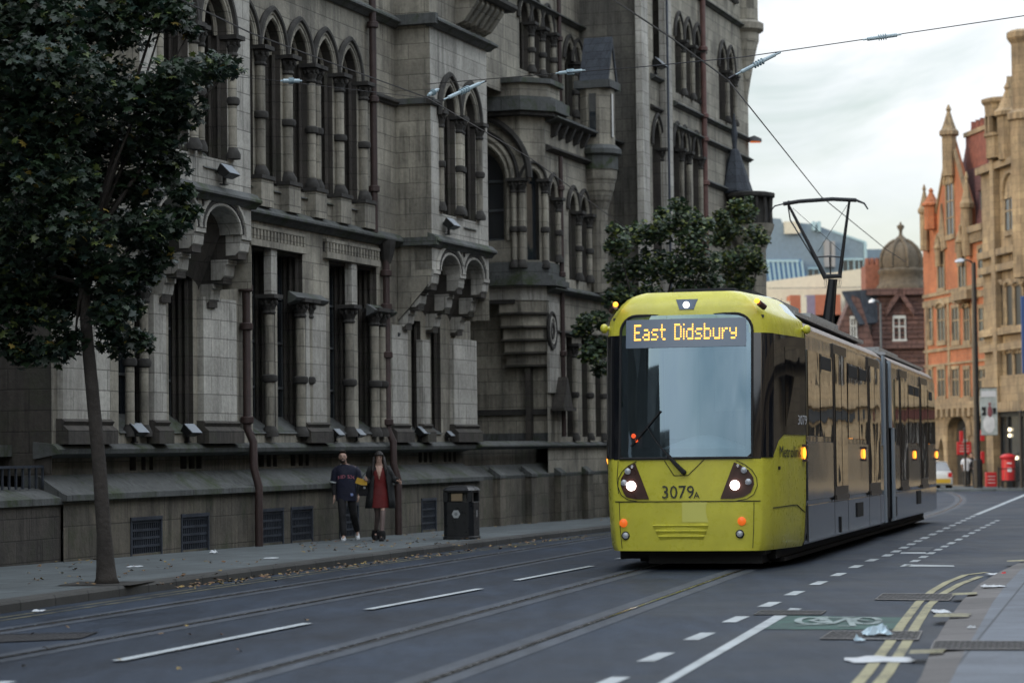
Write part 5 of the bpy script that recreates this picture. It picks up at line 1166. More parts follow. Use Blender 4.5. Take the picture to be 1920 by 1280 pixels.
m=MB(); s0,z0=D3.W(1660,580,0); s1=D3.S(1712,580,0); c_=(s0+s1)/2; m.extrd([(s0,z0),(s0,z0-.5),(c_,z0+.9),(s1,z0-.5),(s1,z0),(c_,z0+1.5)],0,.5,0); m.build('pediment',RST,db)
# gabled wing with slate roof
m=MB(); p=lambda x,y,d=1.:D3.W(x,y,d)
m.extrd([p(1562,640),p(1598,553),p(1612,560),p(1637,640),(p(1637,640)[0],0),(p(1562,640)[0],0)],-2,1.,0); m.build('wing_wall',RST,db)
m=MB(); a,b_,c_,d_=p(1579,546,1.3),p(1636,546,-3),p(1637,608,-3),p(1611,608,1.3); m.add([(a[0],-1.3,a[1]),(b_[0],0,b_[1]),(c_[0],-.1,c_[1]),(d_[0],-1.4,d_[1])],[(0,1,2,3)],0); k0=len(m.v); m.add([(x,y+.25,z-.1) for x,y,z in m.v[:4]],[(3,2,1,0)],0); m.add(m.v[:8],[(0,1,5,4),(1,2,6,5),(2,3,7,6),(3,0,4,7)],0); m.build('wing_roof',SLATE,db,norm=False)
fwin(db,D3,1596,598,1604,632,d=1.,mull=1,stone=WF,fw=.08)
m=MB(); r_=fbox(m,D3,1623,502,1650,545,-6,-3,0); m.wb(r_[0],r_[1],-6,-3,r_[3],r_[3]+.2,0)
for i in range(5): m.lathe([(.2,r_[3]+.2),(.15,r_[3]+.8)],r_[0]+.3+i*.35,4.5,6,0)
m.build('chimney',plain('dull_brick',(.24,.095,.06),.85,var=.3),db)
# ---------------- modern blocks behind
Y4=195.; c4=D(1530,600,Y4); D4=Frame(c4[0],c4[1],90.,0.)
mb_=D4.root('cream_building','long cream flat roofed block with a roof railing above terracotta boxes, behind the pantograph','building')
p4=lambda x,y,d=0.:D4.W(x,y,d)
m=MB(); m.extrd([p4(1380,575),p4(1380,535),p4(1437,528),p4(1620,503),p4(1624,505),p4(1625,560),(p4(1625,560)[0],-2),(p4(1380,560)[0],-2)],-12,0,0); m.build('wall',CREAM,mb_)
m=MB()
for i in range(12): x,z=p4(1450+i*15,560-i*.2,.4); m.wb(x-.03,x+.03,.38,.44,z-1.2,z,0)
x0_,z=p4(1440,540,.4); x1_=p4(1620,540,.4)[0]; m.wb(x0_,x1_,.38,.44,z-.05,z,0); m.build('railing',LEAD,mb_)
for p0,q0,p1,q1,mt in ((1482,553,1502,590,TERR),(1513,553,1529,596,MAUV),(1529,552,1577,590,TERR),(1502,556,1513,590,CREAM),(1470,565,1482,600,CREAM),(1530,590,1577,640,MAUV)):
    m=MB(); fbox(m,D4,p0,q0,p1,q1+60,0.5,3.,0); m.build('roof_box',mt,mb_)
Y5=240.; c5=D(1530,500,Y5); D5=Frame(c5[0],c5[1],90.,0.)
gb_=D5.root('glass_office','large blue grey modern office block with sloping roof line, behind the cream building','building')
p5=lambda x,y,d=0.:D5.W(x,y,d)
m=MB(); m.extrd([p5(1380,600),p5(1380,400),p5(1436,408),p5(1464,410),p5(1472,430),p5(1500,418),p5(1525,420),p5(1560,433),p5(1624,456),p5(1625,600)],-20,0,0); m.build('wall',BGL,gb_)
m=MB(); m.extrd([p5(1436,540),p5(1436,489),p5(1498,489),p5(1508,520),p5(1512,540)],0,2.,0); m.build('glass_roof',BGL2,gb_)
m=MB(); 
for x in range(1440,1510,9): a=p5(x,489,2.05); b_=p5(x+6,535,2.05); m.tube([(a[0],-2.05,a[1]),(b_[0],-2.05,b_[1])],.12,4,0)
a=p5(1436,489,2.05); b_=p5(1498,489,2.05); m.tube([(a[0],-2.05,a[1]),(b_[0],-2.05,b_[1])],.15,4,0)
m.add([(q_[0],-.1,q_[1]) for q_ in (p5(1560,431),p5(1624,453),p5(1624,457),p5(1560,435))],[(0,1,2,3)],0); fbox(m,D5,1621,456,1626,520,-.1,.3,0); fbox(m,D5,1524,415,1529,432,-1,.5,0); fbox(m,D5,1533,415,1539,434,-1,.5,0); m.split('pale_trim',BGL3,gb_)
m=MB(); fbox(m,D5,1471,415,1500,438,-3,.4,0); m.build('roof_plant',CREAM,gb_)
m=MB(); fbox(m,D5,1547,450,1556,500,0,.8,0); fbox(m,D5,1559,452,1566,500,0,.8,0); m.split('stair_shaft',plain('grey_cladding',(.30,.30,.30),.7),gb_)
for p0,q0,p1,q1 in ((1580,488,1600,508),(1603,488,1618,505),(1515,505,1535,520)): fwin(gb_,D5,p0,q0,p1,q1,mull=1,trans=0,stone=BGL3,fw=.06)
m=MB(); fbox(m,D5,1626,467,1665,540,-30,-10,0); bo=m.build('wing',BGL,gb_)
# ---------------- street terrace on the right side (outside the frame, seen in reflections)
RT=Frame(29.,95.,193.5,0.)
rr_=RT.root('stone_terrace','cream stone terrace along the right pavement, mirrored in the tram side','building')
m=MB(); CRS=masonry('cream_stone',(.42,.34,.23),(.30,.24,.16),(.08,.06,.05),.6)
for k_ in range(8):
    s0=k_*16.; ops=[('rect',s0+2+4*i,1.1,4.6+3.6*j,7.0+3.6*j) for i in range(4) for j in range(2+(k_%2))]
    ops+=[('rect',s0+4+8*i,3.0,.4,3.3) for i in range(2)]
    zt_=12.5+1.6*(k_%2); panel(m,s0,s0+16,-1,zt_,0,ops,.35,0,0)
    m.wb(s0,s0+16,-10,-.6,-1,zt_,0); m.wb(s0,s0+15.9,0,.35,3.7,4.1,0); m.wb(s0,s0+15.9,0,.4,zt_-.3,zt_,0)
    for o in ops:
        q=MB(); q.wb(o[1]-o[2],o[1]+o[2],-.36,-.34,o[3],o[4],0); w0=q.build('window',FW_,rr_); q=MB(); q.wb(o[1]-.05,o[1]+.05,-.34,-.28,o[3],o[4],0); q.wb(o[1]-o[2],o[1]+o[2],-.34,-.29,(o[3]+o[4])/2-.04,(o[3]+o[4])/2+.04,0); q.build('frame',WHT,w0)
m.build('wall',CRS,rr_)
m=MB(); m.extr([(.3,13.2),(-5,17),(-10,13.2)],0,128,0); m.build('roof',SLATE,rr_)
# gabled houses added behind the viewer, roofline shaped for the windscreen's mirrored silhouette
hs_=T.root('gabled_houses','row of dark stone houses added unseen behind the viewer, gables shaped for the windscreen reflection','building')
m=MB(); m.extrd([(-12.2,-1),(-12.2,13.5),(-16,13.5),(-18.5,16.2),(-21,12.2),(-23,9.6),(-27,9.2),(-30,12.2),(-33,9.4),(-38,10.2),(-42,13.4),(-46,10.2),(-54,11.6),(-58,14.8),(-62,11.),(-70,9.6),(-90,8.4),(-90,-1)],-8,-1.3,0); m.build('wall',STD,hs_)
for i in range(4): q=MB(); q.wb(-25-10*i,-24.2-10*i,-3,-2,8,12.0+(i%2)*1.5,0); q.build('chimney',STD,hs_)
for i in range(9):
    for j in range(2): q=MB(); q.wb(-14.5-3.4*i,-13.3-3.4*i,-1.32,-1.28,1.4+3.4*j,3.6+3.4*j,0); q.build('window',GLS,hs_)
# stand-in buff hall, unseen outside the frame, added for reflections in the tram side
HF=Frame(28.6,119.,93.,gz(119)); hl=HF.root('stand_in_hall','buff stone stand-in hall with tall windows, unseen outside the frame, added for the tram side reflections','building')
m=MB(); ops=[('round',2.+3.4*i,.85,5.4,7.6) for i in range(10)]+[('rect',2.+3.4*i,.8,9.6,11.6) for i in range(10)]+[('rect',2.4+6.8*i,2.2,.5,3.4) for i in range(5)]
panel(m,0,35,-1,14.,0,ops,.25,0,0); m.wb(0,35,-9,-.4,-1,13.9,0); m.wb(0,35,0,.3,4.2,4.6,0); m.wb(0,35,0,.3,8.6,8.9,0); m.wb(0,35,0,.5,13.4,13.9,0); m.build('wall',masonry('hall_buff_stone',(.50,.40,.26),(.42,.33,.21),(.16,.12,.08),.4),hl)
for o in ops: q=MB(); q.wb(o[1]-o[2],o[1]+o[2],-.26,-.22,o[3],o[4]+(.8 if o[0]=='round' else 0),0); w0=q.build('window',DKR,hl); q=MB(); q.wb(o[1]-.05,o[1]+.05,-.22,-.16,o[3],o[4],0); q.build('frame',WHT,w0)
for a_,b__,c_ in ((.8,4.,(.10,.035,.03)),(5.,9.5,(.05,.055,.06)),(11.,14.,(.30,.27,.2)),(15.,20.,(.03,.035,.035))): m=MB(); m.wb(a_,b__,.0,.12,3.55,4.05,0); m.build('fascia',plain('hall_fascia',c_,.5),hl)
# ================================================================ STREET OBJECTS
def at(px,py,h=.0): x,y=G(px,py,h); return (x,y,gz(y)+h)
# litter bin
bx,by,bz=at(866,1010,.12); bn=empty('litter_bin',(bx,by,bz),R(-14)); tag(bn,'black octagonal litter bin with a pale hexagon emblem, on the left pavement beside the tram','litter bin')
m=MB(); w=.32; ch=.09
oc_=lambda w,c:[(-w+c,-w),(w-c,-w),(w,-w+c),(w,w-c),(w-c,w),(-w+c,w),(-w,w-c),(-w,-w+c)]
m.prism(oc_(.315,.09),0,.06); m.prism(oc_(.30,.085),.06,.72); 
for x,y in ((-1,-1),(1,-1),(1,1),(-1,1)): m.box(x*.24-.05,x*.24+.05,y*.24-.05,y*.24+.05,.72,.92)
m.prism(oc_(.30,.085),.90,.94); m.build('body',BLK,bn,bevel=.008)
m=MB(); r0=[(x,y,.94) for x,y in oc_(.325,.09)]; r1=[(x,y,1.0) for x,y in oc_(.27,.08)]; r2_=[(x,y,1.03) for x,y in oc_(.2,.06)]; m.loft([r0,r1,r2_]); m.build('hood',BLK,bn)
m=MB(); m.prism(oc_(.2,.05),.5,.9); m.build('liner',plain('bin_liner_grey',(.06,.06,.055),.6),bn)
m=MB(); m.box(-.12,.10,-.306,-.295,.74,.88); m.build('opening_notice',plain('brown_paper',(.2,.15,.09),.7),bn)
m=MB(); m.add([(.085*math.cos(i*math.pi/3)-.03,-.303,.49+.085*math.sin(i*math.pi/3)) for i in range(6)],[tuple(range(6))]); m.build('hexagon_emblem',plain('pale_grey_sticker',(.35,.37,.37),.5),bn,norm=False)
m=MB(); m.add([(.035*math.cos(i*math.pi/3)-.03,-.3045,.49+.035*math.sin(i*math.pi/3)) for i in range(6)],[tuple(range(6))]); m.build('emblem_centre',plain('sticker_grey',(.18,.2,.2),.5),bn,norm=False)
m=MB(); m.box(.303,.306,-.05,.05,.42,.56); m.build('side_label',plain('label_grey',(.2,.2,.2),.5),bn)
# floodlights on the ledges
FLH=plain('floodlight_grey',(.30,.33,.36),.35,.5)
def flood(px,py,z,d,label,s=1.,up=True):
    # stands on ledge z at wall offset d
    a=T.S(px,py,d); c=(T.o[0]+T.ax[0]*a+T.n[0]*d,T.o[1]+T.ax[1]*a+T.n[1]*d,z); r=empty('floodlight',c,math.pi/2-T.t); tag(r,label,'floodlight','floodlights on the ledges of the gothic building')
    m=MB(); m.loft([[(-.16*s,-.02*s,.10*s),(.16*s,-.02*s,.10*s),(.16*s,.10*s,.20*s),(-.16*s,.10*s,.20*s)],[(-.20*s,-.14*s,.16*s),(.20*s,-.14*s,.16*s),(.20*s,.02*s,.32*s),(-.20*s,.02*s,.32*s)]],0); m.build('head',BLK,r)
    m=MB(); m.add([(-.19*s,-.148*s,.17*s),(.19*s,-.148*s,.17*s),(.19*s,.01*s,.325*s),(-.19*s,.01*s,.325*s)],[(0,1,2,3)]); m.build('lens',FLH,r,norm=False)
    m=MB(); m.box(-.06*s,.06*s,.0,.10*s,0,.02*s); m.box(-.03*s,.03*s,.02*s,.06*s,0,.16*s); m.build('bracket',BLK,r); return r
flood(256,826,1.80,-.12,'floodlight on the ledge just right of the tree trunk')
flood(356,826,1.80,-.12,'floodlight on the ledge left of the lower drainpipe')
flood(632,828,1.80,-.12,'dim floodlight on the ledge above the walking man',.8)
flood(672,828,1.80,-.12,'floodlight on the ledge above the walking woman, left of the second drainpipe',.8)
flood(790,826,1.80,-.12,'floodlight on the ledge above the gap left of the litter bin')
flood(842,820,1.80,-.12,'small floodlight on the ledge above the litter bin',.7)
flood(425,300,6.2,.75,'floodlight on the sill of the near bay beside its bright corner pier',1.1)
flood(845,440,6.2,.75,'floodlight on the sill of the far bay above its two small arches',1.1)
flood(1234,140,11.95,.85,'floodlight on the tower sill under the upper tall window',1.4)
# lamp posts
def lamp(px,pyb,Y,htop,arm,label,r=.09,mat=None,headmat=None,lit=False,dbl=False):
    x,_,_=D(px,pyb,Y); z=gz(Y)+.12; rt_=empty('street_lamp',(x,Y,z)); tag(rt_,label,'street lamp')
    m=MB(); m.tube([(0,0,0),(0,0,1.4),(0,0,1.45),(0,0,htop)],[r*1.5,r*1.5,r,r*.7],8,0); m.build('pole',mat or BLK,rt_,smooth=True,auto=40)
    m=MB(); m.tube([(0,0,htop-.05),(arm*.3,0,htop+.12),(arm*.7,0,htop+.12)],[.05,.04,.035],6,0); m.build('arm',mat or BLK,rt_,smooth=True)
    m=MB(); s=1 if arm>0 else -1; m.loft([[(arm*.55,-.06,htop+.08),(arm*.55,.06,htop+.08),(arm*.55,.06,htop+.16),(arm*.55,-.06,htop+.16)],[(arm*.8,-.16,htop+.04),(arm*.8,.16,htop+.04),(arm*.8,.1,htop+.22),(arm*.8,-.1,htop+.22)],[(arm*1.1,-.12,htop+.02),(arm*1.1,.12,htop+.02),(arm*1.1,.06,htop+.12),(arm*1.1,-.06,htop+.12)]],0); o=m.build('lamp_head',headmat or BLK,rt_,smooth=True,auto=40)
    m=MB(); m.box(min(arm*.65,arm*1.05),max(arm*.65,arm*1.05),-.09,.09,htop+.0,htop+.035); m.build('lens',AMBL if lit else CLR,o); return rt_
Yl=78.; lamp(1387,860,Yl,D(1387,268,Yl)[2]-gz(Yl)-.12,.78,'tall black lamp post with amber lamp against the sky, beside the gothic building',.15,lit=True)
Yl=123.; lamp(1834,912,Yl,D(1832,492,Yl)[2]-gz(Yl)-.12,-.85,'tall dark lamp post carrying the hanging banner, in front of the orange brick building',.16,headmat=CLR)
Yl=118.; lamp(1656,860,Yl,D(1656,568,Yl)[2]-gz(Yl)-.12,-.5,'slim grey lamp post with pale head in front of the domed building',.07,LEAD,WHT)
Yl=132.; 
# banner on the right lamp post
Yb=122.6; c=D(1854,770,Yb); z1=D(1854,727,Yb)[2]; z0=D(1854,816,Yb)[2]; bnr=empty('banner',(c[0],Yb,z0)); tag(bnr,'tall pictorial banner hanging from the dark lamp post by the shop doorway','banner')
h=z1-z0; wv=.42
m=MB(); m.loft([[(-wv+.03*math.sin(z*3),-.012+.02*math.sin(z*4),z),(wv,-.012,z),(wv,.012,z),(-wv+.03*math.sin(z*3),.012+.02*math.sin(z*4),z)] for z in frange(0,h,.2)],0); m.build('cloth',plain('banner_pale',(.30,.34,.34),.7,var=.3),bnr)
m=MB(); m.box(-wv+.05,wv-.05,-.03,-.02,h-.45,h-.15,0); m.build('banner_heading',plain('banner_white',(.5,.52,.55),.6),bnr)
m=MB(); m.ball((.05,-.02,h*.50),(.13,.02,.30),0,10,8); m.ball((.05,-.02,h*.66),(.07,.02,.09),0,8,6); m.build('banner_figure',plain('banner_maroon',(.16,.05,.06),.7,var=.4),bnr)
m=MB(); m.ball((.0,-.018,h*.24),(.30,.015,.45),0,10,8); m.build('banner_white_shape',plain('banner_shape_white',(.50,.52,.54),.7,var=.2),bnr)
m=MB(); m.box(-wv+.06,-wv+.28,-.028,-.018,h*.42,h*.60); m.box(.20,.36,-.028,-.018,h*.45,h*.58); m.build('banner_dark_shape',BLK,bnr)
m=MB(); m.tube([(-wv-.2,0,h),(wv,0,h)],.025,6); m.tube([(-wv-.2,0,.02),(wv,0,.02)],.02,6); m.build('bracket',BLK,bnr)
# shop signs
def sign(px0,py0,px1,py1,Y,name,label,cat,mat,th=.12,extra=None,group=None):
    c=D((px0+px1)/2,(py0+py1)/2,Y); w=(px1-px0)/F*Y/2; hh=(py1-py0)/F*Y/2; r=empty(name,(c[0],Y,c[2]-hh)); tag(r,label,cat,group)
    m=MB(); m.box(-w,w,-th/2,th/2,0,2*hh); m.build('panel',mat,r,bevel=.02)
    if extra: extra(r,w,hh,th)
    return r
REDS=plain('red_sign',(.50,.025,.03),.4,var=.15); BLUS=plain('blue_sign',(.03,.07,.20),.4,var=.1)
def whitebits(r,w,hh,th):
    m=MB(); 
    for i in range(3): m.box(-w*.7,w*.7,-th/2-.012,-th/2-.002,hh*(.5+.45*i),hh*(.5+.45*i)+hh*.1)
    m.build('white_marks',plain('sign_white',(.6,.6,.6),.5),r)
def ballm(r,w,hh,th):
    m=MB(); m.ball((0,-.05,hh*2.15),(w*.5,.06,hh*.3),0,10,8); m.build('round_topper',WHT,r)
sign(1794,828,1821,852,132.6,'shop_sign','wide red shop sign inside the larger round arch','sign',REDS,.1,lambda *a_:(ballm(*a_),whitebits(*a_)))
sign(1799,808,1806,828,132.2,'hanging_sign','small red hanging sign above the wide red sign in the larger arch','sign',REDS)
sign(1838,806,1846,826,125.,'hanging_sign','oval red hanging sign just right of the dark lamp post','sign',REDS,.12,ballm)
sign(1839,846,1846,868,126.,'shop_sign','narrow red poster panel beside the shop door right of the lamp post','sign',REDS)
sign(1848,802,1868,812,123.,'shop_sign','blue rectangular sign under the pictorial banner','sign',BLUS)
sign(1915,555,1935,700,121.,'blue_banner','deep blue vertical banner at the right edge of the picture','banner',BLUS,.08)
sign(1848,885,1868,912,124.,'a_board','red a frame advertising board on the pavement left of the post box','advert board',REDS,.35,whitebits)
# post box
x,_,_=D(1891,910,122.5); pb=empty('post_box',(x,122.5,gz(122.5)+.12)); tag(pb,'red pillar post box with black base near the railings at the right edge','post box')
m=MB(); m.lathe([(.36,0),(.36,.36),(.33,.38)],0,0,20,0); m.build('base',BLK,pb,smooth=True,auto=40)
m=MB(); m.lathe([(.33,.38),(.33,1.42),(.36,1.44),(.40,1.5),(.40,1.56),(.36,1.6),(.2,1.68),(.02,1.70)],0,0,20,0); m.build('body',REDS,pb,smooth=True,auto=40)
m=MB(); m.box(-.12,.12,-.345,-.32,1.2,1.25); m.box(-.1,.1,-.345,-.32,.8,1.0); m.build('posting_slot',WHT,pb)
# railings
def rail(px0,px1,Y,label):
    a=D(px0,912,Y)[0]; b_=D(px1,912,Y)[0]; r=empty('railing',(a,Y,gz(Y)+.12)); tag(r,label,'railing'); L=b_-a
    n_=int(L/1.2)+1
    for i in range(n_+1): m=MB(); m.tube([(L*i/n_,0,0),(L*i/n_,0,1.05)],.045,6); m.build('post',BLK,r)
    m=MB(); 
    for z in (.95,.35): m.tube([(0,0,z),(L,0,z)],.025,6)
    m.build('rail',BLK,r)
    for i in range(int(L/.22)): m=MB(); m.tube([(.11+.22*i,0,.35),(.11+.22*i,0,.95)],.012,4); m.build('bar',BLK,r)
rail(1873,1940,121.6,'black guard railing behind and around the red post box')
for px,top,label,Y in ((1811,805,'thin dark signal pole in front of the larger round arch',129.5),(1916,772,'black pole at the right edge beside the shop window',121.)):
    x,_,_=D(px,910,Y); r=empty('signal_pole',(x,Y,gz(Y)+.12)); tag(r,label,'pole'); zt=D(px,top,Y)[2]-gz(Y)-.12; m=MB(); m.tube([(0,0,0),(0,0,.9),(0,0,zt)],[.09,.06,.06],8); m.build('pole',BLK,r); m=MB(); m.lathe([(.08,zt),(.09,zt+.03),(.02,zt+.08)],0,0,8); m.build('cap',BLK,r)
# parked car glimpsed behind the tram's tail
cx_,_,_=D(1764,900,124.); car=empty('parked_car',(cx_-.2,124.,gz(124)),R(4)); tag(car,'white car with yellow rear marking, glimpsed beyond the tail of the tram','car')
CW=plain('car_white',(.6,.62,.62),.25,coat=.5); 
rg=[]
for y,z0,z1,w in ((0,.35,.85,.78),(.08,.28,.98,.84),(.6,.25,1.02,.88),(2.2,.25,.98,.88),(3.6,.27,.88,.85),(3.95,.35,.7,.75)): rg.append([(-w,y,z0),(-w,y,z0+(z1-z0)*.75),(-w+.1,y,z1),(w-.1,y,z1),(w,y,z0+(z1-z0)*.75),(w,y,z0)])
m=MB(); m.loft(rg); m.build('body',CW,car,smooth=True,auto=35)
m=MB(); m.loft([[(-.74,.1,.95),(-.6,.35,1.42),(.6,.35,1.42),(.74,.1,.95)],[(-.74,.9,.98),(-.58,.9,1.48),(.58,.9,1.48),(.74,.9,.98)],[(-.76,2.0,.97),(-.58,1.9,1.45),(.58,1.9,1.45),(.76,2.,.97)],[(-.76,2.8,.93),(-.7,2.75,.97),(.7,2.75,.97),(.76,2.8,.93)]]); m.build('cabin_glass',GLS,car,smooth=True,auto=35)
m=MB(); m.loft([[(-.58,.42,1.44),(.58,.42,1.44),(.58,.42,1.46),(-.58,.42,1.46)],[(-.56,1.85,1.46),(.56,1.85,1.46),(.56,1.85,1.50),(-.56,1.85,1.50)]]); m.build('roof',CW,car)
for x in (-.8,.8):
    for y in (.75,3.2):
        m=MB(); m.lathe([(.31,-.1),(.31,.1)],0,0,16); m.v=[(x+h_,y+a,.31+b_) for a,b_,h_ in m.v]; m.build('wheel',RUB,car,smooth=True,auto=40)
for x in (-.68,.68): m=MB(); m.box(x-.1,x+.1,-.02,.06,.68,.9); m.build('tail_light',plain('red_lens',(.5,.02,.02),.3),car)
m=MB(); m.box(-.5,.7,-.03,.02,.38,.6); m.build('rear_marking',plain('marking_yellow',(.5,.32,.03),.5),car)
# ================================================================ TREES
BARK=plain('bark',(.035,.030,.026),.9,var=.35,bump=.9,bs=18.)
def leafmat(name,c):
    m,nt,b=newmat(name); tc=N(nt,'ShaderNodeTexCoord').outputs['Object']; f=noise(nt,tc,2.5,4,.6); cc=ramp(nt,f,[(.3,[v*.55 for v in c]),(.7,[v*1.35 for v in c])]); nt.links.new(cc,b.inputs['Base Color']); b.inputs['Roughness'].default_value=.5
    tr=N(nt,'ShaderNodeBsdfTranslucent'); nt.links.new(cc,tr.inputs[0]); ms=N(nt,'ShaderNodeMixShader'); ms.inputs[0].default_value=.22; out=nt.nodes['Material Output']
    nt.links.new(b.outputs[0],ms.inputs[1]); nt.links.new(tr.outputs[0],ms.inputs[2]); nt.links.new(ms.outputs[0],out.inputs[0]); return m
LF=[leafmat('leaf_dark',(.012,.026,.013)),leafmat('leaf_mid',(.02,.042,.017)),leafmat('leaf_blue_green',(.016,.036,.027)),leafmat('leaf_yellow',(.26,.19,.04)),leafmat('leaf_bright',(.09,.12,.03))]
LEAF=[(0,-.5),(.12,-.16),(.42,-.30),(.34,-.05),(.5,.16),(.24,.16),(.17,.30),(0,.55),(-.17,.30),(-.24,.16),(-.5,.16),(-.34,-.05),(-.42,-.30),(-.12,-.16)]
def leaves(mb,c,r,n,size,rnd,w=(.42,.28,.22,.02,.06),simple=False):
    sh=LEAF if not simple else [(0,-.5),(.4,-.1),(.28,.3),(0,.55),(-.28,.3),(-.4,-.1)]
    for _ in range(n):
        # points mostly in the outer part of the clump
        d=Vector((rnd.gauss(0,1),rnd.gauss(0,1),rnd.gauss(0,1))).normalized(); q=rnd.random()**.45
        p=Vector(c)+Vector((d.x*r[0],d.y*r[1],d.z*r[2]))*q
        up=Vector((rnd.gauss(0,.55),rnd.gauss(0,.55)-.25,.8)).normalized(); a=rnd.random()*6.283
        u=up.orthogonal().normalized(); v=up.cross(u); u,v=u*math.cos(a)+v*math.sin(a),v*math.cos(a)-u*math.sin(a)
        s=size*rnd.uniform(.65,1.25); k=len(mb.v)
        for x,y in sh: mb.v.append(tuple(p+u*x*s+v*y*s-up*(x*x+y*y)*s*.35))
        mb.f.append(tuple(range(k,k+len(sh)))); mb.m.append(rnd.choices(range(5),w)[0])
def tree(name,label,base,trunk,clumps,limbs,n,size,seed,group=None,w=None,simple=False,lf=None,r0=.13,r1=.09):
    rnd=random.Random(seed); root=empty(name,base); tag(root,label,'tree',group); B=Vector(base)
    t=MB(); P=[Vector(p)-B for p in trunk]; k=len(P)
    rr=[r0*(1.35 if i==0 else 1)*(1-i/(k-1))+r1*(i/(k-1)) for i in range(k)]
    P=[P[0],P[0].lerp(P[1],.12),P[0].lerp(P[1],.4)]+P[1:]; rr=[rr[0]*1.25,rr[0]*1.0,rr[0]*.88]+rr[1:]; t.tube(P,rr,14,0); to=t.build('trunk',BARK,root,smooth=True)
    top=P[-1]
    for i,(c,r) in enumerate(clumps):
        if i%limbs: continue
        q=MB(); e=Vector(c)-B; s=P[-1-(i%2)*0] if e.z>P[-1].z-.2 else P[-2].lerp(P[-1],.3)
        m1=s.lerp(e,.5)+Vector((rnd.uniform(-.1,.1),rnd.uniform(-.1,.1),.12)); q.tube([s,s.lerp(m1,.5),m1,e],[r1*.62,r1*.45,r1*.33,.008],6,0); q.build('limb',BARK,root,smooth=True)
    cr=MB()
    for c,r in clumps:
        vol=r[0]*r[1]*r[2]; leaves(cr,Vector(c)-B,r,int(n*vol**.62),size,rnd,w or (.42,.28,.22,.02,.06),simple)
    cr.build('crown',lf or LF,root,norm=False,merge=False); return root
bx,by=G(200,1094,.12); B0=(bx,by,gz(by)+.12); YT_=by
rnd=random.Random(3)
cl=[]
for px,py,r in ((-40,40,95),(50,30,80),(140,45,80),(225,40,70),(300,25,50),(20,130,85),(110,140,85),(190,160,75),(255,190,60),(305,150,55),(350,135,42),(392,125,36),(425,128,22),(320,205,52),(-30,220,90),(60,240,85),(140,250,80),(215,262,62),(275,268,58),(305,310,40),(10,330,80),(95,340,75),(170,350,62),(-60,420,90),(50,420,75),(125,430,70),(195,430,58),(255,430,50),(300,420,44),(340,400,26),(330,360,25),(120,500,62),(190,510,55),(250,510,42),(20,510,55),(285,480,32),(150,570,40),(200,590,42),(95,600,26),(60,590,20),(215,640,40),(255,640,26),(40,660,38),(90,655,38),(130,640,30),(-10,640,30),(-30,560,50),(10,590,46),(60,540,46),(110,560,44),(-40,480,70),(85,480,60),(250,350,50),(205,560,36),(240,575,26),(325,30,28),(345,60,18),(-60,-80,120),(80,-80,110),(220,-80,90),(330,-110,60)):
    Yc=YT_+rnd.uniform(-.9,.9)*(1.1 if r>50 else .6); c=D(px+10,py,Yc); s=r/149.; cl.append((c,(s*1.12,s*1.2,s*.85)))
tk_=[B0,D(195,1000,YT_),D(186,870,YT_),D(172,720,YT_),D(164,640,YT_+.03),D(158,560,YT_),D(160,470,YT_)]
tree('street_tree','dark leafy maple on the left pavement before the gothic building',B0,tk_,cl,4,1900,.135,11,r0=.098,r1=.066,w=(.50,.27,.17,.008,.052))
# extra limb and yellow sprigs
m=MB(); B_=Vector(B0)
# soil pit
pt=MB(); x0_,y0_=bx,by; pt.add([gp(x0_+a,y0_+b_,.128) for a,b_ in ((-.55,-.45),(.38,-.6),(.55,.45),(-.45,.6))],[(0,1,2,3)]); tag(pt.build('tree_pit_soil',plain('soil',(.03,.028,.025),.95,var=.4,bump=.6),norm=False),kind='structure')
LF2=[leafmat('young_leaf_dark',(.026,.045,.022)),leafmat('young_leaf_mid',(.06,.10,.042)),leafmat('young_leaf_blue_green',(.03,.06,.04)),LF[3],leafmat('young_leaf_bright',(.16,.19,.045))]
def midtree(px,Y,cls,label,n,seed,w,size=.115):
    x,_,_=D(px,900,Y); b=(x,Y,gz(Y)+.12); z=lambda h:(x,Y,b[2]+h)
    tk=[b,(x+.02,Y,b[2]+1.2),(x-.03,Y,b[2]+2.6),(x,Y,b[2]+3.8)]
    r_=random.Random(seed); out=[]
    for p,q,r in cls: c=D(p,q,Y+r_.uniform(-.7,.7)); s=r*Y/F; out.append((c,(s,s*1.1,s*.8)))
    return tree('street_tree',label,b,tk,out,3,int(n*2.4),size,seed,group='young street trees behind the tram',w=w,simple=True,lf=LF2,r0=.11,r1=.07)
midtree(1225,60.,[(1160,460,30),(1200,440,36),(1245,430,36),(1285,410,34),(1300,450,36),(1170,510,40),(1225,500,46),(1280,500,46),(1320,420,22),(1325,490,30),(1270,385,20),(1160,560,34),(1210,560,40),(1120,600,26),(1100,600,20),(1090,620,22),(1120,650,30),(1105,665,22),(1125,690,22),(1240,400,16),(1330,530,30),(1290,550,36),(1150,430,16)],'dark green street tree behind the cab roof of the tram, the left of two',900,21,(.28,.36,.18,.0,.18))
midtree(1388,69.,[(1365,430,30),(1395,400,28),(1380,385,18),(1415,440,26),(1400,480,32),(1360,490,30),(1430,450,16),(1385,525,34),(1350,450,22),(1420,500,22),(1352,405,18),(1405,375,10)],'lighter green street tree left of the pantograph, the right of two',900,22,(.28,.36,.10,.0,.26))
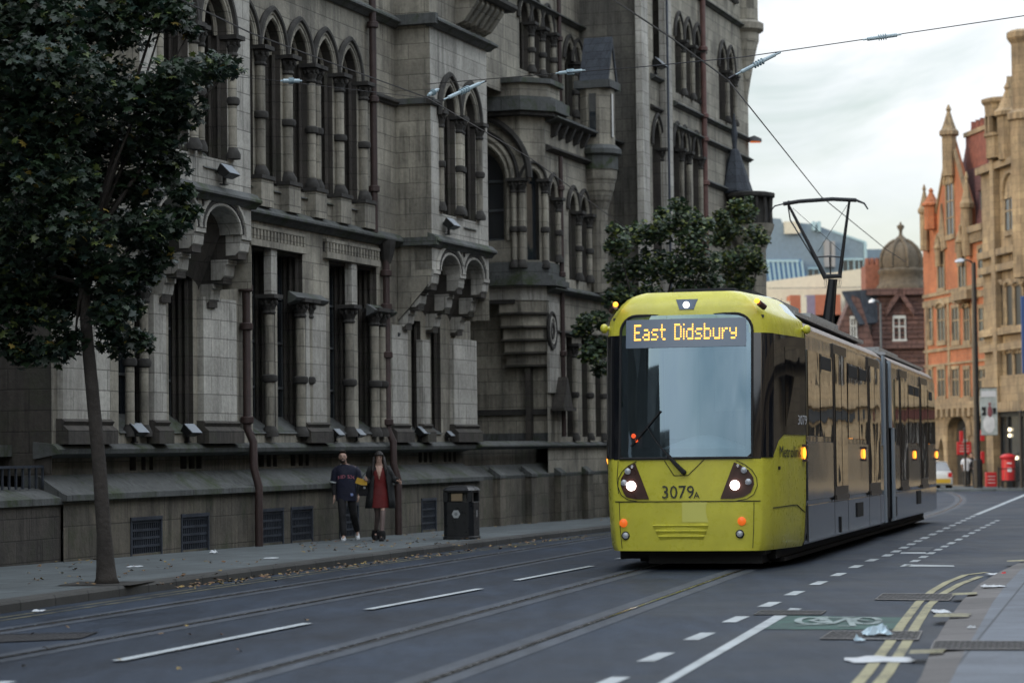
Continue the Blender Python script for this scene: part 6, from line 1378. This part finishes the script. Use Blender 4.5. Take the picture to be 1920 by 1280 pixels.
# fallen leaves and litter
rnd=random.Random(5); m=MB()
def fl(px,py,h,s):
    x,y=G(px,py,h); a=rnd.random()*6.28; z=gz(y)+h+.008; pts=[]
    for r,t in ((.5,0),(.3,.9),(.45,1.7),(.3,2.6),(.5,3.4),(.25,4.6)): pts.append((x+s*r*math.cos(a+t),y+s*r*math.sin(a+t)*1.2,z+rnd.uniform(0,.03)))
    k=len(m.v); m.v+=pts; m.f.append(tuple(range(k,k+6))); m.m.append(rnd.choice((0,0,1,2)))
for _ in range(420):
    px=rnd.uniform(900,1140); fl(px,975-(px-905)*.075+abs(rnd.gauss(0,5)),.12,.10)
for _ in range(230):
    px=rnd.uniform(330,1100); y=1104-(px-300)*.128+rnd.gauss(3,2.2); fl(px,y,.0 if rnd.random()<.5 else .125,.08)
for _ in range(110): px=rnd.uniform(560,900); fl(px,rnd.uniform(1012,1040)-(px-560)*.05,.12,.09)
for _ in range(90): px=rnd.uniform(20,520); fl(px,rnd.uniform(1050,1100),.12,.08)
for _ in range(14): px=rnd.uniform(0,900); fl(px,rnd.uniform(1160,1270),.0,.06)
tag(m.build('fallen_leaves',[plain('dry_leaf_tan',(.17,.11,.055),.8),plain('dry_leaf_yellow',(.24,.17,.05),.8),plain('dry_leaf_brown',(.13,.07,.035),.8)],norm=False,merge=False),kind='stuff')
PAP=plain('crumpled_paper',(.50,.53,.56),.6,var=.12); PAP2=plain('blue_white_plastic',(.45,.58,.66),.4,var=.25)
def litter(px,py,h,w,d,t,label,mat=None,cat='litter',seed=0,name='litter_scrap'):
    r=random.Random(seed); x,y=G(px,py,h); q=MB(); n=7; rows=[]
    vs=[]
    for i in range(n):
        for j in range(n): vs.append(((i/(n-1)-.5)*w*(1+r.uniform(-.12,.12)),(j/(n-1)-.5)*d*(1+r.uniform(-.12,.12)),abs(r.gauss(0,.5))*t*(1 if 0<i<n-1 and 0<j<n-1 else .25)+.004))
    q.add(vs,[(i*n+j,(i+1)*n+j,(i+1)*n+j+1,i*n+j+1) for i in range(n-1) for j in range(n-1)]); o=q.build(name,mat or PAP,norm=False,merge=False); o.location=(x,y,gz(y)+h); sm=o.modifiers.new('t','SOLIDIFY'); sm.thickness=.003
    return tag(o,label,cat)
litter(1645,1189,.014,.24,.22,.11,'crumpled pale plastic bag lying on the drain cover over the yellow lines',PAP2,'plastic bag',1,'plastic_bag')
litter(1612,1200,.014,.09,.1,.03,'small pale scrap left of the crumpled bag on the drain cover',PAP2,seed=2)
litter(1652,1237,.008,.50,.42,.02,'flattened white paper smeared across both yellow lines at lower right',PAP,seed=3)
litter(1765,1147,.012,.16,.35,.03,'torn pale wrapper in the gutter beside the yellow lines',PAP,seed=4)
litter(1862,1099,.07,.26,.25,.02,'white cloth like scrap on the kerb near the curve of the yellow lines',PAP,seed=5)
litter(1872,1076,.03,.28,.35,.02,'white paper at the end of the curved yellow lines',PAP,seed=6)
litter(1882,1075,.05,.06,.1,.03,'small red carton on the white paper by the curved kerb',REDS,seed=7)
litter(1822,1177,.067,.08,.06,.02,'tiny white scrap on the edge of the right pavement',PAP,seed=8)
litter(252,1062,.125,.2,.35,.015,'flat white paper on the pavement right of the tree trunk',PAP,seed=9)
litter(400,1036,.125,.12,.3,.05,'folded pale paper on the pavement before the second basement grille',PAP,seed=10)
litter(508,1046,.125,.22,.3,.012,'thin white sheet on the left pavement nearest the kerb, left of the walking man',PAP,seed=11)
litter(975,981,.125,.14,.5,.03,'white scrap on the pavement between the litter bin and the tram',PAP,seed=12)
litter(1103,963,.125,.12,.5,.04,'pale scrap among the dry leaves closest to the tram front',PAP,seed=13)
litter(72,1145,.005,.12,.2,.02,'small white scrap in the gutter at the far left',PAP,seed=14)
# ================================================================ PEOPLE
def skin(nodes,edges,root,levels=1,extra=None):
    names=list(nodes); idx={n:i for i,n in enumerate(names)}
    me=bpy.data.meshes.new('skin'); me.from_pydata([nodes[n][0] for n in names],[(idx[a],idx[b]) for a,b in edges],[]); o=bpy.data.objects.new('skin',me); COL.objects.link(o)
    md=o.modifiers.new('Skin','SKIN'); md.use_smooth_shade=True
    sv=me.skin_vertices[0].data
    for n in names: r=nodes[n][1]; r=r if isinstance(r,tuple) else (r,r); sv[idx[n]].radius=r; sv[idx[n]].use_root=(n==root)
    s=o.modifiers.new('Sub','SUBSURF'); s.levels=levels; s.render_levels=levels
    bpy.context.view_layer.update(); dg=bpy.context.evaluated_depsgraph_get(); m2=bpy.data.meshes.new_from_object(o.evaluated_get(dg)); bpy.data.objects.remove(o)
    return m2
def skinobj(name,nodes,edges,root,mat,parent,levels=1,extra=None):
    m2=skin(nodes,edges,root,levels); m2.materials.clear(); mats=mat if isinstance(mat,list) else [mat]
    for m in mats: m2.materials.append(m)
    if extra is not None:
        b=bmesh.new(); b.from_mesh(m2); vs=[b.verts.new(v) for v in extra.v]
        for f in extra.f:
            try: q=b.faces.new([vs[i] for i in f]); q.smooth=True
            except ValueError: pass
        b.to_mesh(m2); b.free()
    for p in m2.polygons: p.use_smooth=True
    m2.name=name; o=bpy.data.objects.new(name,m2); COL.objects.link(o); o.parent=parent; return o
def hand(nodes,edges,wr,dirv,side,key,curl=.35,palmn=Vector((0,-1,0))):
    """five fingers from wrist wr along dirv; side = direction of the thumb"""
    w=Vector(wr); d=Vector(dirv).normalized(); sd=Vector(side).normalized(); nn=d.cross(sd).normalized()
    nodes[key+'palm']=(w+d*.055,(.036,.015)); edges.append((key+'wr',key+'palm'))
    for i,(off,L) in enumerate(((.026,.072),(.009,.08),(-.009,.074),(-.026,.058))):
        b0=w+d*.085+sd*off; p1=b0+d*L*.5+nn*L*curl*.3; p2=p1+d*L*.4+nn*L*curl*.7
        for j,(p,r) in enumerate(((b0,.010),(p1,.009),(p2,.0075))): nodes[f'{key}f{i}{j}']=(p,r)
        edges+= [(key+'palm',f'{key}f{i}0'),(f'{key}f{i}0',f'{key}f{i}1'),(f'{key}f{i}1',f'{key}f{i}2')]
    t0=w+d*.035+sd*.035; t1=t0+d*.03+sd*.022+nn*.01; t2=t1+d*.028+sd*.004+nn*.012
    for j,(p,r) in enumerate(((t0,.012),(t1,.010),(t2,.008))): nodes[f'{key}t{j}']=(p,r)
    edges+=[(key+'palm',key+'t0'),(key+'t0',key+'t1'),(key+'t1',key+'t2')]
SKN=plain('skin',(.42,.27,.21),.55,var=.08); SKD=plain('skin_tights',(.10,.075,.07),.6,var=.1); HAIRD=plain('dark_hair',(.014,.011,.010),.5,var=.3,bump=.8,bs=60.); HAIRB=plain('short_brown_hair',(.05,.035,.028),.8,var=.3,bump=.6,bs=90.)
NAVY=plain('navy_jersey',(.008,.010,.028),.8,var=.25,bump=.3,bs=25.); BLKC=plain('black_cloth',(.009,.009,.011),.85,var=.3,bump=.35,bs=20.); WSH=plain('white_shoe',(.55,.58,.60),.5); REDD=plain('dark_red_dress',(.11,.006,.006),.75,var=.3,bump=.3,bs=22.); COATM=plain('black_coat',(.009,.010,.011),.75,var=.3,bump=.4,bs=16.); FUR=plain('black_fluffy_boot',(.006,.006,.007),.95,bump=1.,bs=120.)
EYE=plain('eye_dark',(.02,.015,.012),.3)
def V(*a): return Vector(a)
def person(name,label,loc,rz,J,scale=1.,cat='person',group=None,skinm=None):
    """J: joint positions (x right of picture, y away from the viewer, z up), facing -y"""
    r=empty(name,loc,rz); r.scale=(scale,)*3; tag(r,label,cat,group)
    n={'pel':(J['pel'],(.10,.08)),'sp':(J['pel'].lerp(J['chest'],.5),(.088,.062)),'chest':(J['chest'],(.11,.07)),'ck':(J['neck'].lerp(J['chest'],.35),(.075,.058)),'neck':(J['neck'],.052),'jaw':(J['head']+V(0,-.018,-.055),(.058,.066)),'head':(J['head']+V(0,0,.015),(.074,.088)),'top':(J['head']+V(0,.008,.075),(.06,.072))}
    e=[('pel','sp'),('sp','chest'),('chest','ck'),('ck','neck'),('neck','jaw'),('jaw','head'),('head','top')]
    for s in 'LR':
        n[s+'sh']=(J[s+'sh'],.055); n[s+'el']=(J[s+'el'],.038); n[s+'mid']=(J[s+'sh'].lerp(J[s+'el'],.5),.046); n[s+'wr']=(J[s+'wr'],(.026,.022)); n[s+'fo']=(J[s+'el'].lerp(J[s+'wr'],.35),.037)
        e+=[('ck',s+'sh'),(s+'sh',s+'mid'),(s+'mid',s+'el'),(s+'el',s+'fo'),(s+'fo',s+'wr')]
        n[s+'hip']=(J[s+'hip'],.07); n[s+'kn']=(J[s+'kn'],.048); n[s+'th']=(J[s+'hip'].lerp(J[s+'kn'],.5),.062); n[s+'ca']=(J[s+'kn'].lerp(J[s+'an'],.35),.05); n[s+'an']=(J[s+'an'],.034); n[s+'toe']=(J[s+'toe'],(.035,.022))
        e+=[('pel',s+'hip'),(s+'hip',s+'th'),(s+'th',s+'kn'),(s+'kn',s+'ca'),(s+'ca',s+'an'),(s+'an',s+'toe')]
        hand(n,e,J[s+'wr'],J[s+'wr']-J[s+'el'],V(0,-1,.0) if abs((J[s+'wr']-J[s+'el']).normalized().y)<.8 else V(0,0,1),s,.4)
    ex=MB(); h=J['head']; ex.ball(tuple(h+V(0,-.090,-.018)),(.011,.017,.026),0,8,6); ex.ball(tuple(h+V(0,-.093,-.062)),(.026,.010,.008),0,8,5)
    for s in (-1,1): ex.ball(tuple(h+V(s*.072,.008,-.012)),(.010,.018,.028),0,8,6)
    b=skinobj('body',n,e,'pel',skinm or SKN,r,1,ex)
    q=MB()
    for s in (-1,1): q.ball(tuple(h+V(s*.031,-.084,.008)),(.014,.008,.007),0,8,5); q.tube([tuple(h+V(s*.016,-.093,.027)),tuple(h+V(s*.046,-.086,.027))],.004,4)
    q.build('eye',EYE,r,smooth=True); return r,n
def trousers(r,J,mat,rt=.105,rk=.078,ra=.068,name='trousers',hem=.0):
    n={'pel':(J['pel']+V(0,0,.02),(.11,.10))}; e=[]
    for s in 'LR':
        a=J[s+'an'].lerp(J[s+'kn'],-.06+hem); n[s+'hip']=(J[s+'hip'],rt); n[s+'th']=(J[s+'hip'].lerp(J[s+'kn'],.5),rt*.88); n[s+'kn']=(J[s+'kn'],rk); n[s+'mid']=(J[s+'kn'].lerp(a,.5),rk*.95); n[s+'an']=(a,ra); e+=[('pel',s+'hip'),(s+'hip',s+'th'),(s+'th',s+'kn'),(s+'kn',s+'mid'),(s+'mid',s+'an')]
    return skinobj(name,n,e,'pel',mat,r)
def top_(r,J,mat,zlow,name,rs=.072,sleeve=1.,rb=(.175,.125),rc=(.175,.12),rel=.055,rwr=.045):
    m=MB(); rg=[]; c0=V(J['pel'].x,J['pel'].y,zlow); ch=J['chest']; nk=J['neck']; sw=(J['Rsh'].x-J['Lsh'].x)/2
    for p,rx,ry in ((c0,rb[0]*.98,rb[1]),(c0+V(0,0,.03),rb[0],rb[1]),(J['pel'].lerp(ch,.35),rb[0]*.94,rb[1]*.95),(ch+V(0,0,-.06),rc[0]*.98,rc[1]),(ch+V(0,0,.04),rc[0]*1.02,rc[1]),(V(ch.x,ch.y,J['Lsh'].z-.02),sw+.03,rc[1]*.88),(V(ch.x,ch.y,J['Lsh'].z+.03),sw*1.0,rc[1]*.80),(V(nk.x*.7,nk.y*.6,J['Lsh'].z+.06),sw*.66,rc[1]*.68),(nk+V(0,.01,-.02),.095,.082),(nk+V(0,0,.0),.068,.068)):
        rg.append([(p.x+rx*math.copysign(abs(math.cos(a*.2618))**.8,math.cos(a*.2618))*(1+.02*math.sin(a*1.7+p.z*20)),p.y+ry*math.sin(a*.2618)*(1+.03*math.sin(a*1.3+p.z*26)),p.z) for a in range(24)])
    m.loft(rg)
    for s in 'LR':
        A,B_,C_=J[s+'sh'],J[s+'el'],J[s+'wr']; inn=A+V((ch.x-A.x)*.35,0,-.05)
        pts=[inn,A+V(0,0,-.04),A.lerp(B_,.25),A.lerp(B_,.5)]; rr_2=[rs*.7,rs*.92,rs*.98,rs*.95]
        if sleeve<1: pts.append(A.lerp(B_,.9)); rr_2.append(rs*.93)
        else: pts+=[A.lerp(B_,.85),B_.lerp(A,.02),B_.lerp(C_,.2),B_.lerp(C_,.6),B_.lerp(C_,.94)]; rr_2+=[rel*1.05,rel,rel*.98,(rel+rwr)/2,rwr]
        m.tube(pts,rr_2,12)
    return m.build(name,mat,r,smooth=True,auto=70)
    for s in 'LR':
        n[s+'sh']=(J[s+'sh'],rs); m_=J[s+'sh'].lerp(J[s+'el'],.55 if sleeve>=.5 else .5); n[s+'m']=(m_,rs*.93); e+=[('ck',s+'sh'),(s+'sh',s+'m')]
        if sleeve>.4: n[s+'el']=(J[s+'el'] if sleeve>=1 else J[s+'sh'].lerp(J[s+'el'],.85),rel); e+=[(s+'m',s+'el')]
        if sleeve>=1: n[s+'wr']=(J[s+'el'].lerp(J[s+'wr'],.92),rwr); e+=[(s+'el',s+'wr')]
    return skinobj(name,n,e,'ch',mat,r)
def shoe(r,an,toe,mat,name='shoe',k=1.):
    q=MB(); a=Vector(an); t=Vector(toe); d=(t-a); d.z=0; d.normalize(); sd=V(-d.y,d.x,0); lift=min(a.z-.08,.2)
    rings=[]
    for f,w,h in ((-.09,.030,.05),(-.05,.04,.085),(.02,.042,.10),(.09,.046,.07),(.15,.045,.052),(.19,.026,.035)):
        c=a+d*f*k; z0=max(0,(a.z-.085)*(1-(f+.09)/.28)); rings.append([tuple(V(c.x,c.y,0)+sd*w*x*k+V(0,0,z0+h*zz*k)) for x,zz in ((-1,0),(-1.05,.35),(-.7,.9),(0,1.),(.7,.9),(1.05,.35),(1,0))])
    q.loft(rings); return q.build(name,mat,r,smooth=True,auto=50)
# --- walking man
mx,my,mz=at(650,1012,.12)
Jm={'pel':V(0,0,.93),'chest':V(-.005,-.01,1.26),'neck':V(-.03,-.03,1.47),'head':V(-.065,-.075,1.615),'Lsh':V(-.19,0,1.40),'Rsh':V(.19,0,1.40),'Lel':V(-.235,.03,1.11),'Rel':V(.255,.03,1.12),'Lwr':V(-.235,-.05,.86),'Rwr':V(.235,-.09,.87),
'Lhip':V(-.09,0,.88),'Rhip':V(.09,0,.88),'Lkn':V(-.09,-.20,.50),'Rkn':V(.14,-.02,.48),'Lan':V(-.065,-.30,.085),'Ran':V(.22,.32,.17),'Ltoe':V(-.09,-.47,.03),'Rtoe':V(.22,.19,.04)}
mr,_=person('person','man walking in a navy jersey with pink lettering, black trousers and white shoes',(mx,my,mz),R(6),Jm)
top_(mr,Jm,BLKC,.9,'undershirt',.056,1.,(.14,.10),(.14,.10),.048,.038)
top_(mr,Jm,NAVY,.76,'jersey',.082,.6,(.205,.15),(.20,.14),.075)
trousers(mr,Jm,BLKC)
shoe(mr,Jm['Lan'],Jm['Ltoe'],WSH); shoe(mr,Jm['Ran'],Jm['Rtoe'],WSH)
h=Jm['head']; q=MB(); q.ball(tuple(h+V(0,.014,.035)),(.082,.098,.092),0,14,10,cut=lambda p:p[2]>h.z+.052-(p[1]-h.y)*1.1); q.build('hair',HAIRB,mr,smooth=True)
q=MB(); q.ball(tuple(h+V(0,-.045,-.075)),(.056,.056,.045),0,12,8,cut=lambda p:p[1]<h.y-.01); q.build('beard',HAIRB,mr,smooth=True)
q=MB(); q.tube([Jm['neck']+V(.075*math.cos(a*.5236),.07*math.sin(a*.5236)-.0,-.02+.02*math.sin(a*.5236)) for a in range(13)],.016,6); q.build('collar',WSH,mr,smooth=True)
PINK=plain('pink_lettering',(.42,.13,.17),.6); 
txt='RED SOX'
for i,c in enumerate(txt):
    if c==' ': continue
    t=mesh_text(c,.088,'jersey_letter',PINK,mr,.002,'CENTER'); f_=(i-3)/3.; t.location=(f_*.135-.005,-.158+abs(f_)**2*.035,1.205-.022*f_*f_); t.rotation_euler=(R(86),0,f_*-.0+R(8*f_)); 
q=MB(); q.ball((.10,-.138,.88),(.035,.008,.028),0,10,6); q.build('jersey_patch',plain('pale_blue_patch',(.25,.32,.60),.6),mr,smooth=True)
for s in 'LR':
    a=Jm[s+'sh'].lerp(Jm[s+'el'],.93); q=MB(); dd=(Jm[s+'el']-Jm[s+'sh']).normalized(); q.tube([a-dd*.012,a+dd*.012],.080,12); q.build('sleeve_stripe',WSH,mr,smooth=True,auto=40)
# --- walking woman
wx,wy,wz=at(712,1013,.12)
Jw={'pel':V(.01,0,.95),'chest':V(.0,0,1.24),'neck':V(.0,-.01,1.44),'head':V(.0,-.035,1.585),'Lsh':V(-.155,0,1.37),'Rsh':V(.155,0,1.37),'Lel':V(-.22,.03,1.12),'Rel':V(.27,.02,1.17),'Lwr':V(-.24,-.17,1.16),'Rwr':V(.36,-.12,1.13),
'Lhip':V(-.07,0,.88),'Rhip':V(.08,0,.88),'Lkn':V(-.03,.02,.50),'Rkn':V(.06,-.16,.50),'Lan':V(-.07,.26,.16),'Ran':V(.03,-.24,.09),'Ltoe':V(-.08,.13,.05),'Rtoe':V(.03,-.40,.03)}
wr,_=person('person','woman with long dark hair in a dark red dress and open black coat',(wx,wy,wz),R(4),Jw)
m=MB(); rg=[]
for z,rx,ry in ((.63,.225,.17),(.66,.222,.168),(.74,.21,.16),(.87,.19,.15),(.97,.165,.135),(1.06,.145,.12),(1.15,.15,.13),(1.24,.165,.145),(1.31,.16,.13),(1.37,.14,.10),(1.40,.12,.08)):
    rg.append([(rx*math.cos(a*.2618)*(1+(.05*math.sin(a*2.1+z*5) if z<.8 else 0))+.005,ry*math.sin(a*.2618)*(1+(.06*math.cos(a*2.6) if z<.8 else 0)),z) for a in range(24)])
m.loft(rg); m.build('dress',REDD,wr,smooth=True,auto=60)
q=MB(); q.loft([[(-.06*k,-.062-.02*j,z),(0,-.078-.02*j,z),(.06*k,-.062-.02*j,z),(.05*k,-.02,z),(-.05*k,-.02,z)] for z,k,j in ((1.44,1.1,0.),(1.40,1.,1.2),(1.33,.75,3.0),(1.24,.35,4.1),(1.17,.08,3.7))])
vq=q.build('neckline',SKN,wr,norm=False)
n={}; e=[]
for s in 'LR':
    n[s+'hip']=(Jw[s+'hip']+V(0,0,-.1),.088); n[s+'kn']=(Jw[s+'kn'],.056); n[s+'ca']=(Jw[s+'kn'].lerp(Jw[s+'an'],.35),.054); n[s+'an']=(Jw[s+'an'],.038)
n['p']=(V(.01,0,.86),(.1,.08)); e=[('p','Lhip'),('Lhip','Lkn'),('Lkn','Lca'),('Lca','Lan'),('p','Rhip'),('Rhip','Rkn'),('Rkn','Rca'),('Rca','Ran')]
skinobj('tights',n,e,'p',plain('sheer_tights',(.15,.11,.10),.6,var=.1),wr)
# open coat: shell round back and sides
m=MB(); rg=[]
for z,rx,ry,gap in ((.62,.29,.22,.62),(.8,.28,.21,.6),(1.0,.25,.18,.58),(1.2,.225,.155,.55),(1.34,.19,.125,.52),(1.40,.155,.10,.5),(1.44,.09,.08,.5)):
    inn=[];N_=18
    for i in range(N_+1): a=-math.pi/2+gap+(2*math.pi-2*gap)*i/N_; inn.append((rx*math.cos(a)*(1+.04*math.sin(7*a+z*9))+.02,ry*math.sin(a)+.01,z))
    rg.append(inn)
m.loft(rg,0,False,False,False); co_=m.build('coat',COATM,wr,smooth=True,norm=False); sm=co_.modifiers.new('t','SOLIDIFY'); sm.thickness=.018
n={}; 
for s in 'LR':
    A,B_,C_=Jw[s+'sh'],Jw[s+'el'],Jw[s+'wr']; q=MB(); q.tube([A.lerp(Jw['neck'],.45)+V(0,.015,-.02),A+V(0,.01,.005),A.lerp(B_,.3),A.lerp(B_,.7),B_,B_.lerp(C_,.4),B_.lerp(C_,.86)],[.062,.078,.075,.07,.068,.064,.062],12); q.build('coat_sleeve',COATM,wr,smooth=True,auto=70)
h=Jw['head']; q=MB(); q.ball(tuple(h+V(0,.018,.02)),(.094,.108,.112),0,14,10,cut=lambda p:p[2]>h.z+.045-(p[1]-h.y+.07)*1.6)
q.loft([[(x*k_,y_+.03,z) for x,y_ in ((-.10,-.03),(-.115,.03),(-.07,.085),(0,.10),(.07,.085),(.115,.03),(.10,-.03),(.07,.05),(0,.065),(-.07,.05))] for z,k_ in ((h.z+.02,.88),(h.z-.1,1.02),(h.z-.24,1.25),(h.z-.36,1.15),(h.z-.42,.8))])
for s in (-1,1): q.tube([h+V(s*.088,-.01,.02),h+V(s*.105,-.02,-.1),h+V(s*.125,-.06,-.22),h+V(s*.125,-.10,-.33)],[.025,.034,.036,.012],8)
q.tube([h+V(-.07,-.06,.05),h+V(-.03,-.088,.062),h+V(.03,-.088,.062),h+V(.07,-.06,.05)],.02,6); q.build('hair',HAIRD,wr,smooth=True)
for s in 'LR':
    sh=shoe(wr,Jw[s+'an'],Jw[s+'toe'],FUR,'boot',1.15); q=MB(); q.lathe([(.075,.03),(.085,.09),(.075,.18),(.055,.2)],Jw[s+'an'].x,Jw[s+'an'].y,10); q.build('boot_shaft',FUR,wr,smooth=True)
# yellow packet and handbag
def wpos(v,loc,rz): c,s=math.cos(rz),math.sin(rz); return (loc[0]+v.x*c-v.y*s,loc[1]+v.x*s+v.y*c,loc[2]+v.z)
p=wpos(V(-.325,-.235,1.135),(wx,wy,wz),R(4)); q=MB(); q.loft([[(-.13,-.015,-.05),(-.13,.015,-.05),(-.11,.012,.06),(-.11,-.012,.06)],[(0,-.03,-.065),(0,.03,-.065),(0,.02,.05),(0,-.02,.05)],[(.10,-.02,-.05),(.10,.02,-.05),(.09,.015,.01),(.09,-.015,.01)]]); o=q.build('yellow_packet',plain('yellow_packet',(.45,.26,.012),.5,var=.2),None,smooth=True,auto=40); o.location=p; o.rotation_euler=(0,R(12),0); tag(o,'small yellow packet held out between the walking man and woman','packet')
p=wpos(V(-.29,-.02,.86),(wx,wy,wz),R(4)); hb=empty('handbag',p,R(10)); tag(hb,'small black handbag hanging at the hip of the woman in the red dress','handbag'); q=MB(); q.loft([[(-.10,-.04,0),(.10,-.04,0),(.10,.04,0),(-.10,.04,0)],[(-.12,-.05,.08),(.12,-.05,.08),(.12,.05,.08),(-.12,.05,.08)],[(-.09,-.02,.2),(.09,-.02,.2),(.09,.02,.2),(-.09,.02,.2)]]); q.build('bag',BLKC,hb,smooth=True,auto=50); q=MB(); q.tube([(-.08,0,.2),(-.02,.03,.38),(.09,.02,.5)],.007,5); q.build('strap',BLKC,hb); q=MB(); q.box(-.02,.02,-.055,-.045,.14,.18); q.build('clasp',WSH,hb)
# --- people at the far end
def simple_person(px,py,Y,label,hgt,topm,botm,hair,rz=0.,arm=0.,shoem=None):
    x,_,_=D(px,py,Y); J={'pel':V(0,0,.95),'chest':V(0,0,1.27),'neck':V(0,-.01,1.47),'head':V(0,-.03,1.62),'Lsh':V(-.18,0,1.40),'Rsh':V(.18,0,1.40),'Lel':V(-.24,.02,1.13),'Rel':V(.24,.02,1.13),'Lwr':V(-.22+arm*.12,-.12,.92+arm*.1),'Rwr':V(.22,-.08,.89),'Lhip':V(-.09,0,.9),'Rhip':V(.09,0,.9),'Lkn':V(-.10,-.04,.5),'Rkn':V(.10,.02,.5),'Lan':V(-.10,0,.08),'Ran':V(.11,.04,.08),'Ltoe':V(-.11,-.16,.03),'Rtoe':V(.12,-.12,.03)}
    r,_=person('person',label,(x,Y,gz(Y)+.12),rz,J,hgt/1.74,group=None)
    top_(r,J,topm,.82,'shirt',.075,.6 if topm is WSHIRT else 1.,(.165,.12),(.17,.12)); trousers(r,J,botm)
    h=J['head']; q=MB(); q.ball(tuple(h+V(0,.016,.03)),(.084,.10,.095),0,12,8,cut=lambda p:p[2]>h.z+.04 or p[1]>h.y+.0); q.build('hair',hair,r,smooth=True)
    for s in 'LR': shoe(r,J[s+'an'],J[s+'toe'],shoem or BLKC)
    return r
WSHIRT=plain('white_shirt',(.62,.66,.74),.7,var=.06)
simple_person(1813,910,130.,'man in a white shirt and black trousers before the round arches',1.78,WSHIRT,BLKC,HAIRD,R(160),.5)
simple_person(1829,910,129.6,'woman in black clothes standing against the dark lamp post',1.68,BLKC,BLKC,HAIRB,R(-15),.8)
simple_person(1822,910,132.,'person in dark clothes half hidden behind the white shirted man',1.82,BLKC,plain('grey_trousers',(.05,.05,.05),.8),HAIRB,R(10))
simple_person(1856,905,133.5,'person in grey passing the shop doorway behind the red advert board',1.72,plain('grey_coat',(.09,.10,.11),.8),BLKC,HAIRD,R(60))
# ================================================================ WORLD, SUN, CAMERA
w_=bpy.data.worlds.new('World'); sc.world=w_; w_.use_nodes=True; nt=w_.node_tree; bg=nt.nodes['Background']
sky=N(nt,'ShaderNodeTexSky',sky_type='NISHITA'); sky.sun_disc=False; SE=R(SUN_EL); SA=R(SUN_AZ)
sky.sun_elevation=SE; sky.sun_rotation=SA; sky.air_density=1.2; sky.dust_density=1.5
tc=N(nt,'ShaderNodeTexCoord').outputs['Generated']
f=noise(nt,tc,1.7,7,.55,.4,sz=(1,1,2.6)); c=ramp(nt,f,CLOUDR)
f2=noise(nt,tc,9.,6,.6,.5,sz=(1,1,2.2)); cc=ramp(nt,f2,[(.36,CLOUD_D),(.60,CLOUD_L)])
f3=noise(nt,tc,7.,6,.55,.8,sz=(1.1,1,2.4)); c3_=ramp(nt,f3,[(.34,.35),(.52,1.)]); c=mix(nt,c,c3_,1.,'MULTIPLY')
# open blue patch low over the roofs at the end of the street
sp=N(nt,'ShaderNodeSeparateXYZ'); nt.links.new(tc,sp.inputs[0]); lo=ramp(nt,sp.outputs[2],[(.06,LOWC),(.125,1.)])
zg_=N(nt,'ShaderNodeMapRange'); nt.links.new(sp.outputs[2],zg_.inputs[0]); zg_.inputs[1].default_value=.18; zg_.inputs[2].default_value=.85; zg_.inputs[3].default_value=1.; zg_.inputs[4].default_value=ZEN
mu=N(nt,'ShaderNodeMath',operation='MULTIPLY'); nt.links.new(c,mu.inputs[0]); nt.links.new(lo,mu.inputs[1])
vm=N(nt,'ShaderNodeVectorMath',operation='SCALE'); nt.links.new(cc,vm.inputs[0]); vm.inputs['Scale'].default_value=CLOUD_S
hs=N(nt,'ShaderNodeVectorMath',operation='SCALE'); nt.links.new(sky.outputs[0],hs.inputs[0]); hs.inputs['Scale'].default_value=SKY_S
out=mix(nt,hs.outputs[0],vm.outputs[0],mu.outputs[0]); zs_=N(nt,'ShaderNodeVectorMath',operation='SCALE'); nt.links.new(out,zs_.inputs[0]); nt.links.new(zg_.outputs[0],zs_.inputs['Scale']); nt.links.new(zs_.outputs[0],bg.inputs['Color']); bg.inputs['Strength'].default_value=.1
sl_=bpy.data.lights.new('sun','SUN'); sl_.energy=SUN_E; sl_.angle=R(12); sl_.color=(1,.86,.68)
so=bpy.data.objects.new('sun',sl_); COL.objects.link(so); sd=Vector((math.sin(SA)*math.cos(SE),math.cos(SA)*math.cos(SE),math.sin(SE)))
so.rotation_euler=sd.to_track_quat('Z','Y').to_euler(); so.location=(0,-20,40)
cam=bpy.data.cameras.new('camera'); co=bpy.data.objects.new('camera',cam); COL.objects.link(co); sc.camera=co
cam.sensor_width=36.; cam.lens=36.*F/1920.; cam.clip_end=2000; cam.clip_start=.1
fwd=Vector((0,math.cos(PITCH),math.sin(PITCH))); up0=Vector((0,-math.sin(PITCH),math.cos(PITCH))); rt=Vector((1,0,0))
# world horizontals appear rotated counter-clockwise in the picture
r2_=rt*math.cos(ROLL)-up0*math.sin(ROLL); u2_=rt*math.sin(ROLL)+up0*math.cos(ROLL)
M=Matrix((( r2_.x,u2_.x,-fwd.x),(r2_.y,u2_.y,-fwd.y),(r2_.z,u2_.z,-fwd.z)))
co.rotation_euler=M.to_euler(); co.location=(0,0,H)
cam.dof.use_dof=True; cam.dof.focus_distance=35.2; cam.dof.aperture_fstop=1.9
sc.render.resolution_x=1024; sc.render.resolution_y=682
vs=sc.view_settings; vs.view_transform='Standard'; vs.look='None'; vs.gamma=1; vs.exposure=EXPO
sc.cycles.max_bounces=8; sc.cycles.caustics_reflective=False; sc.cycles.caustics_refractive=False; sc.cycles.use_denoising=True
